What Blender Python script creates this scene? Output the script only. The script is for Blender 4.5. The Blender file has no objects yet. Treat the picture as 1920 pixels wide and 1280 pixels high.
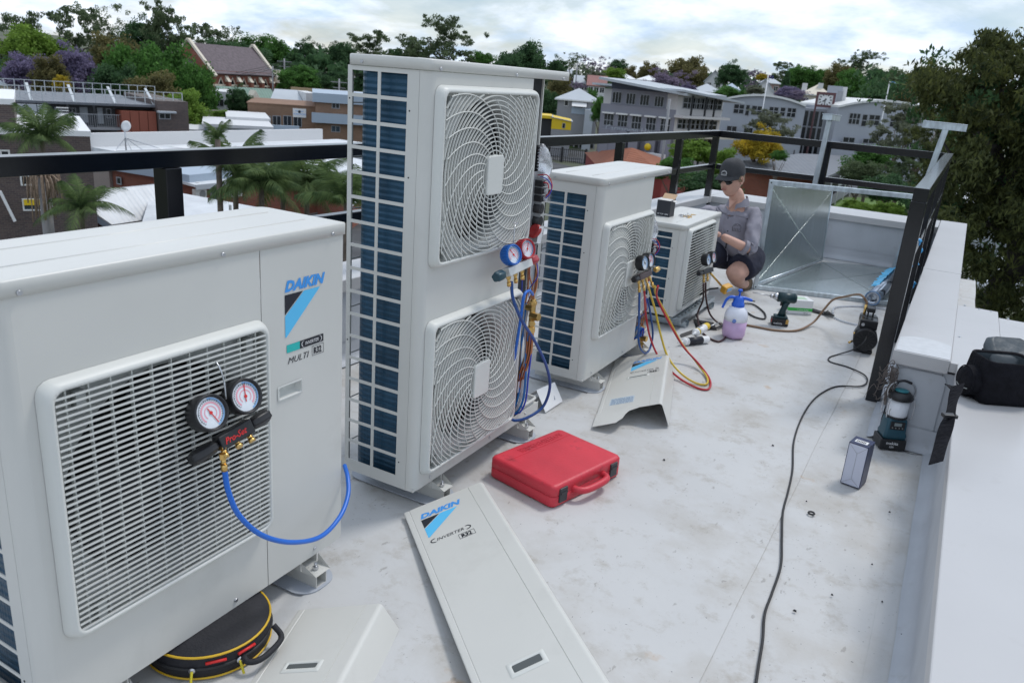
import bpy, bmesh, math, random
import numpy as np
from mathutils import Vector, Matrix
rnd = random.Random(7)
sc = bpy.context.scene
col = sc.collection
PI = math.pi

# ------------------------------------------------------------------ camera
F_PX = 1494.72
C_POS = Vector((0, 0, 1.488))
C_R = Vector((0.867529, 0.491897, 0.073695)); C_U = Vector((-0.216452, 0.239965, 0.946343)); C_F = Vector((-0.447819, 0.836931, -0.314649))
cd = bpy.data.cameras.new('camera')
cd.sensor_width = 23.6
cd.lens = F_PX / 1920 * 23.6
cd.clip_start = 0.05
cd.clip_end = 6000
cd.dof.use_dof = True
cd.dof.focus_distance = 2.9
cd.dof.aperture_fstop = 5.0
cam = bpy.data.objects.new('camera', cd)
cam.matrix_world = Matrix(((C_R.x, C_U.x, -C_F.x, C_POS.x), (C_R.y, C_U.y, -C_F.y, C_POS.y),
                           (C_R.z, C_U.z, -C_F.z, C_POS.z), (0, 0, 0, 1)))
col.objects.link(cam)
sc.camera = cam

# ------------------------------------------------------------------ sky, sun, exposure
SUN_EL, SUN_AZ = math.radians(60), math.radians(25)      # azimuth from +Y towards +X
w = bpy.data.worlds.new('World'); sc.world = w; w.use_nodes = True
nt = w.node_tree; nt.nodes.clear()
N = nt.nodes.new; L = nt.links.new
sky = N('ShaderNodeTexSky'); sky.sky_type = 'NISHITA'; sky.sun_disc = False
sky.sun_elevation = SUN_EL; sky.sun_rotation = SUN_AZ; sky.air_density = 1.0; sky.dust_density = .6
tc = N('ShaderNodeTexCoord'); sep = N('ShaderNodeSeparateXYZ'); L(tc.outputs['Generated'], sep.inputs[0])
mx = N('ShaderNodeMath'); mx.operation = 'MAXIMUM'; L(sep.outputs['Z'], mx.inputs[0]); mx.inputs[1].default_value = 0.0
ad = N('ShaderNodeMath'); ad.operation = 'ADD'; L(mx.outputs[0], ad.inputs[0]); ad.inputs[1].default_value = 0.30
dx = N('ShaderNodeMath'); dx.operation = 'DIVIDE'; L(sep.outputs['X'], dx.inputs[0]); L(ad.outputs[0], dx.inputs[1])
dy = N('ShaderNodeMath'); dy.operation = 'DIVIDE'; L(sep.outputs['Y'], dy.inputs[0]); L(ad.outputs[0], dy.inputs[1])
cb = N('ShaderNodeCombineXYZ'); L(dx.outputs[0], cb.inputs[0]); L(dy.outputs[0], cb.inputs[1]); cb.inputs[2].default_value = 3.7
n1 = N('ShaderNodeTexNoise'); n1.inputs['Scale'].default_value = 2.6; n1.inputs['Detail'].default_value = 9; n1.inputs['Roughness'].default_value = .58
n1.inputs['Distortion'].default_value = .35
L(cb.outputs[0], n1.inputs['Vector'])
r1 = N('ShaderNodeValToRGB'); r1.color_ramp.elements[0].position = .38; r1.color_ramp.elements[1].position = .56
r1.color_ramp.elements[0].color = (.35, .35, .35, 1); r1.color_ramp.elements[1].color = (1, 1, 1, 1)
L(n1.outputs['Fac'], r1.inputs[0])
cb2 = N('ShaderNodeVectorMath'); cb2.operation = 'ADD'; L(cb.outputs[0], cb2.inputs[0]); cb2.inputs[1].default_value = (4.1, 2.2, 8)
n2 = N('ShaderNodeTexNoise'); n2.inputs['Scale'].default_value = 3.6; n2.inputs['Detail'].default_value = 8; n2.inputs['Roughness'].default_value = .55
L(cb2.outputs[0], n2.inputs['Vector'])
r2 = N('ShaderNodeValToRGB'); r2.color_ramp.elements[0].position = .36; r2.color_ramp.elements[1].position = .66
r2.color_ramp.elements[0].color = (6.2, 7.9, 10.2, 1); r2.color_ramp.elements[1].color = (12.6, 13.2, 14.2, 1)
L(n2.outputs['Fac'], r2.inputs[0])
mixc = N('ShaderNodeMix'); mixc.data_type = 'RGBA'
L(r1.outputs[0], mixc.inputs['Factor']); L(sky.outputs[0], mixc.inputs['A']); L(r2.outputs[0], mixc.inputs['B'])
bg = N('ShaderNodeBackground'); bg.inputs['Strength'].default_value = 0.10
L(mixc.outputs['Result'], bg.inputs['Color'])
wo = N('ShaderNodeOutputWorld'); L(bg.outputs[0], wo.inputs[0])

sd = bpy.data.lights.new('sun', 'SUN'); sd.energy = 1.7; sd.angle = math.radians(12); sd.color = (1, .97, .93)
sun = bpy.data.objects.new('sun', sd); col.objects.link(sun)
sdir = Vector((math.sin(SUN_AZ) * math.cos(SUN_EL), math.cos(SUN_AZ) * math.cos(SUN_EL), math.sin(SUN_EL)))
sun.rotation_euler = sdir.to_track_quat('Z', 'Y').to_euler()
sun.location = (5, 5, 20)
sc.view_settings.view_transform = 'Standard'; sc.view_settings.look = 'None'
sc.view_settings.gamma = 1; sc.view_settings.use_curve_mapping = False
sc.view_settings.exposure = 0.0
try:
    sc.cycles.max_bounces = 8; sc.cycles.transparent_max_bounces = 12
    sc.cycles.use_denoising = True
except Exception: pass

# ------------------------------------------------------------------ measured places: photograph pixel (1920 wide) to a point in the place
def ray(u, v): return (C_F + C_R * ((u - 960) / F_PX) - C_U * ((v - 640) / F_PX))
def onz(u, v, z=0.0): d = ray(u, v); return C_POS + d * ((z - C_POS.z) / d.z)
def onx(u, v, x): d = ray(u, v); return C_POS + d * ((x - C_POS.x) / d.x)
def ony(u, v, y): d = ray(u, v); return C_POS + d * ((y - C_POS.y) / d.y)
def ondist(u, v, r):
    d = ray(u, v); return C_POS + d * (r / math.hypot(d.x, d.y))

# ------------------------------------------------------------------ materials
def mat(name, rgb, rough=.5, metal=0., var=.06, scale=12., bump=0., bscale=60., spec=.5, coords='Object', dirt=None, trans=0., coat=0., stretch=None):
    m = bpy.data.materials.new(name); m.use_nodes = True
    t = m.node_tree; b = t.nodes['Principled BSDF']
    b.inputs['Roughness'].default_value = rough; b.inputs['Metallic'].default_value = metal
    b.inputs['Specular IOR Level'].default_value = spec
    if coat: b.inputs['Coat Weight'].default_value = coat
    if trans: b.inputs['Transmission Weight'].default_value = trans
    tcn = t.nodes.new('ShaderNodeTexCoord'); src = tcn.outputs[coords]
    if stretch:
        mp = t.nodes.new('ShaderNodeMapping'); mp.inputs['Scale'].default_value = stretch
        t.links.new(src, mp.inputs[0]); src = mp.outputs[0]
    nz = t.nodes.new('ShaderNodeTexNoise'); nz.inputs['Scale'].default_value = scale; nz.inputs['Detail'].default_value = 6
    t.links.new(src, nz.inputs['Vector'])
    rp = t.nodes.new('ShaderNodeValToRGB'); rp.color_ramp.elements[0].position = .3; rp.color_ramp.elements[1].position = .7
    c0 = [max(0, c * (1 - var)) for c in rgb]; c1 = [min(1, c * (1 + var)) for c in rgb]
    rp.color_ramp.elements[0].color = (*c0, 1); rp.color_ramp.elements[1].color = (*c1, 1)
    t.links.new(nz.outputs['Fac'], rp.inputs[0]); out = rp.outputs[0]
    if dirt:                       # (colour, scale, threshold, amount)
        dc, ds, dt, da = dirt
        n3 = t.nodes.new('ShaderNodeTexNoise'); n3.inputs['Scale'].default_value = ds; n3.inputs['Detail'].default_value = 9; n3.inputs['Roughness'].default_value = .65
        t.links.new(src, n3.inputs['Vector'])
        q = t.nodes.new('ShaderNodeMapRange'); q.inputs[1].default_value = dt; q.inputs[2].default_value = dt + .16; q.inputs[4].default_value = da
        t.links.new(n3.outputs['Fac'], q.inputs[0])
        mm = t.nodes.new('ShaderNodeMix'); mm.data_type = 'RGBA'; mm.inputs['B'].default_value = (*dc, 1)
        t.links.new(q.outputs[0], mm.inputs['Factor']); t.links.new(out, mm.inputs['A']); out = mm.outputs['Result']
    t.links.new(out, b.inputs['Base Color'])
    if bump:
        nb = t.nodes.new('ShaderNodeTexNoise'); nb.inputs['Scale'].default_value = bscale; nb.inputs['Detail'].default_value = 4
        t.links.new(src, nb.inputs['Vector'])
        bp = t.nodes.new('ShaderNodeBump'); bp.inputs['Strength'].default_value = bump; bp.inputs['Distance'].default_value = .01
        t.links.new(nb.outputs['Fac'], bp.inputs['Height']); t.links.new(bp.outputs[0], b.inputs['Normal'])
    m['out'] = 1
    return m
def bsdf(m): return m.node_tree.nodes['Principled BSDF']
def brick_mat(name, c1, c2, mortar, scale=1.0, bw=.23, bh=.086, ms=.012, rough=.85):
    m = bpy.data.materials.new(name); m.use_nodes = True; t = m.node_tree; b = t.nodes['Principled BSDF']
    b.inputs['Roughness'].default_value = rough
    g = t.nodes.new('ShaderNodeNewGeometry'); tcn = t.nodes.new('ShaderNodeTexCoord')
    sp = t.nodes.new('ShaderNodeSeparateXYZ'); t.links.new(tcn.outputs['Object'], sp.inputs[0])
    a = t.nodes.new('ShaderNodeMath'); a.operation = 'ADD'; t.links.new(sp.outputs[0], a.inputs[0]); t.links.new(sp.outputs[1], a.inputs[1])
    cbn = t.nodes.new('ShaderNodeCombineXYZ'); t.links.new(a.outputs[0], cbn.inputs[0]); t.links.new(sp.outputs[2], cbn.inputs[1])
    br = t.nodes.new('ShaderNodeTexBrick'); br.inputs['Color1'].default_value = (*c1, 1); br.inputs['Color2'].default_value = (*c2, 1)
    br.inputs['Mortar'].default_value = (*mortar, 1); br.inputs['Scale'].default_value = scale
    br.inputs['Brick Width'].default_value = bw; br.inputs['Row Height'].default_value = bh; br.inputs['Mortar Size'].default_value = ms
    t.links.new(cbn.outputs[0], br.inputs['Vector'])
    nz = t.nodes.new('ShaderNodeTexNoise'); nz.inputs['Scale'].default_value = .7; nz.inputs['Detail'].default_value = 7
    t.links.new(tcn.outputs['Object'], nz.inputs['Vector'])
    mp = t.nodes.new('ShaderNodeMapRange'); mp.inputs[3].default_value = .75; mp.inputs[4].default_value = 1.2; t.links.new(nz.outputs['Fac'], mp.inputs[0])
    hs = t.nodes.new('ShaderNodeHueSaturation'); t.links.new(br.outputs['Color'], hs.inputs['Color']); t.links.new(mp.outputs[0], hs.inputs['Value'])
    t.links.new(hs.outputs[0], b.inputs['Base Color'])
    return m
def ribbed_mat(name, rgb, pitch=.2, axis=0, rough=.45, metal=.0, var=.1, strength=.5):
    m = mat(name, rgb, rough, metal, var, .8, dirt=(tuple(c * .6 for c in rgb), .25, .55, .5))
    t = m.node_tree; b = bsdf(m); tcn = t.nodes.new('ShaderNodeTexCoord')
    wv = t.nodes.new('ShaderNodeTexWave'); wv.bands_direction = 'XYZ'[axis]; wv.inputs['Scale'].default_value = 1 / pitch * .314 * 1.0
    t.links.new(tcn.outputs['Object'], wv.inputs['Vector'])
    bp = t.nodes.new('ShaderNodeBump'); bp.inputs['Strength'].default_value = strength; bp.inputs['Distance'].default_value = .04
    t.links.new(wv.outputs['Fac'], bp.inputs['Height']); t.links.new(bp.outputs[0], b.inputs['Normal'])
    return m

# ------------------------------------------------------------------ mesh builder
def frame_of(d):
    d = d.normalized(); a = Vector((0, 0, 1)) if abs(d.z) < .9 else Vector((1, 0, 0))
    x = d.cross(a).normalized(); y = d.cross(x).normalized(); return x, y
def spline(pts, k=8):
    P = [Vector(q) for q in pts]
    if len(P) < 3 or k <= 1: return P
    out = []
    for i in range(len(P) - 1):
        p0 = P[i - 1] if i > 0 else P[0] * 2 - P[1]; p1, p2 = P[i], P[i + 1]
        p3 = P[i + 2] if i + 2 < len(P) else P[-1] * 2 - P[-2]
        for j in range(k):
            t = j / k
            out.append(.5 * ((2 * p1) + (p2 - p0) * t + (2 * p0 - 5 * p1 + 4 * p2 - p3) * t * t + (3 * p1 - p0 - 3 * p2 + p3) * t ** 3))
    out.append(P[-1]); return out
class MB:
    def __init__(s): s.v = []; s.f = []; s.sm = []
    def add(s, vs, fs, smooth=False, M=None):
        o = len(s.v)
        for q in vs:
            q = Vector(q)
            if M is not None: q = M @ q
            s.v.append(tuple(q))
        for f in fs: s.f.append(tuple(i + o for i in f)); s.sm.append(smooth)
        return s
    def box(s, x0, y0, z0, x1, y1, z1, M=None):
        if x0 > x1: x0, x1 = x1, x0
        if y0 > y1: y0, y1 = y1, y0
        if z0 > z1: z0, z1 = z1, z0
        return s.add([(x0, y0, z0), (x1, y0, z0), (x1, y1, z0), (x0, y1, z0), (x0, y0, z1), (x1, y0, z1), (x1, y1, z1), (x0, y1, z1)],
                     [(0, 3, 2, 1), (4, 5, 6, 7), (0, 1, 5, 4), (1, 2, 6, 5), (2, 3, 7, 6), (3, 0, 4, 7)], False, M)
    def hexa(s, b, t):                       # b, t: four corners each, same order
        return s.add(list(b) + list(t), [(0, 3, 2, 1), (4, 5, 6, 7), (0, 1, 5, 4), (1, 2, 6, 5), (2, 3, 7, 6), (3, 0, 4, 7)])
    def slab(s, quad, th):                   # quad extruded by th along minus its normal
        q = [Vector(a) for a in quad]; n = (q[1] - q[0]).cross(q[-1] - q[0]).normalized() * th; k = len(q)
        vs = [a - n for a in q] + q
        fs = [tuple(range(k))[::-1], tuple(range(k, 2 * k))] + [(i, (i + 1) % k, k + (i + 1) % k, k + i) for i in range(k)]
        return s.add(vs, fs)
    def prism(s, pts, z0, z1, M=None):
        k = len(pts); vs = [(a, b, z0) for a, b in pts] + [(a, b, z1) for a, b in pts]
        return s.add(vs, [tuple(range(k))[::-1], tuple(range(k, 2 * k))] + [(i, (i + 1) % k, k + (i + 1) % k, k + i) for i in range(k)], False, M)
    def tube(s, pts, r, n=8, k=8, cap=True, closed=False, M=None):
        P = spline(pts, k); m = len(P); rr = r if callable(r) else (lambda t: r)
        vs = []; X = None
        for i, q in enumerate(P):
            d = (P[min(i + 1, m - 1)] - P[max(i - 1, 0)])
            if d.length < 1e-9: d = Vector((0, 0, 1))
            d.normalize()
            if X is None: X, Y = frame_of(d)
            else:
                X = (X - d * X.dot(d)); X = X.normalized() if X.length > 1e-6 else frame_of(d)[0]; Y = d.cross(X)
            ra = rr(i / max(1, m - 1))
            for j in range(n):
                a = 2 * PI * j / n; vs.append(q + X * math.cos(a) * ra + Y * math.sin(a) * ra)
        fs = [(i * n + j, i * n + (j + 1) % n, (i + 1) * n + (j + 1) % n, (i + 1) * n + j) for i in range(m - 1) for j in range(n)]
        s.add(vs, fs, True, M)
        if cap:
            o = len(s.v) - len(vs)
            s.f.append(tuple(o + j for j in range(n))[::-1]); s.sm.append(False)
            s.f.append(tuple(o + (m - 1) * n + j for j in range(n))); s.sm.append(False)
        return s
    def bar(s, a, b, wd, ht, up=(0, 0, 1), M=None):
        a = Vector(a); b = Vector(b); d = (b - a).normalized(); up = Vector(up)
        x = d.cross(up).normalized(); y = x.cross(d).normalized(); x *= wd / 2; y *= ht / 2
        return s.add([a - x - y, a + x - y, a + x + y, a - x + y, b - x - y, b + x - y, b + x + y, b - x + y],
                     [(0, 1, 2, 3), (7, 6, 5, 4), (0, 4, 5, 1), (1, 5, 6, 2), (2, 6, 7, 3), (3, 7, 4, 0)], False, M)
    def lathe(s, prof, n=24, M=None, smooth=True):      # prof: (radius, z)
        vs = []; fs = []
        for r, z in prof:
            for j in range(n): a = 2 * PI * j / n; vs.append((r * math.cos(a), r * math.sin(a), z))
        for i in range(len(prof) - 1):
            for j in range(n): fs.append((i * n + j, i * n + (j + 1) % n, (i + 1) * n + (j + 1) % n, (i + 1) * n + j))
        if prof[0][0] > 1e-6: fs.append(tuple(range(n))[::-1])
        if prof[-1][0] > 1e-6: fs.append(tuple((len(prof) - 1) * n + j for j in range(n)))
        return s.add(vs, fs, smooth, M)
    def cyl(s, a, b, r0, r1=None, n=16, smooth=True):
        a = Vector(a); b = Vector(b); r1 = r0 if r1 is None else r1; x, y = frame_of(b - a)
        vs = [a + x * math.cos(2 * PI * j / n) * r0 + y * math.sin(2 * PI * j / n) * r0 for j in range(n)] + \
             [b + x * math.cos(2 * PI * j / n) * r1 + y * math.sin(2 * PI * j / n) * r1 for j in range(n)]
        s.add(vs, [(j, (j + 1) % n, n + (j + 1) % n, n + j) for j in range(n)], smooth)
        o = len(s.v) - 2 * n
        s.f.append(tuple(o + j for j in range(n))[::-1]); s.sm.append(False); s.f.append(tuple(o + n + j for j in range(n))); s.sm.append(False)
        return s
    def loft(s, loops, close_u=True, cap0=False, cap1=False, smooth=True):
        n = len(loops[0]); vs = [q for l in loops for q in l]; fs = []
        for i in range(len(loops) - 1):
            for j in range(n if close_u else n - 1):
                fs.append((i * n + j, i * n + (j + 1) % n, (i + 1) * n + (j + 1) % n, (i + 1) * n + j))
        o = len(s.v); s.add(vs, fs, smooth)
        if cap0: s.f.append(tuple(o + j for j in range(n))[::-1]); s.sm.append(False)
        if cap1: s.f.append(tuple(o + (len(loops) - 1) * n + j for j in range(n))); s.sm.append(False)
        return s
    def plate(s, u0, u1, v0, v1, holes, th, fn):        # plate with rectangular holes; fn(u, v, w) -> point, w = 0 front, 1 back
        eps = 1e-6
        us = sorted({round(a, 5) for a in [u0, u1] + [h[0] for h in holes] + [h[1] for h in holes]})
        vv = sorted({round(a, 5) for a in [v0, v1] + [h[2] for h in holes] + [h[3] for h in holes]})
        def solid(i, j):
            if i < 0 or j < 0 or i >= len(us) - 1 or j >= len(vv) - 1: return False
            cu = (us[i] + us[i + 1]) / 2; cv = (vv[j] + vv[j + 1]) / 2
            return not any(h[0] < cu < h[1] and h[2] < cv < h[3] for h in holes)
        idx = {}; vs = []; fs = []
        def V(i, j, k):
            if (i, j, k) not in idx: idx[(i, j, k)] = len(vs); vs.append(fn(us[i], vv[j], k))
            return idx[(i, j, k)]
        for i in range(len(us) - 1):
            for j in range(len(vv) - 1):
                if not solid(i, j): continue
                fs.append((V(i, j, 0), V(i + 1, j, 0), V(i + 1, j + 1, 0), V(i, j + 1, 0)))
                fs.append((V(i, j, 1), V(i, j + 1, 1), V(i + 1, j + 1, 1), V(i + 1, j, 1)))
                if not solid(i - 1, j): fs.append((V(i, j, 0), V(i, j + 1, 0), V(i, j + 1, 1), V(i, j, 1)))
                if not solid(i + 1, j): fs.append((V(i + 1, j, 0), V(i + 1, j, 1), V(i + 1, j + 1, 1), V(i + 1, j + 1, 0)))
                if not solid(i, j - 1): fs.append((V(i, j, 0), V(i, j, 1), V(i + 1, j, 1), V(i + 1, j, 0)))
                if not solid(i, j + 1): fs.append((V(i, j + 1, 0), V(i + 1, j + 1, 0), V(i + 1, j + 1, 1), V(i, j + 1, 1)))
        return s.add(vs, fs)
    def mesh(s, name, bevel=0, seg=2, ang=35, recalc=True):
        me = bpy.data.meshes.new(name); me.from_pydata(s.v, [], s.f)
        me.polygons.foreach_set('use_smooth', s.sm); me.update()
        if bevel or recalc:
            bm = bmesh.new(); bm.from_mesh(me)
            if bevel:
                bmesh.ops.remove_doubles(bm, verts=bm.verts, dist=1e-5)
                es = [e for e in bm.edges if len(e.link_faces) == 2 and e.calc_face_angle(0) > math.radians(ang)]
                bmesh.ops.bevel(bm, geom=es, offset=bevel, segments=seg, affect='EDGES', profile=.5, clamp_overlap=True)
            if recalc: bmesh.ops.recalc_face_normals(bm, faces=bm.faces)
            bm.to_mesh(me); bm.free()
        return me
def obj(name, mb, m, parent=None, bevel=0, seg=2, ang=35, recalc=True, loc=None, rot=None, smooth_all=False):
    me = mb.mesh(name, bevel, seg, ang, recalc) if isinstance(mb, MB) else mb
    if m is not None and not me.materials: me.materials.append(m)
    if smooth_all: me.polygons.foreach_set('use_smooth', [True] * len(me.polygons))
    o = bpy.data.objects.new(name, me); col.objects.link(o)
    if parent: o.parent = parent
    if loc is not None: o.location = loc
    if rot is not None: o.rotation_euler = rot
    return o
def thing(name, label, cat, loc=(0, 0, 0), rot=(0, 0, 0), group=None):
    o = bpy.data.objects.new(name, None); col.objects.link(o); o.empty_display_size = .1
    o.location = loc; o.rotation_euler = rot; o['label'] = label; o['category'] = cat
    if group: o['group'] = group
    return o
def tag(o, label, cat, group=None):
    o['label'] = label; o['category'] = cat
    if group: o['group'] = group
    return o
def struct(o, label=None):
    o['kind'] = 'structure'
    if label: o['label'] = label
    return o
def copy_tree(o, parent=None):
    c = o.copy(); col.objects.link(c)
    if parent is not None: c.parent = parent
    for ch in list(o.children): copy_tree(ch, c)
    return c
_tc = {}
def text_mesh(body, size=1.0, shear=0., offset=0., extrude=0.0, align='LEFT', sx=1.0, spacing=1.0):
    cu = bpy.data.curves.new('lettering', 'FONT'); cu.body = body; cu.size = size; cu.shear = shear; cu.offset = offset
    cu.extrude = extrude; cu.align_x = align; cu.resolution_u = 2; cu.space_character = spacing
    o = bpy.data.objects.new('lettering', cu); col.objects.link(o)
    dg = bpy.context.evaluated_depsgraph_get(); me = bpy.data.meshes.new_from_object(o.evaluated_get(dg))
    bpy.data.objects.remove(o); bpy.data.curves.remove(cu)
    if sx != 1: me.transform(Matrix.Diagonal((sx, 1, 1, 1)))
    me.materials.clear(); me.name = 'lettering'
    return me
def put_text(name, body, m, parent, M, **k):
    me = text_mesh(body, **k); me.transform(M); me.materials.append(m)
    return obj(name, me, m, parent)
def basis(o, x, y):                       # matrix: local x, y -> given world vectors, z their cross
    x = Vector(x).normalized(); y = Vector(y).normalized(); z = x.cross(y)
    return Matrix(((x.x, y.x, z.x, o[0]), (x.y, y.y, z.y, o[1]), (x.z, y.z, z.z, o[2]), (0, 0, 0, 1)))
def rrect(u0, u1, v0, v1, r, k=4):        # rounded rectangle, counter-clockwise
    out = []
    for cx, cy, a in ((u1 - r, v1 - r, 0), (u0 + r, v1 - r, 90), (u0 + r, v0 + r, 180), (u1 - r, v0 + r, 270)):
        for j in range(k + 1):
            t = math.radians(a + 90 * j / k); out.append((cx + r * math.cos(t), cy + r * math.sin(t)))
    return out
# ------------------------------------------------------------------ common materials
M_ivory = mat('ivory_paint', (.59, .585, .55), .36, var=.03, scale=3, bump=.02, bscale=5, dirt=((.36, .35, .32), 3.5, .60, .22))
M_ivory2 = mat('ivory_plastic', (.62, .625, .59), .45, var=.02, scale=3)
M_black = mat('black_powdercoat', (.004, .0045, .007), .17, var=.2, spec=.6)
M_blackp = mat('black_plastic', (.014, .014, .016), .42, var=.2)
M_rubber = mat('black_rubber', (.02, .02, .022), .6, var=.2)
M_white = mat('white_paint', (.78, .78, .78), .35, var=.02, scale=2)
M_brass = mat('brass', (.72, .47, .16), .28, .95, var=.1)
M_copper = mat('copper', (.55, .25, .13), .35, .9, var=.15)
M_steel = mat('steel', (.55, .56, .58), .3, .95, var=.08)
M_galv = mat('galvanised_steel', (.50, .56, .60), .33, .9, var=.22, scale=26, bump=.05, bscale=40, stretch=(1, 1, .35))
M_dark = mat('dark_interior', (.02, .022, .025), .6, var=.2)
M_clear = mat('cloudy_plastic', (.80, .82, .86), .35, var=.05, trans=.55)

def membrane(name, rgb):
    m = mat(name, rgb, .52, var=.05, scale=1.6, bump=.12, bscale=35)
    t = m.node_tree; b = bsdf(m); src = b.inputs['Base Color'].links[0].from_socket
    tcn = t.nodes.new('ShaderNodeTexCoord')
    def layer(src, color, sc_, thr, wid, amt, rough=.65, stretch=(1, 1, 1), off=0):
        mp = t.nodes.new('ShaderNodeMapping'); mp.inputs['Scale'].default_value = stretch; mp.inputs['Location'].default_value = (off, off * .7, 0)
        t.links.new(tcn.outputs['Object'], mp.inputs[0])
        n = t.nodes.new('ShaderNodeTexNoise'); n.inputs['Scale'].default_value = sc_; n.inputs['Detail'].default_value = 10; n.inputs['Roughness'].default_value = rough
        t.links.new(mp.outputs[0], n.inputs['Vector'])
        q = t.nodes.new('ShaderNodeMapRange'); q.inputs[1].default_value = thr; q.inputs[2].default_value = thr + wid; q.inputs[4].default_value = amt
        t.links.new(n.outputs['Fac'], q.inputs[0])
        mm = t.nodes.new('ShaderNodeMix'); mm.data_type = 'RGBA'; mm.inputs['B'].default_value = (*color, 1)
        t.links.new(q.outputs[0], mm.inputs['Factor']); t.links.new(src, mm.inputs['A']); return mm.outputs['Result']
    s = layer(src, (.33, .29, .23), 2.2, .47, .22, .50)              # broad dusty patches
    s = layer(s, (.27, .23, .17), 7, .53, .14, .45, .74, off=5)        # smears
    s = layer(s, (.20, .18, .16), 34, .64, .04, .50, .6, (1, .45, 1), off=9)   # scuffs
    s = layer(s, (.10, .10, .11), 95, .70, .02, .75, .5, off=3)      # specks
    s = layer(s, (.42, .24, .08), 5, .68, .06, .6, .5, off=13)       # rusty stains
    t.links.new(s, b.inputs['Base Color'])
    return m
M_memb = membrane('roof_membrane', (.525, .525, .52))
M_memb2 = mat('parapet_membrane', (.44, .46, .49), .5, var=.08, scale=4, bump=.15, bscale=14, dirt=((.25, .24, .22), 9, .58, .45))
M_cap = mat('capping_paint', (.47, .465, .465), .32, var=.03, scale=3, bump=.05, bscale=5, dirt=((.30, .28, .26), 6, .60, .30))
M_render = mat('rendered_wall', (.55, .55, .55), .8, var=.06, scale=2)

GZ = -9.0                                   # street level
# ------------------------------------------------------------------ the roof we stand on
def xl(y): return -2.28 - (8.4 - y) * .0638  # inner face of the left parapet
mb = MB(); mb.prism([(xl(-4) - .02, -4), (1.9, -4), (1.9, 4.9), (.10, 4.9), (.10, 8.9), (xl(8.9) - .27, 8.9), (xl(-4) - .27, -4)], -.3, -.008)
roof = struct(obj('roof_floor', mb, M_memb))
def sheet(x0, x1, z, x0b=None):
    m = MB(); a = x0 if x0b is None else x0b
    n = 40; vs = []; fs = []
    for i in range(n + 1):
        y = -4 + 12.46 * i / n; xa = x0 + (a - x0) * i / n + rnd.uniform(-.002, .002); xb = x1 + rnd.uniform(-.003, .003)
        vs += [(xa, y, z), (xb, y, z), (xb, y, z - .012), (xa, y, z - .012)]
    for i in range(n):
        o = i * 4
        for k in range(4): fs.append((o + k, o + (k + 1) % 4, o + 4 + (k + 1) % 4, o + 4 + k))
    m.add(vs, fs); return obj('roof_sheet', m, M_memb, roof)
sheet(-1.42, -.322, 0.0)
sheet(xl(-4) - .01, -1.40, -.004, xl(8.46) - .01)
sheet(-.338, .06, -.004)
sheet(.052, .25, 0.0)
sheet(.128, .30, .005)
# curved upstand where floor meets the right parapet
def cove(name, x0, y0, x1, y1, nx, ny, h=.09, r=.05, parent=None):   # runs from p0 to p1, leaning towards (nx, ny)
    mbb = MB(); k = 6; loops = []
    L_ = math.hypot(x1 - x0, y1 - y0); n = max(2, int(L_ / .25))
    for i in range(n + 1):
        t = i / n; cx = x0 + (x1 - x0) * t; cy = y0 + (y1 - y0) * t; rr = r + rnd.uniform(-.006, .008); lp = []
        for j in range(k + 1):
            a = PI / 2 * j / k; lp.append((cx + nx * (rr * (1 - math.sin(a)) + .004), cy + ny * (rr * (1 - math.sin(a)) + .004), .004 + rr * (1 - math.cos(a))))
        lp.append((cx + nx * .006, cy + ny * .006, h + .06)); loops.append(lp)
    mbb.loft(loops, close_u=False)
    return obj(name, mbb, M_memb2, parent)

# right parapet, near part: a broad flat top
p = thing('parapet', 'broad white capped parapet in the right foreground, the black bag standing on it', 'parapet', (0, 0, 0))
mb = MB(); mb.box(.192, -4, -.2, 1.9, 4.93, .385); mb.box(.107, 3.864, -.2, .1915, 5.08, .385); obj('wall', mb, M_memb2, p)
mb = MB(); mb.box(.150, -4, .385, 1.92, 3.838, .45); obj('capping', mb, M_cap, p, bevel=.004)
mb = MB(); mb.box(.1225, 3.842, .40, .325, 5.10, .444); mb.box(.3255, 3.842, .396, .80, 4.955, .442); mb.box(.8005, 3.842, .392, 1.92, 4.955, .438)
obj('capping', mb, M_cap, p, bevel=.003)
mb = MB()
for q in ((1809, 573), (1836, 580), (1858, 584), (1799, 632), (1865, 648), (1890, 598)):
    c = onz(*q, .444); mb.cyl((c.x, c.y, .440), (c.x, c.y, .449), .007, .005, 8)
obj('screw', mb, M_steel, p)
cove('upstand', .168, -4, .168, 3.85, -1, 0, h=.30, parent=p)

# raised, narrow parapet beyond it
p = thing('parapet', 'narrow white capped parapet beside the black railing, running away to the far right corner', 'parapet', (0, 0, 0))
mb = MB(); mb.box(-.085, 3.862, -.2, .105, 8.98, .388); obj('wall', mb, M_memb2, p)
mb = MB(); mb.box(-.108, 3.838, .388, .122, 8.995, .452); obj('capping', mb, M_cap, p, bevel=.004)
mb = MB(); c = [(.0 + .19 * math.cos(a), 3.845 + .30 * math.sin(a)) for a in [PI * i / 14 for i in range(15)]]
mb.prism([(max(-.1, min(.118, x + .01)), y) for x, y in c], .4525, .4545); obj('membrane_patch', mb, mat('patch_membrane', (.53, .545, .56), .5, var=.06, scale=30), p)
mb = MB(); mb.prism([(x - .0, z) for x, z in rrect(-.070, .125, .03, .375, .03)], 0, .005, Matrix(((1, 0, 0, 0), (0, 0, -1, 3.861), (0, 1, 0, 0), (0, 0, 0, 1))))
obj('membrane_patch', mb, M_memb2, p)
cove('upstand', -.075, 3.855, .168, 3.855, 0, -1, h=.05, r=.035, parent=p)
cove('upstand', -.088, 3.87, -.088, 8.43, -1, 0, h=.05, parent=p)
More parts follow.
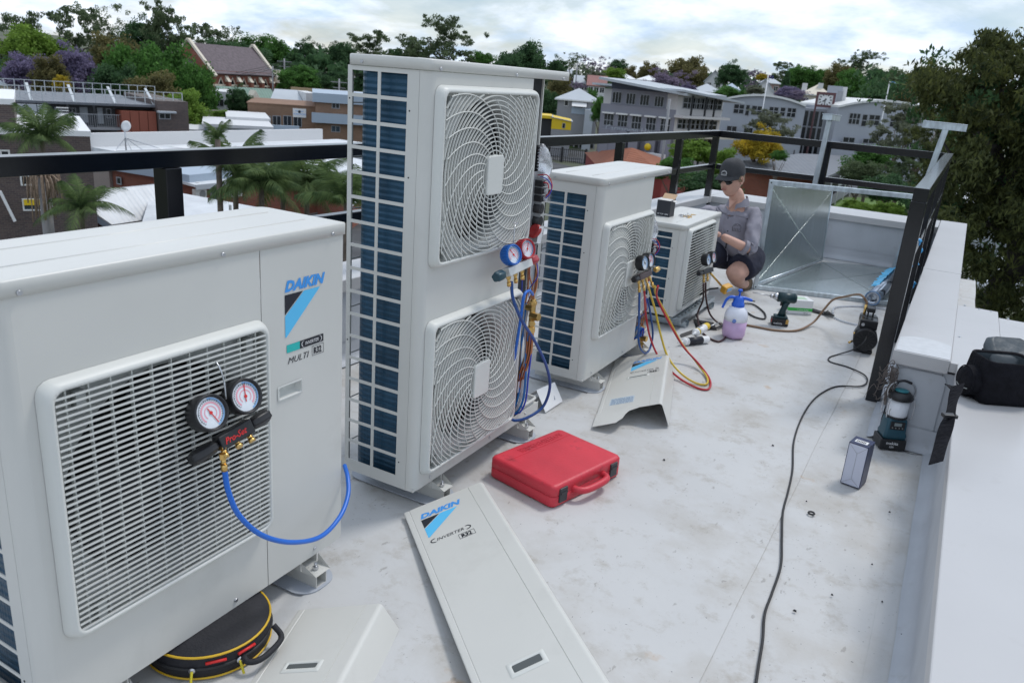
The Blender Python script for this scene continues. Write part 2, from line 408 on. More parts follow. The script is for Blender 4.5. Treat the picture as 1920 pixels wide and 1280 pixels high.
for y in (6.1,): mb = MB(); mb.box(-.1095, y - .03, .39, .1235, y + .03, .4535); obj('joint_strip', mb, M_cap, p, bevel=.0006)
# far parapet
p = thing('parapet', 'low white parapet across the far end of the roof, behind the metal hood', 'parapet', (0, 0, 0))
mb = MB(); mb.box(xl(8.45) - .25, 8.47, -.2, -.11, 8.98, .385); obj('wall', mb, M_memb2, p)
mb = MB(); mb.box(xl(8.45) - .01, 8.44, .385, -.112, 8.99, .448); obj('capping', mb, M_cap, p, bevel=.004)
cove('upstand', xl(8.45), 8.462, -.11, 8.462, 0, -1, h=.05, parent=p)
# left parapet
p = thing('parapet', 'white parapet along the left roof edge behind the row of air conditioning units', 'parapet', (0, 0, 0))
mb = MB(); mb.prism([(xl(-4) - .25, -4), (xl(-4), -4), (xl(8.44), 8.44), (xl(8.99) - .25, 8.99)], -.2, .385); obj('wall', mb, M_memb2, p)
mb = MB(); mb.prism([(xl(-4) - .27, -4), (xl(-4) + .02, -4), (xl(8.425) + .02, 8.425), (xl(8.437) - .015, 8.437), (xl(8.995) - .015, 8.995), (xl(8.995) - .27, 8.995)], .387, .452); obj('capping', mb, M_cap, p, bevel=.004)
cove('upstand', xl(-3.9) + .002, -3.9, xl(8.43) + .002, 8.43, 1, 0, h=.05, parent=p)

# our own building below the roof
b = thing('roof_building', 'rendered white walls of the building we stand on, below its own parapets', 'building', (0, 0, GZ))
mb = MB(); mb.prism([(xl(-4) - .20, -3.96), (1.86, -3.96), (1.86, 4.9), (.08, 4.9), (.08, 8.94), (xl(8.9) - .20, 8.94)], 0, -GZ - .31); obj('wall', mb, M_render, b)

# ------------------------------------------------------------------ black railing
RZ = 1.119
def xr(y): return -2.262 - (8.39 - y) * .066
rl = thing('railing', 'black tubular steel safety railing round the roof edge behind the units', 'railing', (0, 0, 0))
def rail(y0, y1, z, nm='top_rail', h=.065, wd=.065):
    m = MB(); m.bar((xr(y0) - .03, y0, z - h / 2), (xr(y1) - .03, y1, z - h / 2), wd, h); obj(nm, m, M_black, rl, bevel=.003)
rail(-3.5, 8.42, RZ)
rail(-3.5, 8.36, .785, 'mid_rail', .05, .05)
def on_rail_y(u, v):
    d = ray(u, v); a = -2.262 - 8.39 * .066 - .03; t = a / (d.x - .066 * d.y); return t * d.y
def post(x, y, w=.06, z0=-.004, base=True):
    m = MB(); m.box(x - w / 2, y - w / 2, z0, x + w / 2, y + w / 2, RZ - .066); o = obj('post', m, M_black, rl, bevel=.003)
    if base: m = MB(); m.box(x - .06, y - .06, .0, x + .06, y + .06, .01); obj('base_plate', m, M_black, o)
for u in (315, 1023, 1164, 1275):
    y = on_rail_y(u, 330 if u < 400 else 262); post(xr(y) - .03, y, .075 if u < 400 else .06)
post(xr(.3) - .03, .3); post(xr(8.36) - .03, 8.36)
FY = 8.40
for z, h, nm in ((RZ, .065, 'top_rail'), (.785, .05, 'mid_rail')):
    m = MB(); m.bar((xr(FY) + .006 + (0 if nm == 'top_rail' else .0), FY, z - h / 2), (-.202, FY, z - h / 2), .06 if nm == 'top_rail' else .05, h); obj(nm, m, M_black, rl, bevel=.003)
post(ony(1548, 300, FY).x, FY, .06)
# right-hand run, coming towards the camera along the narrow parapet
m = MB(); m.bar((-.166, 4.40, RZ - .0325), (-.166, 8.43, RZ - .0325), .068, .065); obj('top_rail', m, M_black, rl, bevel=.003)
m = MB(); m.bar((-.166, 4.49, .745), (-.166, 8.37, .745), .045, .045); obj('mid_rail', m, M_black, rl, bevel=.003)
m = MB(); m.box(-.203, 4.403, -.004, -.132, 4.483, RZ - .066); obj('post', m, M_black, rl, bevel=.003)
for y in (5.75, 7.05, 8.40): post(-.166, y, .055)
# scraps of blue protective film left on the railing
M_film = mat('blue_film', (.03, .30, .62), .25, var=.3, scale=30, coat=.4)
for i, (y, z0, z1) in enumerate(((4.47, .70, .73), (5.72, .52, .66), (5.1, .74, .775), (6.1, .30, .34))):
    m = MB(); k = 10; vs = []
    m.tube([(-.166 + .026 * math.cos(a), y + .03 + (z1 - z0) * .02 * i, z0 + (z1 - z0) * (a / 9)) for a in [j * .9 for j in range(10)]], .012, 6, 3)
    obj('film_scrap', m, M_film, rl)

# galvanised T-headed stands near the far corner
for (u, v), (uh, vh), wdt, dx_, lab in (((1530, 336), (1555, 226), .045, .10, 'left galvanised T-headed steel stand rising behind the metal hood'),
                                 ((1752, 300), (1773, 243), .05, .19, 'right galvanised T-headed steel stand rising behind the railing corner')):
    a = ony(u, v, 8.2); bq = ony(uh, vh, 8.2); d = (bq - a).normalized(); foot = bq + d * ((0 - bq.z) / d.z)
    t = thing('steel_stand', lab, 'steel stand', (foot.x, 8.2, 0), group='galvanised stands at the far corner')
    top = bq - Vector((foot.x, 8.2, 0))
    m = MB(); m.bar((0, 0, .006), top, wdt, wdt * .8, (0, 1, 0)); obj('upright', m, M_galv, t, bevel=.002)
    m = MB()
    if dx_ > .15: m.bar(top + Vector((-dx_, 0, .028)), top + Vector((dx_ * .85, 0, .022)), .05, .055); m.bar(top + Vector((-dx_, .01, .058)), top + Vector((dx_ * .85, .01, .052)), .09, .006)
    else: m.bar(top + Vector((.0, -.16, .03)), top + Vector((.03, .16, .02)), .085, .05); m.bar(top + Vector((0, -.17, .058)), top + Vector((.03, .17, .048)), .10, .006)
    obj('head', m, M_galv, t, bevel=.002)
    m = MB(); m.box(-.07, -.07, 0, .07, .07, .008); obj('base_plate', m, M_galv, t)
# ------------------------------------------------------------------ air conditioning units
def coil_mat():
    m = mat('coil_fins', (.018, .070, .125), .38, .35, var=.25, scale=5, coat=.15, spec=.5)
    t = m.node_tree; b = bsdf(m); tcn = t.nodes.new('ShaderNodeTexCoord')
    wv = t.nodes.new('ShaderNodeTexWave'); wv.bands_direction = 'Z'; wv.inputs['Scale'].default_value = 16; wv.inputs['Distortion'].default_value = .6
    wv2 = t.nodes.new('ShaderNodeTexNoise'); wv2.inputs['Scale'].default_value = 30; 
    mp = t.nodes.new('ShaderNodeMapping'); mp.inputs['Scale'].default_value = (6, 6, .15); t.links.new(tcn.outputs['Object'], mp.inputs[0]); t.links.new(mp.outputs[0], wv2.inputs['Vector'])
    t.links.new(tcn.outputs['Object'], wv.inputs['Vector'])
    mx_ = t.nodes.new('ShaderNodeMath'); mx_.operation = 'ADD'; t.links.new(wv.outputs['Fac'], mx_.inputs[0]); t.links.new(wv2.outputs['Fac'], mx_.inputs[1])
    bp = t.nodes.new('ShaderNodeBump'); bp.inputs['Strength'].default_value = .5; bp.inputs['Distance'].default_value = .004
    t.links.new(mx_.outputs[0], bp.inputs['Height']); t.links.new(bp.outputs[0], b.inputs['Normal']); return m
M_coil = coil_mat()
M_fan = mat('fan_plastic', (.045, .05, .055), .5, var=.1)
M_shroud = mat('shroud_metal', (.60, .61, .59), .5, var=.04)
M_part = mat('partition_metal', (.40, .41, .42), .4, .5, var=.06)
M_blue = mat('print_blue', (.05, .30, .75), .45, var=.01); M_sky = mat('print_light_blue', (.10, .50, .82), .45, var=.01)
M_ink = mat('print_black', (.012, .014, .022), .45, var=.01); M_teal = mat('print_teal', (.02, .45, .42), .45, var=.01)
M_red = mat('print_red', (.65, .02, .02), .45, var=.01); M_wprint = mat('print_white', (.8, .8, .8), .45, var=.01)

def flat(name, pts, m, parent, M): mb = MB(); mb.add([M @ Vector((x, y, 0)) for x, y in pts], [tuple(range(len(pts)))]); return obj(name, mb, m, parent, recalc=False)
def logo(parent, M, w, kind):
    """brand print, local x right, y up, origin top-left of the word"""
    s = w / .14
    put_text('brand_print', 'DAIKIN', M_blue, parent, M @ Matrix.Translation((.0, -.026 * s, 0)), size=.038 * s, shear=.28, offset=.0020 * s, sx=1.12)
    Mo = M @ Matrix.Translation((0, 0, -.0002))
    flat('brand_mark', [(0, -.035 * s), (.066 * s, -.035 * s), (0, -.088 * s)], M_ink, parent, Mo)
    flat('brand_mark', [(.070 * s, -.035 * s), (.132 * s, -.035 * s), (.004 * s, -.150 * s), (0, -.150 * s), (0, -.092 * s)], M_sky, parent, Mo)
    if kind == 'multi':
        flat('label_print', [(.004, -.172), (.052, -.172), (.052, -.194), (.004, -.194)], M_teal, parent, M)
        flat('label_print', [(.052, -.172), (.144, -.172), (.144, -.194), (.052, -.194)], M_ink, parent, M)
        put_text('label_print', 'INVERTER', M_wprint, parent, M @ Matrix.Translation((.071, -.1875, .0008)), size=.0135, shear=.25, sx=.88)
        for a, b in (((.058, -.183), 1), ((.137, -.183), -1)):
            k = [(a[0] + b * .010 * (1 - math.cos(t)), a[1] + .009 * math.sin(t)) for t in [PI / 2 * j / 4 - PI / 2 * 0 for j in range(-4, 5)]]
            k2 = [(x + b * .0022, y * 1.0) for x, y in k][::-1]; flat('label_print', k + k2, M_wprint, parent, M @ Matrix.Translation((0, 0, .0008)))
        put_text('label_print', 'MULTI', M_ink, parent, M @ Matrix.Translation((.006, -.226, 0)), size=.025, shear=.3, sx=1.1)
        put_text('label_print', 'R32', M_ink, parent, M @ Matrix.Translation((.105, -.222, 0)), size=.025, offset=.0009, sx=.78)
        frame(parent, M, .099, .145, -.227, -.199, .0009)
    else:
        put_text('label_print', 'INVERTER', M_ink, parent, M @ Matrix.Translation((.020 * s, -.186 * s, 0)), size=.022 * s, shear=.25, sx=.98)
        for a, b in (((.0, -.178 * s), 1), ((.142 * s, -.178 * s), -1)):
            k = [(a[0] + b * .016 * s * (1 - math.cos(t)), a[1] + .012 * s * math.sin(t)) for t in [PI / 2 * j / 4 for j in range(-4, 5)]]
            k2 = [(x + b * .004 * s, a[1] + (y - a[1]) * .75) for x, y in k][::-1]; flat('label_print', k + k2, M_ink, parent, M)
        put_text('label_print', 'R32', M_ink, parent, M @ Matrix.Translation((.098 * s, -.222 * s, 0)), size=.025 * s, offset=.001 * s, sx=.9)
        frame(parent, M, .09 * s, .145 * s, -.227 * s, -.200 * s, .0012)
def frame(parent, M, x0, x1, y0, y1, t):
    mb = MB()
    mb.plate(x0, x1, y0, y1, [(x0 + t, x1 - t, y0 + t, y1 - t)], 0, lambda u, v, k: M @ Vector((u, v, 0 if k == 0 else -.0003)))
    obj('label_print', mb, M_ink, parent)

def grille_frame(t, y0, y1, z0, z1, pr=.030):
    mb = MB(); loops = []
    for (x, ins, r) in ((.001, 0, .032), (pr * .55, .004, .031), (pr - .004, .009, .03), (pr, .014, .028), (pr, .020, .024), (pr - .006, .022, .022), (-.004, .023, .02)):
        loops.append([(x, a, b) for a, b in rrect(y0 + ins, y1 - ins, z0 + ins, z1 - ins, r)])
    mb.loft(loops); return obj('fan_grille', mb, M_ivory2, t)
def slat_grille(t, y0, y1, z0, z1, pitch, nv, pr=.030, th=.0053, tilt=-.005):
    g = grille_frame(t, y0, y1, z0, z1, pr); a0, a1 = y0 + .022, y1 - .022; zz = z0 + .024 + pitch / 2
    m0 = MB(); m0.hexa([(pr - .001, a0, -th / 2), (pr - .001, a1, -th / 2), (pr - .013, a1, -th / 2 + tilt), (pr - .013, a0, -th / 2 + tilt)],
                       [(pr - .001, a0, th / 2), (pr - .001, a1, th / 2), (pr - .013, a1, th / 2 + tilt), (pr - .013, a0, th / 2 + tilt)])
    me = m0.mesh('slat'); me.materials.append(M_ivory2)
    while zz < z1 - .026: obj('slat', me, None, g, loc=(0, 0, zz), recalc=False); zz += pitch
    if nv:
        mv = MB(); mv.box(pr - .019, -.0014, z0 + .022, pr - .010, .0014, z1 - .022); mev = mv.mesh('rib'); mev.materials.append(M_ivory2)
        for i in range(1, nv + 1): obj('rib', mev, None, g, loc=(0, y0 + (y1 - y0) * i / (nv + 1), 0))
    clips(g, y0, y1, z0, z1, pr); return g
def clips(g, y0, y1, z0, z1, pr):
    for (y, z) in ((y0 + .075, z1 - .05), (y1 - .075, z1 - .05), (y0 + .075, z0 + .05), (y1 - .075, z0 + .05)):
        mb = MB(); mb.box(pr - .022, y - .010, z - .018, pr - .003, y + .010, z + .018); obj('clip', mb, mat_clip, g)
mat_clip = mat('clip_grey', (.22, .23, .22), .5)
def ring_grille(t, y0, y1, z0, z1, pr=.030):
    g = grille_frame(t, y0, y1, z0, z1, pr); cy = (y0 + y1) / 2 - .0; cz = (z0 + z1) / 2; a0, a1, b0, b1 = y0 + .021, y1 - .021, z0 + .021, z1 - .021
    def inside(y, z): return a0 <= y <= a1 and b0 <= z <= b1
    R = .068; dR = .0148; w = .0032; dp = .0062
    while R < math.hypot((a1 - a0) / 2, (b1 - b0) / 2) - .015:
        mb = MB(); n = max(40, int(R * 340)); pts = [(cy + R * math.cos(2 * PI * i / n), cz + R * math.sin(2 * PI * i / n)) for i in range(n + 1)]
        ins = [inside(*q) for q in pts]; bow = .010 * (1 - (R / .42) ** 2)
        for i in range(n):
            if not (ins[i] and ins[i + 1]):
                if mb.v and not (len(mb.v) <= 8): obj('ring', mb, M_ivory2, g, recalc=False)
                mb = MB(); continue
            (ya, za), (yb, zb) = pts[i], pts[i + 1]; na = ((ya - cy) / R, (za - cz) / R); nb = ((yb - cy) / R, (zb - cz) / R); x1, x0 = pr + bow - .003, pr + bow - .003 - dp
            v = [(x1, ya - na[0] * w / 2, za - na[1] * w / 2), (x1, yb - nb[0] * w / 2, zb - nb[1] * w / 2), (x1, yb + nb[0] * w / 2, zb + nb[1] * w / 2), (x1, ya + na[0] * w / 2, za + na[1] * w / 2)]
            v += [(x0, q[1], q[2]) for q in v]
            mb.add(v, [(0, 1, 2, 3), (0, 4, 5, 1), (3, 2, 6, 7)])
        if mb.v: obj('ring', mb, M_ivory2, g, recalc=False)
        R += dR
    for k in range(22):
        a = 2 * PI * k / 22; mb = MB(); P = []
        r = .07
        while r < .5:
            th = a + 1.25 * (r - .07) / .3 ; y, z = cy + r * math.cos(th), cz + r * math.sin(th)
            if not inside(y, z): break
            P.append((pr - .0035 + .010 * (1 - (r / .42) ** 2), y, z)); r += .02
        if len(P) > 2: mb.tube(P, .0022, 4, 2, cap=False); obj('rib', mb, M_ivory2, g, recalc=False)
    mb = MB(); mb.prism(rrect(-.052, .052, -.066, .066, .012), 0, .022, Matrix(((0, 0, 1, pr - .008), (1, 0, 0, cy), (0, 1, 0, cz), (0, 0, 0, 1))))
    obj('centre_plate', mb, M_ivory2, g, bevel=.003)
    clips(g, y0 - .02, y1 + .02, z0 - .0, z1 + .0, pr); return g
def fan(t, cy, cz, R, y0, y1, z0, z1, three=True):
    # shroud plate with round mouth, set back behind the grille; dark duct behind it
    mb = MB(); n = 48; x = -.0045
    out = []
    for i in range(n):
        a = 2 * PI * i / n; c, s_ = math.cos(a), math.sin(a); k = min(((y1 - y0) / 2) / max(1e-6, abs(c)), ((z1 - z0) / 2) / max(1e-6, abs(s_)))
        out.append((x, (y0 + y1) / 2 + c * k, (z0 + z1) / 2 + s_ * k))
    l1 = [(x, cy + R * math.cos(2 * PI * i / n), cz + R * math.sin(2 * PI * i / n)) for i in range(n)]
    l2 = [(x - .02, cy + (R - .012) * math.cos(2 * PI * i / n), cz + (R - .012) * math.sin(2 * PI * i / n)) for i in range(n)]
    l3 = [(x - .08, cy + (R - .012) * math.cos(2 * PI * i / n), cz + (R - .012) * math.sin(2 * PI * i / n)) for i in range(n)]
    mb.loft([out, l1, l2, l3]); obj('fan_shroud', mb, M_shroud, t, recalc=False)
    f = MB(); f.cyl((x - .055, cy, cz), (x - .005, cy, cz), .055, .048, 20)
    fo = obj('fan', f, M_fan, t)
    for k in range(3):
        b = MB(); a0 = 2 * PI * k / 3 + .5; NU, NV = 8, 7; vs = []
        for i in range(NU + 1):
            r = .05 + (R - .075) * i / NU
            for j in range(NV + 1):
                a = a0 + (j / NV) * (1.25 - .15 * i / NU) + .45 * i / NU
                vs.append((x - .055 + .05 * (j / NV) + .004, cy + r * math.cos(a), cz + r * math.sin(a)))
        fs = [(i * (NV + 1) + j, i * (NV + 1) + j + 1, (i + 1) * (NV + 1) + j + 1, (i + 1) * (NV + 1) + j) for i in range(NU) for j in range(NV)]
        b.add(vs, fs, True); obj('blade', b, M_fan, fo, recalc=False)

def side_panel(t, W_, D_, z0, z1, rows, zo0, zo1, first=None, x_front=-.072, cr=.035):
    """left side: punched sheet with two columns of windows, and the rounded front corner"""
    mb = MB(); holes = []; p_ = (zo1 - zo0) / rows
    for c0, c1 in ((-.293, -.192), (-.180, -.079)):
        for i in range(rows):
            a = zo0 + p_ * i + p_ * .0; b = a + p_ * .86
            if first and i == rows - 1: b = a + p_ * .45
            holes.append((c0, c1, a, b))
    mb.plate(-D_, -cr, z0, z1, holes, .002, lambda u, v, k: (u, 0 if k == 0 else .0022, v))
    pn = obj('side_panel', mb, M_ivory, t)
    mb = MB()
    for q in ((-.068, z1 - .12), (-.064, z1 - .32), (-.066, z0 + .1), (-.302, z1 - .10), (-.302, z0 + .5)): mb.cyl((q[0], -.0008, q[1]), (q[0], .001, q[1]), .0028, n=8)
    obj('screw_hole', mb, M_dark, pn)
def corner(mb, cr, z0, z1, k=7):
    loops = []
    for z in (z0, z1):
        loops.append([(-cr + cr * math.sin(PI / 2 * j / k), cr - cr * math.cos(PI / 2 * j / k), z) for j in range(k + 1)])
    mb.loft(loops, close_u=False)
def unit(name, label, cat, x, y, W_, D_, H_, grilles, split, rows, zo, open_side, rings, group=None, first=None):
    t = thing(name, label, cat, (x, y, 0)); z0, z1 = .081, .081 + H_; cr = .034; zt = z1 - .034
    # front panel(s)
    yo = W_ if not open_side else open_side
    holes = [(a + .016, b - .016, c + .016, d - .016) for a, b, c, d in grilles]
    mb = MB(); y_end = split if split else yo
    mb.plate(cr, y_end - (.0008 if split else 0), z0, zt, [h for h in holes], .002, lambda u, v, k: (0 if k == 0 else -.0025, u, v))
    corner(mb, cr, z0, zt); obj('front_panel', mb, M_ivory, t, recalc=False)
    if split:
        hd = (split + .055, split + .135, .63, .66)
        mb = MB(); mb.plate(split + .0022, W_ - .012, z0, zt, [hd], .002, lambda u, v, k: (0 if k == 0 else -.0025, u, v)); 
        cover = obj('service_panel', mb, M_ivory, t, recalc=False)
        mb = MB(); mb.loft([[(0.0015, a, b) for a, b in rrect(hd[0] - .006, hd[1] + .006, hd[2] - .006, hd[3] + .006, .004)],
                            [(0.004, a, b) for a, b in rrect(hd[0] - .002, hd[1] + .002, hd[2] - .002, hd[3] + .002, .004)],
                            [(-.002, a, b) for a, b in rrect(hd[0], hd[1], hd[2], hd[3], .004)],
                            [(-.02, a, b) for a, b in rrect(hd[0] + .003, hd[1] - .003, hd[2] + .004, hd[3] - .002, .004)]], cap1=True)
        obj('handle', mb, M_ivory2, cover, recalc=False)
        mb = MB(); mb.box(-.0015, W_ - .0105, z0 + .0, -.02, W_ - .001, zt); mb.box(-.02, W_ - .004, z0, -D_, W_ - .001, zt); obj('end_panel', mb, M_ivory, t)
    side_panel(t, W_, D_, z0, zt, rows, zo[0], zo[1], first)
    # lid
    mb = MB(); o_ = .005; r = .03
    pl = []
    for cx, cy, a in ((o_ - r, W_ + o_ - r, 0), (-D_ - o_ + r, W_ + o_ - r, 90), (-D_ - o_ + r, -o_ + r, 180), (o_ - r, -o_ + r, 270)):
        rr = r if a != 0 else .006
        if a == 0: cx, cy = o_ - rr, W_ + o_ - rr
        for j in range(6): tt = math.radians(a + 90 * j / 5); pl.append((cx + rr * math.cos(tt), cy + rr * math.sin(tt)))
    cxm, cym = -D_ / 2, W_ / 2
    def inset(P, d): return [(x_ + (cxm - x_) / abs(cxm - x_ + 1e-9) * d if abs(cxm - x_) > d else x_, y_ + (1 if cym > y_ else -1) * d) for x_, y_ in P]
    loops = [[(a, b, zt + .001) for a, b in pl], [(a, b, z1 - .004) for a, b in pl], [(a, b, z1 - .001) for a, b in inset(pl, .0015)], [(a, b, z1) for a, b in inset(pl, .005)],
             [(a, b, z1 - .0005) for a, b in inset(pl, .03)], [(a, b, z1 + .001) for a, b in inset(pl, .05)]]
    mb.loft(loops, cap0=True, cap1=True); lid = obj('lid', mb, M_ivory, t, recalc=False)
    for f_ in (.28, .72): mb = MB(); mb.tube([(-D_ * f_, .06, z1 - .0005), (-D_ * f_, W_ - .06, z1 - .0005)], .0032, 6, 1); obj('pressed_bead', mb, M_ivory, lid)
    mb = MB()
    for q in ((.05, 0), (W_ * .55, 0), (W_ - .05, 0)):
        mb.cyl((o_ - .001, q[0], z1 - .026), (o_ + .004, q[0], z1 - .026), .006, .005, 8)
    mb.cyl((-D_ + .06, -o_ + .001, z1 - .022), (-D_ + .06, -o_ - .004, z1 - .022), .006, .005, 8); obj('screw', mb, M_steel, lid)
    # base pan, rear wire guard, coil
    mb = MB(); mb.box(-D_ + .004, .004, z0 - .002, -.004, W_ - .004, z0 + .006); mb.box(-D_, W_ - .004, z0, -.002, W_, z0 + .035)
    if open_side: mb.box(-.004, open_side - .02, z0 - .001, -.001, W_, z0 + .04)
    obj('base_pan', mb, M_ivory, t)
    mb = MB(); k = 8; x1, rc = -D_ + .062, .055
    path = [(-.05, .03)] + [(x1 + 0 - rc * math.sin(PI / 2 * j / k) + .0, .03 + rc * (1 - math.cos(PI / 2 * j / k))) for j in range(k + 1)] + [(x1 - rc, W_ * .72)]
    th = .026; P1 = path; P2 = [(-.05, .03 + th)] + [(x1 - (rc - th) * math.sin(PI / 2 * j / k), .03 + th + (rc - th) * (1 - math.cos(PI / 2 * j / k))) for j in range(k + 1)] + [(x1 - rc + th, W_ * .72)]
    lo = [(a, b, z0 + .008) for a, b in P1] + [(a, b, z0 + .008) for a, b in P2[::-1]]; hi = [(a, b, zt - .01) for a, b, c in lo]
    mb.loft([lo, hi], cap0=True, cap1=True, smooth=False); obj('coil', mb, M_coil, t)
    mb = MB()
    for yy in (.02, .14): mb.tube([(-D_ + .004, yy, z0 + .03), (-D_ + .004, yy, zt - .02)], .0022, 6, 1)
    z = z0 + .1
    while z < zt - .1:
        mb.tube([(-D_ + .004, .012, z), (-D_ - .003, .02, z), (-D_ - .003, .13, z + .0), (-D_ + .004, .14, z)], .0022, 6, 3); z += .17
    mb.tube([(-D_ + .003, .30, z0 + .1), (-D_ + .003, .30, zt - .1)], .002, 5, 1)
    obj('wire_guard', mb, mat_clip, t)
    # inner partition and back
    mb = MB(); mb.box(-.06, .075, z0 + .006, -.10, .08, zt - .004); part_y = (split or open_side or W_ * .78)
    mb.box(-.012, part_y - .012, z0 + .01, -D_ + .03, part_y - .009, zt - .004); mb.box(-.10, .10, z0 + .01, -.105, part_y - .02, zt - .004)
    obj('partition', mb, M_dark if not open_side else M_dark, t)
    for a, b, c, d in grilles:
        (ring_grille if rings else slat_grille)(t, a, b, c, d, *([] if rings else rings_args))
        fan(t, (a + b) / 2, (c + d) / 2, min(b - a, d - c) / 2 - .035, a + .004, b - .004, c + .004, d - .004)
    # screws at foot of front
    mb = MB()
    for yy in (.10, W_ * .55, W_ - .12): mb.cyl((-.001, yy, z0 + .022), (.004, yy, z0 + .022), .006, .005, 8)
    obj('screw', mb, M_steel, t)
    return t
def feet(t, ys, D_, z0=.081):
    for yy in ys:
        f = MB(); f.box(-D_ - .02, yy - .022, .006, .045, yy - .019, .046); f.box(-D_ - .02, yy + .019, .006, .045, yy + .022, .046)
        f.box(-D_ - .02, yy - .022, .046, .045, yy + .022, .049); f.box(-D_ - .02, yy - .022, .003, .045, yy + .022, .006)
        fo = obj('foot', f, M_ivory, t)
        g = MB(); g.box(-D_ + .0, yy - .035, .0495, .0, yy + .035, .052); g.add([(.0, yy - .035, .0495), (.052, yy - .03, .0495), (.052, yy + .03, .0495), (.0, yy + .035, .0495), (.0, yy - .035, .080), (.0, yy + .035, .080)], [(0, 1, 2, 3), (0, 4, 1), (3, 2, 5)])
        g.box(-D_ + .02, yy - .035, .052, -.004, yy - .032, .079); g.box(-D_ + .02, yy + .032, .052, -.004, yy + .035, .079)
        obj('bracket', g, M_ivory, fo)
        h = MB(); h.cyl((.022, yy, .052), (.022, yy, .060), .009, n=6, smooth=False); h.cyl((.022, yy, .060), (.022, yy, .072), .0045, n=8); obj('bolt', h, M_steel, fo)
        pd = MB(); pd.prism(rrect(-D_ - .06, .055, yy - .075, yy + .075, .06, 6), .0015, .0045); obj('rubber_pad', pd, mat_pad, fo)
mat_pad = mat('pad_grey', (.40, .43, .48), .6, var=.05)

rings_args = (.0136, 11)
U_M = unit('heat_pump_unit', 'nearest air conditioning unit with slatted grille, MULTI R32 print and closed service panel', 'air conditioner', -1.453, .744, .94, .31, .994,
           [(.057, .643, .272, .868)], .633, 14, (.126, 1.0), None, False)
feet(U_M, (.16, .80), .31)
logo(U_M, basis((.0012, .714, .946), (0, 1, 0), (0, 0, 1)), .14, 'multi')
U_T = unit('heat_pump_unit', 'tall twin fan air conditioning unit with two ringed grilles, its right cover taken off', 'air conditioner', -1.437, 2.04, .94, .31, 1.438,
           [(.032, .674, .878, 1.448), (.032, .674, .13, .70)], None, 17, (.126, 1.482), .655, True)
feet(U_T, (.15, .80), .31)
U_C = unit('heat_pump_unit', 'third air conditioning unit in the row, one ringed grille low on a tall blank front', 'air conditioner', -1.423, 3.43, .94, .31, .994,
           [(.045, .70, .282, .868)], None, 14, (.126, 1.0), .655, True)
feet(U_C, (.15, .80), .31)
rings_args = (.0190, 0)
U_D = unit('heat_pump_unit', 'smallest outdoor air conditioning unit, slatted front, in front of the kneeling man', 'air conditioner', -1.451, 4.90, .81, .30, .60,
           [(.050, .64, .105, .655)], None, 8, (.126, .66), None, False, first=True)
# rails under the small unit
for yy in (5.02, 5.62):
    mb = MB(); mb.box(-1.86 + 1.451, yy - 4.90 - .03, .003, .07, yy - 4.90 + .03, .006); mb.box(-1.86 + 1.451, yy - 4.90 - .03, .006, .07, yy - 4.90 - .027, .040); mb.box(-1.86 + 1.451, yy - 4.90 + .027, .006, .07, yy - 4.90 + .03, .040); obj('support_channel', mb, M_galv, U_D)
mb = MB(); mb.plate(.0, .80, -.02, .055, [(.05 + .07 * i, .085 + .07 * i, .012, .028) for i in range(10)], 0, lambda u, v, k: (v, u, .072 if k == 0 else .069))
mb.box(-.02, 0, .041, -.017, .80, .069); mb.box(.052, 0, .041, .055, .80, .069)
mb.box(-.28, 0, .041, -.20, .80, .072); obj('mounting_rail', mb, M_galv, U_D)
logo(U_D, basis((.0012, .660, .615), (0, 1, 0), (0, 0, 1)), .075, 'inverter')
mb = MB(); mb.box(0, .652, .15, -.0, .652, .151)

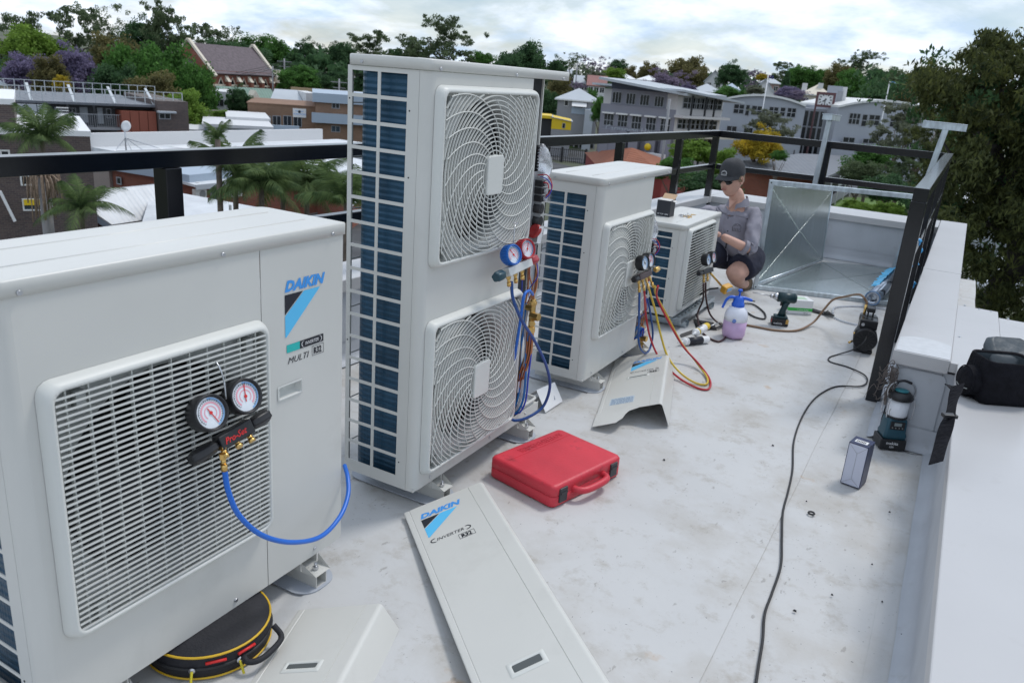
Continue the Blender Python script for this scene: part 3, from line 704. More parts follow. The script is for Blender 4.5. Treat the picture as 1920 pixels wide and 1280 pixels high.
# opened service bays of the tall unit and the third unit
M_rear_shade = mat('rear_panel_shade', (.10, .11, .12), .5); M_ins = mat('insulation_black', (.035, .035, .04), .9, bump=.5, bscale=60); M_insg = mat('insulation_grey', (.10, .10, .11), .95, bump=.8, bscale=50)
WIRE = [mat('wire_insulation', c, .4) for c in ((.5, .03, .05), (.03, .06, .5), (.65, .55, .42), (.55, .56, .6), (.03, .2, .55), (.4, .1, .05))]
def bay(t, W_, H_, tall):
    z0 = .081; zt = z0 + H_ - .034; D_ = .31; dz = 0 if tall else -.44; rq = random.Random(3)
    P = lambda x, y, z: (x, y, z + dz)
    mb = MB(); mb.box(-D_ + .001, W_ - .005, z0 + .036, -.108, W_ - .002, zt); obj('end_panel', mb, M_rear_shade, t)  # ivory sheet; shade on its inner face is painted as dark grey
    mb = MB(); mb.box(-.108, W_ - .008, z0 + .036, -.100, W_ - .001, zt); obj('panel_edge', mb, M_ivory, t)
    mb = MB(); mb.box(-.03, .668, .84 + dz, -.034, .86, 1.14 + dz); mb.box(-.028, .80, .86 + dz, .0, .803, 1.12 + dz); mb.box(-.03, .668, .84 + dz, -.20, .86, .844 + dz); eb = obj('electrical_box', mb, M_part, t)
    mb = MB(); mb.box(-.050, .80, 1.11 + dz, -.036, .815, 1.24 + dz)
    for i in range(10): mb.box(-.036, .802, 1.118 + dz + i * .012, -.031, .813, 1.124 + dz + i * .012)
    obj('terminal_strip', mb, M_blackp, eb)
    for i in range(3): z = 1.096 + dz - i * .030; m = MB(); m.box(-.040, .79, z - .012, .004, .84, z + .012); tb = obj('terminal_block', m, M_blackp, eb, bevel=.003); m = MB(); m.cyl((.004, .815, z), (.014, .815, z), .011, n=12); obj('terminal', m, M_clear, tb)
    for i, z in enumerate((.995, .945)): m = MB(); m.cyl((-.05, .81, z + dz), (.0, .81, z + dz), .021, n=14); obj('capacitor', m, M_blackp if i else M_rubber, eb)
    m = MB(); m.lathe([(0, .0), (.012, 0), (.014, .006), (.026, .008), (.030, .014), (.028, .024), (.020, .028), (.010, .022), (0, .02)], 20, basis((-.010, .80, .900 + dz), (1, 0, .2), (0, .5, 1))); obj('red_cap', m, mat('red_plastic', (.35, .02, .02), .35), eb)
    for i, pts in enumerate((((-.02, .81, 1.12), (.01, .81, 1.115), (.034, .81, 1.09), (.030, .81, 1.06), (.005, .81, 1.03)), ((-.03, .81, 1.125), (.005, .815, 1.13), (.030, .81, 1.11), (.036, .81, 1.08), (.012, .81, 1.045)), ((-.01, .80, 1.10), (.02, .80, 1.10), (.028, .80, 1.08)))):
        m = MB(); m.tube([P(*q) for q in pts], .0022, 6, 6); obj('wire', m, WIRE[(1, 0, 0)[i]], eb)
    m = MB(); m.slab([P(.012, .78, .93), P(.020, .80, .93), P(.012, .80, .86), P(.004, .78, .86)], .001); obj('paper', m, M_wprint, eb)
    # below: a nest of thin copper and control wires, brass valves, pipes and lagging
    for i in range(9):
        x = rq.uniform(-.05, .0); m = MB(); q = [(x, .80, .80), (x + rq.uniform(-.02, .03), .80 + rq.uniform(-.02, .02), .73), (x + rq.uniform(-.03, .03), .81, .66), (x + rq.uniform(-.02, .02), .80, .60)]
        m.tube([P(*a_) for a_ in q], .0022 if i % 2 else .0034, 6, 6); obj('wire' if i % 2 else 'copper_pipe', m, M_copper if i % 2 == 0 else WIRE[i % 6], t)
    c = Vector((.002, .80, .555 + dz)); m = MB(); m.cyl(c - V3(0, 0, .065), c + V3(0, 0, .07), .013, n=10); m.cyl(c + V3(-.004, -.004, .0), c + V3(.038, -.01, .0), .017, n=6, smooth=False); m.cyl(c + V3(0, 0, .03), c + V3(-.03, .0, .03), .014, n=6, smooth=False); m.cyl(c - V3(0, 0, .03), c + V3(.016, -.022, -.03), .014, n=6, smooth=False)
    m.cyl(c - V3(0, 0, .075), c - V3(0, 0, .05), .018, n=6, smooth=False); m.cyl(c + V3(0, 0, .045), c + V3(0, 0, .06), .017, n=6, smooth=False); obj('service_valve', m, M_brass, t, bevel=.001)
    zb = .10 if tall else .10
    for i in range(3): m = MB(); m.tube([(-.012 + .012 * i, .80, .49 + dz), (-.012 + .011 * i, .80, .38 + dz * .8), (-.03 + .01 * i, .79, .28 + dz * .4), (-.05, .78, zb)], .0062, 8, 6); obj('copper_pipe', m, M_copper, t)
    m = MB(); m.lathe([(0, .0), (.05, .0), (.058, .05), (.055, .18), (.035, .24), (0, .25)], 18, Matrix.Translation((-.095, .80, z0 + .02)) @ Matrix.Diagonal((1, 1, 1.15 if tall else .7, 1))); obj('compressor', m, M_ins, t)
    m = MB(); m.tube([(-.07, .79, z0 + .03), (-.055, .785, z0 + .12), (-.045, .785, z0 + .24), (-.06, .79, z0 + (.36 if tall else .28))], lambda a_: .018 + .004 * math.sin(a_ * 9), 10, 6); obj('insulated_pipe', m, M_insg, t)
    m = MB(); m.box(-.022, .768, z0 + .13, -.0205, .80, z0 + .18); obj('tag', m, M_wprint, t)
    for i in range(4):
        m = MB(); x = -.035 + .013 * i; m.tube([(x, .81, .60 + dz), (x + .006 - .01 * (i % 2), .80, .50 + dz), (x - .004 + .012 * (i % 2), .80, .40 + dz * .8), (x + .010, .79, .28 + dz * .4), (x + .012, .78, .18), (x - .01, .77, .118), (x - .04, .76, .115)], .0055 if i < 3 else .004, 8, 6); obj('cable', m, WIRE[(4, 3, 4, 1)[i]], t)
    m = MB(); m.box(-.005, W_ - .16, z0 + .036, -.11, W_ - .01, z0 + .039); m.tube([(-.008, W_ - .15, z0 + .06), (-.008, W_ - .03, z0 + .06), (-.03, W_ - .012, z0 + .06), (-.10, W_ - .012, z0 + .06)], .007, 6, 4); obj('valve_plate', m, M_ivory, t)
def V3(a, b, c): return Vector((a, b, c))
bay(U_T, .94, 1.438, True)
bay(U_C, .94, .994, False)
# plastic bags tucked under the lids of the opened units
for (px, py, pz, t, s) in ((-.030, .83, 1.245, U_T, .75), (-.030, .83, .805, U_C, .7)):
    m = MB(); R_ = random.Random(9); loops = []
    for i in range(9):
        f = i / 8; r = (.012 + .05 * math.sin(PI * min(1, f * 1.05)) ** .7) * s; loops.append([(px + (r * .6 * math.cos(a) + R_.uniform(-.006, .006)), py + .05 * f + r * math.sin(a) + R_.uniform(-.006, .006), pz - f * .20 * s) for a in [2 * PI * j / 14 for j in range(14)]])
    m.loft(loops, cap0=True, cap1=True); 
    bagm = mat('bag_film', (.86, .88, .92), .25, var=.1, scale=20, trans=.75)
    obj('manual_bag', m, bagm, t, recalc=True)
# ------------------------------------------------------------------ things on the roof
def V(*a): return Vector(a)
M_hoseb = mat('blue_hose', (.012, .13, .55), .35, var=.05); M_hoser = mat('red_hose', (.45, .02, .03), .35, var=.05); M_hosey = mat('yellow_hose', (.60, .42, .03), .35, var=.05)
M_hosed = mat('dark_blue_hose', (.015, .07, .25), .35, var=.05); M_hosem = mat('maroon_hose', (.05, .015, .015), .35, var=.1)
M_dialw = mat('dial_face', (.72, .76, .80), .35, var=.02); M_dialp = mat('dial_pink', (.75, .35, .42), .4, var=.02); M_dialb = mat('dial_blue', (.25, .45, .72), .4, var=.02)
M_lens = mat('gauge_lens', (.9, .92, .95), .08, trans=.95, var=0)
def hose(name, pts, r, m, label, cat='hose', group=None, k=10):
    g = MB(); g.tube(pts, r, 10, k); o = obj(name, g, m, None, recalc=False); tag(o, label, cat, group); return o
def ring_pts(r, n=28, a0=0, a1=2 * PI): return [(r * math.cos(a0 + (a1 - a0) * i / n), r * math.sin(a0 + (a1 - a0) * i / n)) for i in range(n + 1)]
def gauge(parent, c, R, depth, face, casem, tilt=(1, 0, 0), knurl=False, needle=.4, inner=M_dialp):
    """round dial: c centre of the glass, face = outward normal"""
    n = Vector(face).normalized(); z = Vector((0, 0, 1)); y = (z - n * z.dot(n)).normalized(); x = y.cross(n)
    Mx = Matrix(((x.x, y.x, n.x, c[0]), (x.y, y.y, n.y, c[1]), (x.z, y.z, n.z, c[2]), (0, 0, 0, 1)))
    g = MB(); g.lathe([(R * .3, -depth), (R * .92, -depth * .96), (R, -depth * .8), (R * 1.02, -.006), (R * 1.0, 0), (R * .94, .002), (R * .86, -.002), (R * .84, -.007)], 28, Mx); gg = obj('gauge', g, casem, parent, recalc=False)
    if knurl:
        g = MB()
        for i in range(24): a = 2 * PI * i / 24; g.add([Mx @ Vector((R * 1.07 * math.cos(a + d_) if k else R * math.cos(a + d_), R * 1.07 * math.sin(a + d_) if k else R * math.sin(a + d_), zz)) for zz in (-depth * .75, -.004) for d_, k in ((-.09, 0), (-.05, 1), (.05, 1), (.09, 0))], [(0, 1, 2, 3)[::-1], (4, 5, 6, 7), (0, 4, 5, 1), (1, 5, 6, 2), (2, 6, 7, 3)])
        obj('grip', g, casem, gg, recalc=False)
    def disc(r0, r1, zz, m, nm, a0=0, a1=2 * PI):
        g = MB(); n_ = 28; vs = []
        for i in range(n_ + 1): a = a0 + (a1 - a0) * i / n_; vs += [Mx @ Vector((r0 * math.cos(a), r0 * math.sin(a), zz)), Mx @ Vector((r1 * math.cos(a), r1 * math.sin(a), zz))]
        g.add(vs, [(2 * i, 2 * i + 1, 2 * i + 3, 2 * i + 2) for i in range(n_)]); obj(nm, g, m, gg, recalc=False)
    disc(0, R * .85, -.0068, M_dialw, 'dial'); disc(R * .50, R * .60, -.0063, inner, 'dial_ring', -.9, 4.0); disc(R * .32, R * .38, -.0063, inner, 'dial_ring', -.9, 4.0); disc(R * .70, R * .72, -.0063, M_ink, 'dial_ring', -.9, 4.0); disc(R * .72, R * .82, -.0064, M_dialb, 'dial_ring', -1.2, 1.6)
    g = MB()
    for i in range(27): a = -.9 + 4.9 * i / 26; g.bar(Mx @ Vector((R * .64 * math.cos(a), R * .64 * math.sin(a), -.006)), Mx @ Vector((R * (.71 if i % 3 else .76) * math.cos(a), R * (.71 if i % 3 else .76) * math.sin(a), -.006)), .0009, .0004, n)
    obj('tick_mark', g, M_ink, gg, recalc=False)
    g = MB(); a = needle; g.bar(Mx @ Vector((-R * .3 * math.cos(a), -R * .3 * math.sin(a), -.0052)), Mx @ Vector((R * .68 * math.cos(a), R * .68 * math.sin(a), -.0052)), .0022, .0006, n); g.cyl(Mx @ Vector((0, 0, -.006)), Mx @ Vector((0, 0, -.004)), .004, n=10); obj('needle', g, M_red if inner == M_dialp else M_ink, gg, recalc=False)
    return gg
def knob(parent, a, b, r, m, lobes=6):
    a = Vector(a); b = Vector(b); d = (b - a).normalized(); x, y = frame_of(d); g = MB(); k = 24; loops = []
    for t_, s_ in ((0, .55), (.12, .9), (.45, 1), (.85, 1), (1, .8)): loops.append([a.lerp(b, t_) + (x * math.cos(2 * PI * i / k) + y * math.sin(2 * PI * i / k)) * r * s_ * (1 + .10 * math.cos(lobes * 2 * PI * i / k)) for i in range(k)])
    g.loft(loops, cap0=True, cap1=True); return obj('knob', g, m, parent)
def fitting(parent, a, b, r=.0085):
    a = Vector(a); b = Vector(b); g = MB(); g.cyl(a, a.lerp(b, .30), r, n=6, smooth=False); g.cyl(a.lerp(b, .30), a.lerp(b, .62), r * .72, n=10); g.cyl(a.lerp(b, .62), b, r * .92, n=10); return obj('fitting', g, M_brass, parent)

# 1. manifold on the nearest unit
o_ = onx(430, 800, -1.395); ma = thing('gauge_manifold', 'black two gauge manifold with red lettering hooked on the nearest slatted grille', 'gauge set', tuple(o_))
def rel(u, v, x): return onx(u, v, x) - Vector(o_)
gauge(ma, rel(398, 773, -1.372), .043, .05, (.90, -.10, .36), M_blackp, needle=-1.1)
gauge(ma, rel(463, 742, -1.372), .043, .05, (.90, -.10, .36), M_blackp, needle=1.45)
a = rel(408, 833, -1.385); b = rel(468, 797, -1.385); d = (b - a); g = MB(); g.bar(a, b, .030, .036, (-.35, 0, .9)); obj('body', g, M_blackp, ma, bevel=.003)
nn = Vector((.93, 0, .36)); up_ = d.normalized().cross(nn) * -1
put_text('lettering', 'Pro-Set', M_red, ma, Matrix.Translation(a + d * .10 + nn * .0185 - Vector((0, 0, .007))) @ basis((0, 0, 0), d.normalized(), (-.36, 0, .93)), size=.021, shear=.25, offset=.0005)
knob(ma, a - d * .02, a - d * .78, .0155, M_blackp); knob(ma, b + d * .03, b + d * .62, .0155, M_blackp)
for u, v, u2, v2 in ((417, 838, 420, 858), (441, 826, 446, 838), (464, 813, 470, 828)): fitting(ma, rel(u, v - 2, -1.378), rel(u2 + 4, v2, -1.360), .0095)
fitting(ma, rel(417, 850, -1.365), rel(421, 882, -1.362), .0085)
g = MB(); g.tube([rel(424, 748, -1.39), rel(420, 715, -1.40), rel(412, 690, -1.41), rel(402, 676, -1.43), rel(398, 690, -1.44)], .0022, 6, 6); obj('hook', g, M_steel, ma, recalc=False)
hose('charging_hose', [onx(421, 880, -1.362), onx(428, 920, -1.355), onx(448, 965, -1.345), onx(490, 1002, -1.335), onx(545, 1016, -1.33), onx(600, 1006, -1.34), onx(636, 970, -1.36), onx(652, 930, -1.39), onx(652, 895, -1.43), onx(646, 872, -1.47)], .0068, M_hoseb, 'bright blue hose looping below the gauges of the nearest unit')

# 2. manifold on the tall unit
o_ = onx(966, 498, -1.36); mbb = thing('gauge_manifold', 'silver manifold with one blue and one red gauge on the tall unit', 'gauge set', tuple(o_))
gauge(mbb, rel(965, 477, -1.335), .036, .045, (.90, -.28, .30), mat('blue_gauge_case', (.01, .12, .45), .4), knurl=True, needle=2.2)
gauge(mbb, rel(991, 466, -1.335), .036, .045, (.90, -.28, .30), mat('red_gauge_case', (.40, .02, .03), .4), knurl=True, needle=1.2)
a = rel(945, 513, -1.35); b = rel(992, 491, -1.35); d = b - a; g = MB(); g.bar(a + d * .08, b, .032, .032, (-.3, 0, .9)); obj('body', g, mat('cast_aluminium', (.62, .62, .60), .45, .5), mbb, bevel=.003)
put_text('lettering', 'CPS', M_ink, mbb, Matrix.Translation(a + d * .45 + nn * .0165 - Vector((0, 0, .004))) @ basis((0, 0, 0), d.normalized(), (-.36, 0, .93)), size=.014)
knob(mbb, a - d * .02, a - d * .32, .018, mat('knob_dark_teal', (.02, .06, .08), .4), 5); knob(mbb, b + d * .05, b + d * .3, .017, mat('knob_red', (.35, .03, .04), .4), 5)
for f_ in (.18, .45, .72): p_ = a + d * f_; fitting(mbb, p_ - Vector((0, 0, .016)), p_ + Vector((.004, .004, -.055)), .0085)
g = MB(); g.tube([rel(963, 455, -1.36), rel(965, 425, -1.375), rel(972, 418, -1.385), rel(962, 418, -1.40)], .002, 6, 5); obj('hook', g, M_steel, mbb, recalc=False)
hose('charging_hose', [onx(959, 528, -1.345), onx(962, 560, -1.34), onx(978, 600, -1.33), onx(1003, 640, -1.32), onx(1024, 685, -1.31), onx(1031, 725, -1.31), onx(1018, 762, -1.33), onx(990, 782, -1.36), onx(967, 788, -1.40), onx(955, 783, -1.43)], .0062, M_hosed, 'dark blue hose hanging in a wide loop beside the tall unit')
hose('charging_hose', [onx(999, 552, -1.40), onx(992, 545, -1.39), onx(982, 556, -1.385), onx(976, 600, -1.39), onx(968, 650, -1.40), onx(962, 690, -1.42)], .006, M_hoseb, 'short blue hose from the brass valve of the tall unit')

# 3. manifold on the third unit
o_ = onx(1209, 510, -1.34); mc = thing('gauge_manifold', 'black gauge manifold with many brass fittings on the third unit', 'gauge set', tuple(o_))
gauge(mc, rel(1211, 493, -1.315), .040, .045, (.97, -.16, .20), M_blackp, needle=2.2, inner=M_dialb)
gauge(mc, rel(1222, 488, -1.335), .040, .045, (.97, -.16, .20), M_blackp, needle=1.2)
a = rel(1196, 521, -1.345); b = rel(1218, 511, -1.345); d = b - a; g = MB(); g.bar(a, b, .03, .03, (-.3, 0, .9)); obj('body', g, mat('dark_aluminium', (.10, .07, .07), .4, .6), mc, bevel=.003); knob(mc, a, a - d * .35, .017, M_blackp); knob(mc, b + d * .5, b + d * .8, .015, M_brass, 5)
ft = []
for i in range(4):
    p_ = a + d * (.1 + .28 * i) - Vector((0, 0, .012)); q_ = p_ + Vector((.012 + .006 * i, .006 * i, -.065)); fitting(mc, p_, q_, .0085); ft.append(q_ + Vector(o_))
def chain(pix, x0, x1, first=None):
    P = [onx(u, v, x0 + (x1 - x0) * i / (len(pix) - 1)) for i, (u, v) in enumerate(pix)]
    if first is not None: P[0] = first
    return P
hose('charging_hose', chain([(1199, 550), (1198, 600), (1197, 635), (1202, 655), (1211, 662), (1219, 652), (1224, 625), (1219, 585), (1214, 560)], -1.32, -1.36, ft[0]), .0058, M_hosed, 'dark blue hose hanging in a narrow loop under the third gauge set')
def drape(pix, zz, first):
    P = [first] + [onz(u, v, z) for (u, v), z in zip(pix, zz)]; return P
hose('charging_hose', drape([(1211, 590), (1219, 632), (1237, 672), (1270, 706), (1305, 726), (1328, 729), (1331, 712), (1312, 684), (1280, 648), (1252, 600), (1232, 558)], [.30, .17, .07, .02, .008, .008, .010, .03, .10, .26, .40], ft[1]) + [ft[3] + V(.02, .01, .01)], .0058, M_hoser, 'red hose sweeping across the roof from the third gauge set')
hose('charging_hose', drape([(1228, 580), (1239, 628), (1252, 668), (1275, 698), (1303, 717), (1324, 720), (1325, 706), (1305, 678), (1276, 640), (1250, 590), (1230, 552)], [.34, .20, .10, .04, .010, .010, .012, .03, .12, .28, .42], ft[2]) + [ft[3] + V(.01, -.01, .01)], .0058, M_hosey, 'yellow hose lying inside the loop of the red hose')

# 4. manifold on the small unit
o_ = onx(1325, 500, -1.36); md = thing('gauge_manifold', 'black gauge manifold hooked on the smallest unit beside the man', 'gauge set', tuple(o_))
gauge(md, rel(1330, 487, -1.325), .040, .045, (.97, -.16, .18), M_blackp, needle=2.2, inner=M_dialb)
gauge(md, rel(1340, 482, -1.345), .040, .045, (.97, -.16, .18), M_blackp, needle=1.2)
a = rel(1316, 511, -1.36); b = rel(1334, 505, -1.36); d = b - a; g = MB(); g.bar(a, b, .03, .03, (-.3, 0, .9)); obj('body', g, M_blackp, md, bevel=.003); knob(md, a, a - d * .35, .016, M_blackp)
g = MB(); P0 = b - Vector((.0, .02, .02)); P1 = rel(1352, 535, -1.30); g.tube([P0, P0.lerp(P1, .5), P1], .008, 8, 1); obj('fitting', g, M_brass, md)
for i in range(2): fitting(md, a + d * (.2 + .4 * i) - V(0, 0, .01), a + d * (.2 + .4 * i) + V(.01, 0, -.07), .009)
vg = onx(1362, 541, -1.26); t = thing('vacuum_gauge', 'small orange vacuum gauge hanging between the gauge set and the spray bottle', 'gauge', tuple(vg)); g = MB(); g.box(-.024, -.036, -.028, .024, .036, .028); obj('body', g, mat('orange_plastic', (.65, .33, .03), .4), t, bevel=.008, rot=(.2, .3, -.4)); g = MB(); g.box(.0245, -.022, -.010, .028, .022, .018); obj('screen', g, M_dialb, t, rot=(.2, .3, -.4))
hose('vacuum_hose', [onz(1319, 532, .30), onz(1318, 562, .16), onz(1308, 590, .05), onz(1316, 622, .008), onz(1345, 640, .008), onz(1362, 628, .008), onz(1352, 606, .010)], .0062, M_hosem, 'maroon hose coiled on the roof right of the small unit', group='coiled hoses by the small unit')
hose('vacuum_hose', [onz(1323, 530, .30), onz(1324, 560, .18), onz(1332, 590, .06), onz(1352, 608, .010), onz(1375, 612, .008)], .0062, M_hosem, 'maroon hose dropping straight from the fourth gauge set', group='coiled hoses by the small unit')
hose('vacuum_hose', [onz(1346, 540, .26), onz(1326, 544, .20), onz(1307, 560, .10), onz(1304, 585, .03), onz(1318, 608, .010), onz(1350, 612, .018), onz(1384, 574, .02), onz(1410, 570, .01), onz(1432, 585, .008), onz(1434, 597, .008), onz(1415, 594, .008), onz(1388, 578, .010), onz(1368, 574, .02)], .006, M_rubber, 'black hose looping out behind the spray bottle')

# ---- loose service covers
M_recess_shade = mat('recess_shade_grey', (.09, .10, .10), .5)  # shade inside the handle slot, put into the colour
def basis4(o, X, Y): X = Vector(X); Y = Vector(Y); Z = X.cross(Y).normalized(); return Matrix(((X.x, Y.x, Z.x, o[0]), (X.y, Y.y, Z.y, o[1]), (X.z, Y.z, Z.z, o[2]), (0, 0, 0, 1)))
def cover(label, tl, tr, axis_len, down, foot, z_l, logo_kw=None, handle=None, notch=False, sticker=False):
    """sheet metal cover lying on the roof: face from tl to tr across the top, running along 'down'; right edge bends into a flange whose foot is 'foot' (top end)"""
    o = Vector((tl.x, tl.y, 0)); t = thing('service_cover', label, 'cover', tuple(o), group='loose service covers lying on the roof'); X = (tr - tl); W_ = X.length; X.normalize(); Y = -down.normalized(); Y = (Y - X * X.dot(Y)).normalized(); Z = X.cross(Y)
    Mx = Matrix(((X.x, Y.x, Z.x, tl.x - o.x), (X.y, Y.y, Z.y, tl.y - o.y), (X.z, Y.z, Z.z, tl.z - o.z), (0, 0, 0, 1))); inv = Mx.inverted(); f = inv @ (foot - o); fx, fz = f.x, f.z
    r = .016; th = .0018; prof = [(0, -.012), (.001, -.001), (.004, 0), (.018, 0), (.020, -.0016), (.0225, 0)]
    prof += [(W_ * .80, 0), (W_ * .803, -.0018), (W_ * .807, 0), (W_ - r, 0)]
    d2 = Vector((fx - W_, fz)).normalized(); a_ = math.atan2(-d2.y, d2.x)
    for i in range(1, 7): q = a_ * i / 6; prof.append((W_ - r + r * math.sin(q) * 1.0, -r * (1 - math.cos(q))))
    ex, ez = prof[-1]; L_ = max(.02, math.hypot(fx - ex, fz - ez)); prof.append((ex + math.cos(a_) * L_, ez - math.sin(a_) * L_))
    def ext(p_, y0, y1):
        g = MB(); off = []
        for i, (x, z) in enumerate(p_):
            a2 = Vector(p_[min(i + 1, len(p_) - 1)]) - Vector(p_[max(i - 1, 0)]); nn_ = Vector((a2.y, -a2.x)).normalized() * th; off.append((x + nn_.x, z + nn_.y))
        lp = list(p_) + off[::-1]; g.loft([[Mx @ Vector((x, y0, z)) for x, z in lp], [Mx @ Vector((x, y1, z)) for x, z in lp]], cap0=True, cap1=True, smooth=False); return g
    if not notch:
        holes = []; obj('panel', ext(prof, 0, -axis_len), M_ivory, t)
    else:
        obj('panel', ext(prof, 0, -axis_len + .155), M_ivory, t)
        # lower end with the cut out for the pipes
        g = MB(); y0, y1 = -axis_len + .1555, -axis_len; k = W_ * .46
        pts = [(0, y0), (0, y1), (k * .75, y1 + .005), (k * .85, y1 + .03), (k * .95, y1 + .05), (k * 1.0, y1 + .09), (k * 1.1, y1 + .13), (k * 1.4, y1 + .152), (k * 1.4, y0)]
        g.add([Mx @ Vector((x, y, 0)) for x, y in pts] + [Mx @ Vector((x, y, -th)) for x, y in pts], [tuple(range(9))[::-1], tuple(range(9, 18))] + [(i, (i + 1) % 9, 9 + (i + 1) % 9, 9 + i) for i in range(9)]); obj('lower_lip', g, M_ivory, t)
        g = MB(); g.add([Mx @ Vector((W_ - .002, y0, -r)), Mx @ Vector((W_ - .002, y0 , -r)), Mx @ Vector((W_, y0, -r))], [(0, 1, 2)])
    if logo_kw: logo(t, Mx @ Matrix.Translation((logo_kw[0], logo_kw[1], .0008)), logo_kw[2], 'inverter')
    if handle:
        hx, hy, hw, hh = handle
        for sc_, zz in ((1, 0),):
            g = MB(); g.loft([[Mx @ Vector((x, y, z)) for x, y in rrect(hx - e, hx + hw + e, hy - e, hy + hh + e, .004)] for e, z in ((.012, .0004), (.008, .0030), (.003, .0034), (0, .0026), (-.001, .0012))]); obj('handle', g, M_ivory2, t, recalc=False)
            g = MB(); g.add([Mx @ Vector((x, y, .0010)) for x, y in rrect(hx + .001, hx + hw - .001, hy + .001, hy + hh - .001, .002)], [tuple(range(20))]); obj('handle_recess_shade', g, M_recess_shade, t, recalc=False)  # flat dark face over the solid panel, painted as the shaded recess
    if sticker:
        g = MB(); g.add([Mx @ Vector(q) for q in ((.05, -axis_len + .24, .0006), (.17, -axis_len + .24, .0006), (.17, -axis_len + .33, .0006), (.05, -axis_len + .33, .0006))], [(0, 1, 2, 3)]); s_ = obj('wiring_label', g, mat('label_paper_blue', (.50, .57, .62), .5), t, recalc=False); g = MB(); rq = random.Random(4)
        for i in range(9):
            x = .056
            while x < .16: l_ = rq.uniform(.006, .03); g.add([Mx @ Vector(q) for q in ((x, -axis_len + .245 + i * .009, .001), (min(.165, x + l_), -axis_len + .245 + i * .009, .001), (min(.165, x + l_), -axis_len + .2485 + i * .009, .001), (x, -axis_len + .2485 + i * .009, .001))], [(0, 1, 2, 3)]); x += l_ + .004
        obj('label_print', g, mat('print_dull_blue', (.12, .22, .38), .5), s_, recalc=False)
    return t
tl = V(-1.447, 2.002, .016); dn = V(.737, -.674, .036)
cover('long pale cover with brand print and handle, in the centre foreground by the red case', tl, V(-1.259, 2.215, .112), 1.30, dn, V(-1.245, 2.232, .002), 0, logo_kw=(.045, -.055, .140), handle=(.105, -.915, .080, .028))
tl = V(-1.502, 4.066, .006); dn = V(.258, -.966, 0)
cover('loose cover with pipe cut-out lying in front of the third unit', tl, V(-1.222, 4.150, .111), 1.005, dn, V(-1.178, 4.164, .004), 0, logo_kw=(.115, -.12, .15), handle=(.115, -.40, .095, .018), notch=True, sticker=True)
tl = V(-1.379, 1.418, .006); dn = V(.40, -.917, 0)
cover('plain loose cover at the bottom edge, beside the round black bag', tl, V(-1.144, 1.500, .08), .75, dn, V(-1.091, 1.508, .004), 0, handle=(.08, -.25, .085, .02))
# small bracket cover beside the third unit
q0 = onz(1023, 773, .003); q1 = onz(1055, 752, .003); q2 = onz(1040, 716, .095); q3 = onz(1006, 731, .095); q4 = onz(968, 748, .003); q5 = onz(1010, 725, .003)
t = thing('pipe_cover', 'small white bent pipe cover standing between the tall unit and third unit', 'cover', (q0.x, q0.y, 0)); O = Vector((q0.x, q0.y, 0)); g = MB(); g.slab([q0 - O, q1 - O, q2 - O, q3 - O], .002); c_ = q0.lerp(q2, .5)
obj('front_face', g, M_white, t); g = MB(); g.slab([q3 - O + V(-.0005, 0, 0), q2 - O + V(-.0005, 0, 0), q2 - O + V(-.08, .05, -.085), q3 - O + V(-.10, .03, -.085)], .002); obj('rear_face', g, M_white, t)
e1 = (q1 - q0) ; e2 = (q3 - q0); nn2 = e1.cross(e2).normalized(); g = MB(); g.tube([q0 - O + e1 * .62 + e2 * .25 + nn2 * .001, q0 - O + e1 * .70 + e2 * .80 + nn2 * .001], .006, 8, 1); obj('slot_rib', g, mat_pad, t)

# ---- round black hose bag with yellow piping
c = onz(395, 1200, 0); c.x, c.y = -1.490, 1.200
bg_ = thing('tool_bag', 'round black zip bag with yellow piping, half under the nearest unit', 'bag', (c.x, c.y, .002)); M_bagk = mat('black_nylon', (.012, .012, .016), .7, var=.2, bump=.2, bscale=120); M_pipe = mat('yellow_piping', (.65, .40, .02), .5)
R_ = .158; g = MB(); g.lathe([(0, 0), (R_ * .95, 0), (R_, .008), (R_ * 1.01, .035), (R_, .066), (R_ * .97, .072), (R_ * .6, .077), (0, .078)], 40); obj('body', g, M_bagk, bg_)
for z in (.006, .068): g = MB(); g.tube([(x, y, z) for x, y in ring_pts(R_ * 1.0, 48)], .0032, 6, 1, cap=False); obj('piping', g, M_pipe, bg_, recalc=False)
g = MB(); g.tube([(x, y, .036) for x, y in ring_pts(R_ * 1.015, 48)], .004, 6, 1, cap=False); obj('zip', g, M_rubber, bg_, recalc=False)
for a_, l_ in ((-.95, .03), (-.25, .03)):
    p_ = V(R_ * 1.03 * math.cos(a_), R_ * 1.03 * math.sin(a_), .036); o2 = V(math.cos(a_), math.sin(a_), 0); g = MB(); g.lathe([(0, 0), (.008, .001), (.008, .004), (0, .005)], 12, basis(p_, (-math.sin(a_), math.cos(a_), 0), (0, 0, 1))); zp = obj('zip_slider', g, M_steel, bg_)
    g = MB(); g.tube([p_ + o2 * .004, p_ + o2 * .016 - V(0, 0, .02), p_ + o2 * .022 - V(0, 0, .030)], .0035, 6, 3); obj('zip_pull', g, mat('yellow_pull', (.60, .50, .02), .4), zp)
for a_ in (-.1, -.6): p_ = V(R_ * 1.012 * math.cos(a_), R_ * 1.012 * math.sin(a_), .052); g = MB(); g.tube([p_ + V(-math.sin(a_), math.cos(a_), 0) * s_ for s_ in (-.025, 0, .025)], .004, 6, 1); obj('red_tab', g, M_red, bg_)
a_ = .12; p_ = V(R_ * math.cos(a_), R_ * math.sin(a_), .04); tt = V(-math.sin(a_), math.cos(a_), 0); o2 = V(math.cos(a_), math.sin(a_), 0)
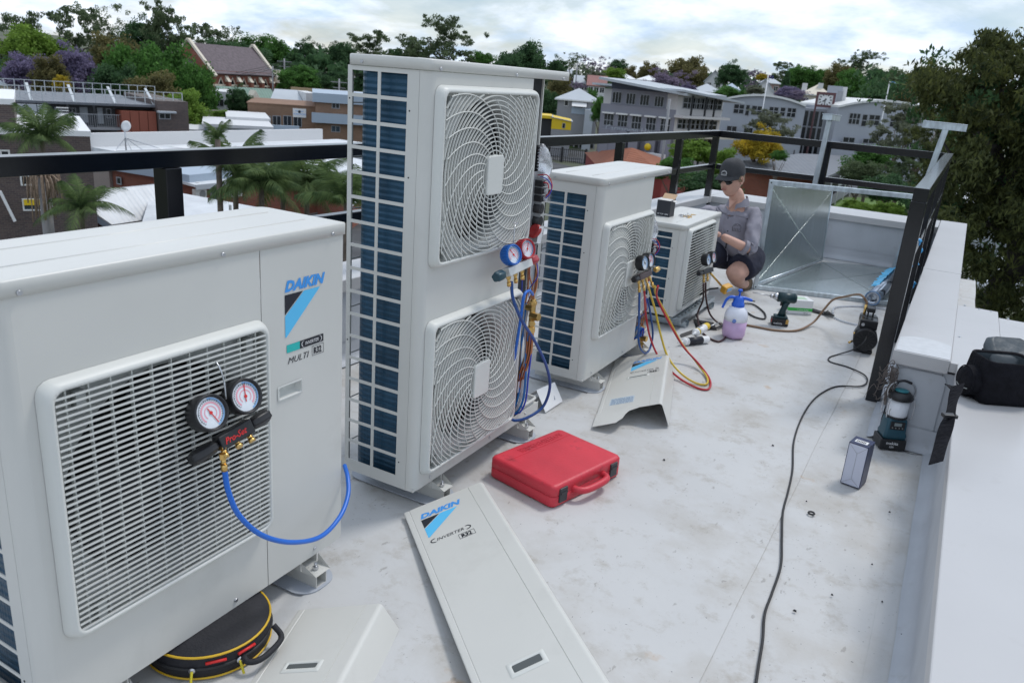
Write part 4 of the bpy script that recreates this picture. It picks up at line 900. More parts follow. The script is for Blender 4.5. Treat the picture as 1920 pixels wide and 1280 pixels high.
g = MB(); g.tube([p_ - tt * .05, p_ - tt * .055 + o2 * .02 - V(0, 0, .005), p_ - tt * .03 + o2 * .042 - V(0, 0, .004), p_ + tt * .03 + o2 * .045, p_ + tt * .06 + o2 * .03, p_ + tt * .062 + o2 * .004 + V(0, 0, .02)], .008, 8, 6); obj('handle', g, M_bagk, bg_)
put_text('lettering', 'CPS', M_pipe, bg_, basis((.012, -.02, .0785), (.35, .94, 0), (-.94, .35, 0)), size=.032, offset=.001, shear=.2)

# ---- red blow moulded case
A_ = onz(916, 893, .0); B_ = onz(1046, 962, .0); C_ = onz(1141, 884, .0); ux = (B_ - A_); wl = ux.length; uy = (C_ - B_); uy = (uy - ux * (uy.dot(ux) / ux.length_squared)); hl = (C_ - B_).length
hl, wl = wl + .012, hl; Yv = ux.normalized(); X = Vector((Yv.y, -Yv.x, 0)); D4 = A_ - X * wl; cs = thing('tool_case', 'red moulded plastic tool case with black latches lying on the roof', 'tool case', (D4.x, D4.y, .002), (0, 0, math.atan2(X.y, X.x)))
M_case = mat('red_case_plastic', (.58, .035, .055), .45, var=.12, scale=5, bump=.15, bscale=120, dirt=((.10, .02, .025), 9, .60, .6)); M_latch = mat('latch_black', (.03, .03, .035), .4)
def case_loop(w0, w1, d0, d1, z, r): return [(x, y, z) for x, y in rrect(w0, w1, d0, d1, r, 5)]
g = MB(); e = .004
g.loft([case_loop(.006, wl - .006, .006, hl - .045, 0, .02), case_loop(0, wl, 0, hl - .04, .008, .022), case_loop(0, wl, 0, hl - .04, .042, .022), case_loop(.003, wl - .003, .003, hl - .043, .0445, .02)], cap0=True, cap1=True); obj('base', g, M_case, cs)
g = MB(); g.loft([case_loop(.003, wl - .003, .003, hl - .043, .0446, .02), case_loop(0, wl, 0, hl - .04, .047, .022), case_loop(0, wl, 0, hl - .04, .078, .022), case_loop(.005, wl - .005, .005, hl - .045, .086, .02), case_loop(.014, wl - .014, .014, hl - .054, .089, .016), case_loop(.05, wl - .02, .02, hl - .06, .0885, .012)], cap0=True, cap1=True); obj('lid', g, M_case, cs)
ym = hl - .04
g = MB(); g.tube([(wl * .72, ym - .01, .045), (wl * .70, ym + .02, .045), (wl * .64, ym + .036, .045), (wl * .5, ym + .040, .045), (wl * .36, ym + .036, .045), (wl * .30, ym + .02, .045), (wl * .28, ym - .01, .045)], .014, 10, 5); obj('handle', g, M_case, cs)
for f_ in (.13, .87):
    g = MB(); g.box(wl * f_ - .022, ym - .004, .016, wl * f_ + .022, ym + .006, .074); lt = obj('latch', g, M_latch, cs, bevel=.003); g = MB(); g.box(wl * f_ - .018, ym + .006, .050, wl * f_ + .018, ym + .009, .058); obj('latch_tab', g, M_latch, lt)
for f_ in (.1, .86): g = MB(); g.box(wl * f_ - .03, -.012, .03, wl * f_ + .03, .002, .060); obj('hinge', g, M_case, cs, bevel=.004)
put_text('embossed_lettering', 'ROTHENBERGER', M_case, cs, basis((wl * .10, .034, .0888), (1, 0, 0), (0, 1, 0)), size=.036, extrude=.0016, offset=.0008, sx=.95)
g = MB(); g.box(.02, .072, .0885, wl - .02, .074, .0898); obj('ridge', g, M_case, cs)

# ---- spray bottle
c = onz(1369, 636, .0); sb = thing('spray_bottle', 'translucent pressure spray bottle with blue pump head and pink liquid', 'spray bottle', (c.x, c.y + .06, .001), (0, 0, 0)); M_bot = mat('milky_plastic', (.80, .82, .90), .35, var=.03); M_pink_l = mat('lilac_liquid', (.58, .40, .62), .35, var=.04); M_bhead = mat('blue_plastic', (.02, .12, .62), .35, var=.04)
zl = .115; R_ = .072
g = MB(); g.lathe([(0, .004), (.02, .0), (R_ * .9, .006), (R_, .025), (R_ * 1.02, zl)], 30); obj('liquid', g, M_pink_l, sb)
g = MB(); g.lathe([(R_ * 1.02, zl + .0005), (R_ * 1.0, .155), (R_ * .86, .185), (R_ * .60, .205), (.034, .21)], 30); obj('bottle', g, M_bot, sb, recalc=False)
for i in range(5): a = 2 * PI * i / 5; g = MB(); g.lathe([(0, 0), (.010, .002), (.013, .012), (0, .02)], 8, Matrix.Translation((.052 * math.cos(a), .052 * math.sin(a), -.001))); obj('foot', g, M_pink_l, sb)
g = MB(); g.lathe([(.040, .203), (.041, .225), (.036, .228), (.033, .25), (.026, .262), (.020, .272), (0, .275)], 24); hd = obj('pump_head', g, M_bhead, sb)
g = MB(); g.cyl((0, 0, .27), (0, 0, .312), .006, n=10); g.cyl((0, 0, .305), (0, 0, .318), .016, .012, 14); obj('plunger', g, M_bhead, hd)
rx = Vector((.87, .49, 0)); g = MB(); g.tube([V(0, 0, .258) - rx * .03, V(0, 0, .262) + rx * .03, V(0, 0, .252) + rx * .075, V(0, 0, .248) + rx * .085], lambda a: .014 - .007 * a, 10, 4); obj('nozzle', g, M_bhead, hd); g = MB(); g.tube([V(0, 0, .248) + rx * .085, V(0, 0, .246) + rx * .105], .004, 8, 1); obj('nozzle_tip', g, M_blackp, hd)
g = MB(); g.tube([V(0, 0, .262) - rx * .02, V(0, 0, .264) - rx * .055, V(0, 0, .245) - rx * .078, V(0, 0, .205) - rx * .092, V(0, 0, .19) - rx * .097], lambda a: .011 - .004 * a, 8, 4); obj('trigger', g, M_bhead, hd)
toc = Vector((.48, -.87, 0)); g = MB(); g.lathe([(0, 0), (.013, 0), (.013, .0008), (0, .0008)], 16, basis(toc * (R_ * 1.02) * .88 - rx * .028 + V(0, 0, .125), rx, (0, 0, 1)) @ Matrix.Translation((0, 0, .006))); obj('badge_print', g, mat('badge_blue', (.15, .25, .6), .5), sb)
# ---- two sealant cartridges
def cart(P0, P1, body, label, band, text):
    d = (P1 - P0); L_ = d.length; X = d.normalized(); t = thing('sealant_tube', label, 'sealant tube', tuple(P0), group='sealant tubes by the spray bottle'); Yv = Vector((0, 0, 1)).cross(X).normalized(); Zv = X.cross(Yv); Mx = Matrix(((Yv.x, Zv.x, X.x, 0), (Yv.y, Zv.y, X.y, 0), (Yv.z, Zv.z, X.z, 0), (0, 0, 0, 1)))
    g = MB(); g.lathe([(0, .0), (.022, 0), (.0235, .003), (.0235, L_ - .002), (0, L_)], 24, Mx); obj('barrel', g, body, t)
    g = MB(); g.lathe([(.0238, .05), (.0238, .05 + (L_ - .08))], 24, Mx); lb = obj('label', g, band, t, recalc=False)
    g = MB(); g.lathe([(.0240, L_ - .012), (.0246, L_ - .01), (.0246, L_ + .001), (.012, L_ + .006), (.010, L_ + .012), (.0045, L_ + .05), (0, L_ + .05)], 20, Mx); obj('nozzle', g, M_white, t, recalc=False)
    put_text('lettering', text, M_ink if band == M_wprint else M_wprint, lb, Matrix.Translation(Zv * .0241 + Vector((0, 0, .001)) + X * (L_ - .04) + Yv * .004) @ basis((0, 0, 0), -X, -Yv), size=.016, offset=.0004)
    return t
z_ = .025; P0 = onz(1327, 636, z_); P1 = onz(1280, 641, z_); cart(P0, P0 + (P1 - P0).normalized() * .19, M_white, 'black and teal sealant tube lying flat under the yellow one', M_ink, 'SILICONE')
P0 = onz(1326, 611, .075); P1 = onz(1290, 632, .068); cart(P0, P0 + (P1 - P0).normalized() * .185, mat('yellow_tube', (.72, .50, .03), .4), 'yellow and white sealant tube leaning across the black one', M_wprint, 'SEALANT')
t = thing('tube_nozzle', 'clear pointed nozzle and steel rod behind the sealant tubes', 'nozzle', tuple(onz(1330, 612, .02))); g = MB(); a = onz(1330, 612, .03) - t.location; b = onz(1350, 604, .03) - t.location; g.cyl(a, b, .004, n=8); obj('rod', g, M_steel, t)
# scraps of black foam
q = [onz(1300, 598, .004), onz(1338, 604, .02), onz(1344, 618, .004), onz(1306, 618, .004)]; O = Vector((q[0].x, q[0].y, 0)); t = thing('foam_offcut', 'flat dark grey foam offcut behind the sealant tubes', 'foam'); t.location = O; g = MB(); g.slab([a - O for a in q][::-1], .004); obj('sheet', g, mat('foam_dark', (.03, .03, .032), .9), t)
q = [onz(1276, 626, .012), onz(1310, 614, .012), onz(1312, 620, .004), onz(1278, 632, .004)]; g = MB(); g.slab([a - O for a in q][::-1], .008); obj('strip', g, M_rubber, t)

# ---- dark box and screws on the small unit
zt = .6815; A_ = onz(1224, 403, zt); B_ = onz(1255, 408, zt); X = (B_ - A_).normalized(); w_ = .095
t = thing('cardboard_box', 'small black box with open brown flap on top of the small unit', 'box', (A_.x + .02, A_.y, zt + .0005), (0, 0, math.atan2(X.y, X.x))); M_bx = mat('black_card', (.02, .022, .03), .5)
g = MB(); g.box(0, 0, 0, w_, .085, .105); obj('carton', g, M_bx, t, bevel=.002); g = MB(); g.slab([(-.005, .088, .107), (w_ - .01, .088, .107), (w_ - .015, .15, .135), (-.012, .15, .135)], .002); obj('flap', g, mat('brown_card', (.45, .30, .18), .8), t)
g = MB(); g.slab([(w_, .02, .106), (w_ + .018, .03, .098), (w_ + .018, .075, .098), (w_, .08, .106)], .001); g.slab([(.005, .005, .1065), (w_ - .005, .005, .1065), (w_ - .005, .06, .112), (.005, .06, .112)], .001); obj('flap', g, mat('white_card', (.6, .58, .55), .7), t)
put_text('lettering', 'RF CAP  440V', M_wprint, t, basis((.010, -.0012, .012), (1, 0, 0), (0, 0, 1)), size=.013)
for i in range(26):
    u, v = (rnd.uniform(1272, 1284), rnd.uniform(402, 407)) if i < 6 else (rnd.gauss(1292, 5), rnd.gauss(405, 2.0)); P = onz(u, v, zt + .003); g = MB(); a_ = rnd.uniform(0, 6.28); d = V(math.cos(a_), math.sin(a_), 0) * .009
    g.cyl(-d, d, .0022, n=6); g.cyl(d, d * 1.35, .005, n=6, smooth=False); o = obj('screw', g, M_brass if i > 12 else M_steel, None, loc=P); tag(o, 'small loose screw in the heap on the lid of the smallest unit', 'screw', 'loose screws on the lid')

# ---- cordless drill
P = onz(1459, 612, 0); dr = thing('impact_driver', 'dark green cordless driver standing upright on its battery', 'power tool', (P.x, P.y + .05, .001), (0, 0, .32)); M_teal_d = mat('tool_teal', (.008, .035, .042), .4); 
g = MB(); g.box(-.062, -.038, 0, .05, .038, .05); bt = obj('battery', g, M_blackp, dr, bevel=.006); put_text('lettering', 'makita', M_wprint, bt, basis((-.05, -.0385, .012), (1, 0, 0), (0, 0, 1)), size=.022)
g = MB(); g.box(-.05, -.034, .051, .04, .034, .068); obj('base', g, M_teal_d, dr, bevel=.006)
g = MB(); g.box(-.062, -.03, .02, -.0625, -.01, .045); obj('latch', g, M_red, bt)
def ell(c_, rx_, ry_, n=14): return [(c_[0] + rx_ * math.cos(2 * PI * i / n), c_[1] + ry_ * math.sin(2 * PI * i / n), c_[2]) for i in range(n)]
g = MB(); g.loft([ell((.0, 0, .066), .030, .022), ell((.002, 0, .10), .021, .018), ell((.012, 0, .14), .021, .018), ell((.02, 0, .165), .026, .021)], cap0=True, cap1=True); obj('handle', g, M_teal_d, dr)
g = MB(); g.cyl((-.045, 0, .195), (.065, 0, .195), .034, .035, 20); g.cyl((.065, 0, .195), (.078, 0, .195), .034, .026, 20); obj('motor_housing', g, M_teal_d, dr)
g = MB(); g.cyl((-.046, 0, .195), (-.075, 0, .195), .031, .017, 18); g.cyl((-.075, 0, .195), (-.095, 0, .195), .014, .014, 14); obj('nose', g, M_steel, dr); g = MB(); g.cyl((-.095, 0, .195), (-.215, 0, .205), .003, n=8); obj('bit', g, M_steel, dr)
g = MB(); g.box(-.022, -.008, .135, -.008, .008, .165); obj('trigger', g, M_blackp, dr, bevel=.003); g = MB(); g.box(.03, -.04, .02, .048, -.0385, .05); obj('belt_clip', g, M_brass, dr)
# green and white carton
A_ = onz(1477, 588, 0); B_ = onz(1521, 591, 0); X = (B_ - A_).normalized(); t = thing('carton', 'white carton with green stripe behind the cordless driver', 'box', (A_.x, A_.y, .001), (0, 0, math.atan2(X.y, X.x)))
w_, d_, h_ = (B_ - A_).length, .14, .105; g = MB(); g.box(0, 0, 0, w_, d_, h_); cb_ = obj('carton_body', g, M_white, t, bevel=.002); g = MB(); g.box(-.0008, -.0008, .025, w_ + .0008, d_, .048); obj('green_band', g, mat('print_green', (.05, .45, .08), .5), t); put_text('lettering', 'comfort fittings', M_wprint, t, basis((w_ * .35, -.0018, .031), (1, 0, 0), (0, 0, 1)), size=.014); put_text('lettering', '50 pcs', M_ink, t, basis((w_ * .65, -.0014, .008), (1, 0, 0), (0, 0, 1)), size=.012)
g = MB(); g.box(w_ * .3, d_ * .2, h_, w_ * .8, d_ * .75, h_ + .001); obj('print_patch', g, mat('print_pale_green', (.45, .6, .45), .5), t)
# vacuum pump
P = onz(1616, 663, 0); vp = thing('vacuum_pump', 'black vacuum pump standing on the roof near the railing post', 'pump', (P.x, P.y + .02, .001), (0, 0, .12)); M_pump = mat('pump_black', (.012, .012, .014), .3, .2, var=.2)
g = MB(); g.cyl((0, -.0, .085), (0, .14, .085), .072, .070, 28); g.cyl((0, -.014, .085), (0, 0, .085), .064, .072, 28); mo = obj('motor', g, M_pump, vp)
g = MB()
for i in range(14): a = 2 * PI * i / 14; g.bar((.06 * math.cos(a), -.0145, .085 + .06 * math.sin(a)), (.02 * math.cos(a), -.0145, .085 + .02 * math.sin(a)), .003, .003, (0, 1, 0))
g.tube([(x, -.013, .085 + y) for x, y in ring_pts(.066, 30)], .0025, 6, 1, cap=False); obj('fan_guard', g, M_blackp, mo)
g = MB(); g.box(-.055, .0, 0, .055, .20, .018); g.box(-.04, .01, .015, .04, .19, .03); obj('base', g, M_rubber, vp, bevel=.004)
g = MB(); g.box(-.05, .03, .145, .055, .12, .205); obj('switch_box', g, M_pump, vp, bevel=.008); g = MB(); g.cyl((-.03, .029, .175), (-.03, .022, .175), .010, n=12); obj('switch', g, M_steel, vp)
g = MB(); g.box(-.05, .14, .04, .05, .25, .20); g.box(-.055, .13, .17, .055, .17, .21); obj('pump_block', g, mat('pump_grey', (.10, .10, .10), .35, .5), vp, bevel=.01)
g = MB(); g.box(-.02, .12, .235, .03, .20, .262); g.box(-.012, .13, .2, -.004, .19, .236); g.box(.018, .13, .2, .026, .19, .236); obj('carry_handle', g, M_blackp, vp, bevel=.006); g = MB(); g.cyl((-.03, .16, .2), (-.03, .16, .275), .009, n=8); obj('inlet', g, M_brass, vp)
g = MB(); g.cyl((-.075, .03, .11), (-.05, .03, .11), .006, n=8); g.cyl((-.07, .02, .06), (-.09, .0, .05), .007, n=8); obj('drain', g, M_brass, vp)
inl = Vector((P.x, P.y + .02, .001)) + V(-.05, .157, .275)
hose('vacuum_hose', [onz(1388, 607, .008), onz(1420, 613, .008), onz(1455, 619, .008), onz(1495, 619, .010), onz(1525, 604, .03), onz(1545, 580, .12), onz(1562, 562, .19), onz(1585, 556, .24), inl + V(-.05, .02, .05), inl + V(0, 0, .015), inl], .0075, mat('tan_hose', (.22, .13, .07), .4), 'tan rubber hose arching from the roof up to the vacuum pump')
sw = Vector((P.x, P.y, 0))
hose('extension_cord', [onz(1628, 606, .16), onz(1622, 638, .10), onz(1600, 655, .03), onz(1572, 664, .006), onz(1555, 670, .005), onz(1557, 678, .005), onz(1590, 688, .005), onz(1620, 702, .005), onz(1626, 715, .005), onz(1612, 724, .005), onz(1570, 724, .005), onz(1540, 737, .005), onz(1518, 758, .005), onz(1500, 790, .005), onz(1488, 830, .005), onz(1486, 880, .005), onz(1478, 920, .005), onz(1468, 960, .005), onz(1466, 1010, .005), onz(1464, 1060, .005), onz(1448, 1110, .005), onz(1434, 1150, .005), onz(1430, 1200, .005), onz(1422, 1250, .005), onz(1410, 1330, .005)], .0042, M_rubber, 'black power cord snaking across the roof from the vacuum pump', 'cord', k=8)
hose('clear_tube', [onz(1562, 587, .008), onz(1562, 580, .008), onz(1572, 575, .008), onz(1610, 574, .008), onz(1660, 579, .008), onz(1700, 590, .008)], .007, M_clear, 'clear plastic tube lying in front of the metal hood', 'tube')
hose('clear_tube', [onz(1556, 590, .008), onz(1575, 600, .008), onz(1600, 607, .008), onz(1640, 612, .008)], .007, M_clear, 'clear plastic tube running from the black bundle to the pump', 'tube')
t = thing('lead_bundle', 'short bundle of black leads with split end beside the white carton', 'cable'); t.location = (*onz(1540, 585, 0).xy, 0); O = t.location.copy()
for i in range(5): g = MB(); g.tube([onz(1523, 579 + i, .01) - O, onz(1540 + i, 584 + i, .012) - O, onz(1556 + i * 2, 586 + i * 1.4, .02) - O], .006, 6, 5); obj('lead', g, M_rubber, t)
for i in range(5): g = MB(); g.tube([onz(1546, 586, .02) - O, onz(1553 + i * 2, 582 + i * 2.5, .03) - O], .004, 5, 2); obj('lead', g, M_rubber, t)

# ---- galvanised hood lying on its side
A0 = onz(1412, 541, .0); TL = ony(1443, 337, A0.y - .03); TR_ = None
B0 = onz(1672, 573, .0); t = thing('sheet_metal_hood', 'large galvanised sheet metal hood standing open on its side beside the man', 'hood', (A0.x, A0.y, 0)); O = Vector((A0.x, A0.y, 0)); ux = (B0 - A0).normalized(); nz_ = Vector((-ux.y, ux.x, 0))
M_hood = mat('hood_steel', (.44, .49, .49), .27, .95, var=.10, scale=2.2, stretch=(14, 14, .5), bump=.03, bscale=6)
tlz = .885; W_ = (B0 - A0).length + .02; tlv = V(0, 0, tlz) + (TL - A0 - V(0, 0, (TL - A0).z))
def L3(a, b_, c_): return ux * a + nz_ * b_ + V(0, 0, c_)
lean = (TL - A0); lx = lean.dot(ux); ly = lean.dot(nz_); tz = lean.z
fw = .035; BL = L3(0, 0, 0); BR = L3(W_, 0, 0); TLl = L3(lx, ly, tz); TRr = L3(W_ + lx, ly, tz - .004)
for nm, a, b_ in (('frame_bar', BL, BR), ('frame_bar', TLl, TRr), ('frame_bar', BL, TLl), ('frame_bar', BR, TRr)):
    g = MB(); d_ = (b_ - a).normalized(); g.bar(a - d_ * .0 + V(0, 0, fw / 2 if abs(d_.z) < .5 and a.z < .1 else (-fw / 2 if a.z > .1 else 0)) + (ux * (fw / 2 if a in (BL,) else -fw / 2) if abs(d_.z) > .5 else V(0, 0, 0)), b_ + V(0, 0, fw / 2 if abs(d_.z) < .5 and a.z < .1 else (-fw / 2 if a.z > .1 else 0)) + (ux * (fw / 2 if a in (BL,) else -fw / 2) if abs(d_.z) > .5 else V(0, 0, 0)), fw * (1.0 if abs(d_.z) > .5 else 1.1), fw, (0, 0, 1) if abs(d_.z) < .5 else nz_); obj(nm, g, M_galv, t, bevel=.002)
# side panel (left) and floor panel with cross breaks
bk0 = onz(1541, 488, .025) - O; bk1 = Vector((bk0.x - .01, bk0.y, 0)); zz = ony(1561, 358, bk0.y + O.y).z; bk1 = ony(1561, 358, bk0.y + O.y) - O
def crease(q, h, nm, m=M_hood, N_=14):
    g = MB(); n = (q[1] - q[0]).cross(q[3] - q[0]).normalized(); vs = []
    for i in range(N_ + 1):
        for j in range(N_ + 1):
            s_, u_ = i / N_, j / N_; p_ = q[0] * (1 - s_) * (1 - u_) + q[1] * s_ * (1 - u_) + q[2] * s_ * u_ + q[3] * (1 - s_) * u_; dd = min(min(s_, 1 - s_), min(u_, 1 - u_)) * 2; vs.append(p_ + n * h * dd)
    g.add(vs, [(i * (N_ + 1) + j, (i + 1) * (N_ + 1) + j, (i + 1) * (N_ + 1) + j + 1, i * (N_ + 1) + j + 1) for i in range(N_) for j in range(N_)], False); o = obj(nm, g, m, t, recalc=False)
    g = MB()
    for a, b_ in ((q[0], q[2]), (q[1], q[3])): c_ = (q[0] + q[1] + q[2] + q[3]) / 4 + n * h; g.tube([a + n * .001, c_ + n * .001, b_ + n * .001], .0011, 5, 1, cap=False)
    obj('cross_break', g, m, o, recalc=False); return o
sp = [BL + V(0, 0, fw) + ux * .004, bk0 + V(0, 0, .004), bk1, TLl - V(0, 0, fw) + ux * .004]; crease(sp, .020, 'side_panel')
brk = onz(1700, 503, .02) - O; fp = [BL + V(0, 0, .012), BR + V(0, 0, .012), brk + V(.04, 0, 0), bk0 + V(0, 0, -.012)]; crease(fp, .016, 'floor_panel')
g = MB(); g.tube([sp[0], sp[1]], .010, 6, 1); obj('seam', g, M_galv, t)
g = MB(); g.tube([sp[3], sp[2]], .007, 6, 1); g.tube([sp[1], sp[2]], .005, 6, 1); obj('hem', g, M_galv, t)
for p_ in (BL + V(0, 0, .02), TLl - V(0, 0, .02)): g = MB(); q_ = p_ + ux * .016 - nz_ * .019; g.cyl(q_, q_ - nz_ * .003, .006, n=10); obj('corner_hole', g, M_dark, t)
# roll of foil with blue film lying in the hood
a = onz(1636, 559, .075); b_ = onz(1722, 470, .075); t = thing('foil_roll', 'shiny steel coloured roll in clear wrap with torn blue film', 'roll', (a.x, a.y, .02)); O = t.location.copy(); a = a - O; b_ = b_ - O; d_ = (b_ - a).normalized(); b_ = a + d_ * 1.5
M_foil = mat('shiny_roll', (.42, .46, .52), .12, .9, var=.1); x, y = frame_of(d_); g = MB(); n = 26
for r_, m_, nm in ((.055, M_foil, 'roll'),):
    lo = [[p_ + (x * math.cos(2 * PI * i / n) + y * math.sin(2 * PI * i / n)) * rr_ for i in range(n)] for p_, rr_ in ((a + d_ * .1, .032), (a, .032), (a, .052), (a + d_ * .004, .055), (b_, .055))]
    g.loft(lo, cap0=True, cap1=True); obj(nm, g, m_, t, recalc=False)
g = MB(); g.tube([a + (x * math.cos(2 * PI * i / n) + y * math.sin(2 * PI * i / n)) * .053 for i in range(n + 1)], .006, 6, 1, cap=False); obj('wrap_edge', g, mat('clear_wrap', (.12, .22, .38), .15, coat=.5), t)
g = MB(); rq = random.Random(8); vs = []; K = 30
for i in range(K + 1):
    p_ = a + d_ * (.25 + .95 * i / K)
    for j in range(4): s_ = j / 3; vs.append(p_ + V(0, 0, .057 + .012 * rq.random()) - Vector((.87, .49, 0)) * (.01 + .065 * s_ * (1 + .5 * rq.random())) + V(0, 0, -.03 * s_ + rq.uniform(-.008, .008)))
g.add(vs, [(i * 4 + j, i * 4 + j + 1, i * 4 + j + 5, i * 4 + j + 4) for i in range(K) for j in range(3)], True); obj('blue_film', g, mat('pale_blue_film', (.03, .42, .75), .3, coat=.3), t, recalc=False)

# ---- lantern radio
P = onz(1663, 838, 0); la = thing('lantern_radio', 'dark teal work lantern with radio base, white diffuser and raised handle', 'lantern', (P.x + .005, P.y + .02, .001), (0, 0, .42)); M_lt = mat('lantern_teal', (.015, .07, .10), .4)
g = MB(); g.box(-.060, -.05, 0, .055, .05, .052); bt = obj('battery', g, M_blackp, la, bevel=.006); put_text('lettering', 'makita', M_wprint, bt, basis((-.035, -.0505, .028), (1, 0, 0), (0, 0, 1)), size=.02, offset=.0002); put_text('lettering', '18V', M_wprint, bt, basis((-.02, -.0505, .012), (1, 0, 0), (0, 0, 1)), size=.014)
g = MB(); g.loft([[(x, y, z) for x, y in rrect(-.050 + e, .050 - e, -.045 + e, .045 - e, .012)] for z, e in ((.053, 0), (.07, -.002), (.085, .003), (.14, .006), (.15, .012))], cap0=True, cap1=True); obj('radio_base', g, M_lt, la)
g = MB(); g.box(-.032, -.0445, .10, .032, -.040, .138); pn = obj('control_panel', g, M_blackp, la, bevel=.002); g = MB(); g.box(-.016, -.0455, .118, .016, -.0445, .133); obj('display', g, mat('lcd_grey', (.22, .26, .26), .3), pn)
g = MB(); [g.cyl((x, -.0445, .109), (x, -.0465, .109), .0032, n=8) for x in (-.022, -.008, .008, .022)]; obj('button', g, mat_clip, pn)
g = MB(); g.lathe([(0, .15), (.040, .15), (.043, .155), (.045, .235), (0, .235)], 28); obj('diffuser', g, mat('opal_diffuser', (.78, .80, .84), .3, var=.02), la)
g = MB(); g.lathe([(.046, .148), (.049, .152), (.046, .158)], 24); g.lathe([(0, .234), (.052, .236), (.056, .246), (.050, .258), (.040, .268), (.033, .272), (0, .272)], 28); obj('cap', g, M_blackp, la)
g = MB(); g.lathe([(0, .272), (.028, .2725), (.031, .277), (.022, .280), (0, .280)], 24); obj('cap_top', g, mat('teal_cap', (.02, .17, .20), .4), la)
for x, y in ((-.05, -.03), (.05, -.03), (.05, .03), (-.05, .03)): g = MB(); g.tube([(x, y, .150), (x * 1.12, y * 1.1, .165), (x * 1.12, y * 1.1, .225), (x, y, .242)], .003, 6, 3); obj('guard_bar', g, M_steel, la)
g = MB(); g.tube([(-.056, 0, .245), (-.060, .0, .275), (-.045, 0, .305), (0, 0, .322), (.045, 0, .305), (.060, 0, .275), (.056, 0, .245)], .0032, 8, 5); hn = obj('handle', g, M_steel, la); g = MB(); g.tube([(-.034, 0, .313), (0, 0, .3225), (.034, 0, .313)], .006, 8, 4); obj('grip', g, M_blackp, hn)
hose('thin_cord', [onz(1683, 822, .04), onz(1690, 842, .004), (onz(1712, 851, .004)), onz(1735, 850, .004), onz(1738, 843, .004), onz(1725, 838, .004)], .0012, M_rubber, 'thin cord looped on the roof behind the lantern radio', 'cord')
# white and navy carton
A_ = onz(1575, 904, 0); B_ = onz(1611, 917, 0); X = (B_ - A_).normalized(); t = thing('carton', 'tall white and navy carton standing in front of the lantern radio', 'box', (A_.x, A_.y, .001), (0, 0, math.atan2(X.y, X.x))); w_ = (B_ - A_).length * 1.0; h_ = .185; d_ = .085
M_navyc = mat('navy_card', (.025, .035, .09), .4, var=.5, scale=40); g = MB(); g.box(0, .001, 0, w_, d_, h_); obj('carton_body', g, M_navyc, t, bevel=.0012); g = MB(); g.box(.003, -.0002, .003, w_ - .003, .0008, h_ - .004); ff = obj('front_print', g, mat('lilac_white_card', (.58, .60, .70), .5, var=.02), t)
g = MB(); ln = lambda a, b_: g.bar((a[0], -.0008, a[1]), (b_[0], -.0008, b_[1]), .0008, .0004, (0, 1, 0)); m_ = w_ / 2; ln((.003, h_ - .004), (m_, h_ - .04)); ln((w_ - .003, h_ - .004), (m_, h_ - .04)); ln((.003, .004), (m_, .032)); ln((w_ - .003, .004), (m_, .032)); ln((m_, .032), (m_, h_ - .04)); obj('fold_line', g, mat_clip, ff)
g = MB(); g.box(.014, .022, h_, w_ - .014, .052, h_ + .0006); lb = obj('label', g, M_wprint, t); g = MB(); [g.box(.018 + i * .0030, .027, h_ + .0006, .018 + i * .003 + .0012 * (1 + i % 2), .045, h_ + .0010) for i in range(int((w_ - .036) / .003))]; obj('barcode', g, M_ink, lb)

# ---- black cooler bag on the parapet with hanging strap
zt = .4525; c = V(.285, 3.43, zt); bgx = thing('cooler_bag', 'open black padded bag standing on the near parapet, strap hanging down inside', 'bag', (c.x, c.y, zt), (0, 0, .50)); M_bagk2 = mat('black_fabric', (.007, .007, .010), .8, var=.3, scale=30, bump=.5, bscale=60, spec=.15); M_lin = mat('grey_lining', (.055, .07, .08), .4, var=.3, scale=10, bump=.6, bscale=14)
def rl(w0, d0, z, r=.03, sk=0): return [(x + sk, y, z) for x, y in rrect(-w0 / 2, w0 / 2, -d0 / 2, d0 / 2, r, 5)]
g = MB(); g.loft([rl(.19, .15, .0, .02), rl(.205, .165, .02), rl(.21, .17, .10), rl(.20, .165, .15), rl(.195, .16, .165), rl(.19, .155, .168), rl(.182, .147, .160), rl(.18, .145, .10), rl(.17, .135, .03)], cap0=True, cap1=True); obj('body', g, M_bagk2, bgx)
g = MB(); g.loft([rl(.178, .143, .158), rl(.175, .14, .10), rl(.165, .13, .035)], cap1=True); obj('lining', g, M_lin, bgx, recalc=False)
g = MB(); g.loft([[(x - .105 - dd, y * 1.0, z) for (x, z), y in zip([(0, zz) for zz in [0] * 20], [0] * 20)] for dd in (0,)] or [], close_u=True) if False else None
lo = []
for dd, s_ in ((0, 1), (.018, .98), (.034, .86), (.041, .6), (.043, .3), (.044, .03)): lo.append([(-.100 - dd, .062 * s_ * math.cos(a), .068 + .058 * s_ * math.sin(a)) for a in [2 * PI * i / 22 for i in range(22)]])
g = MB(); g.loft(lo, cap1=True); obj('end_pocket', g, M_bagk2, bgx); g = MB(); g.tube([(-.132, .058 * math.cos(a), .068 + .054 * math.sin(a)) for a in [2 * PI * i / 30 for i in range(31)]], .0028, 6, 1, cap=False); obj('piping', g, M_bagk2, bgx); g = MB(); g.tube([(-.141, -.040, .045), (-.142, 0, .038), (-.141, .035, .045)], .0022, 6, 4); obj('zip', g, mat_clip, bgx)
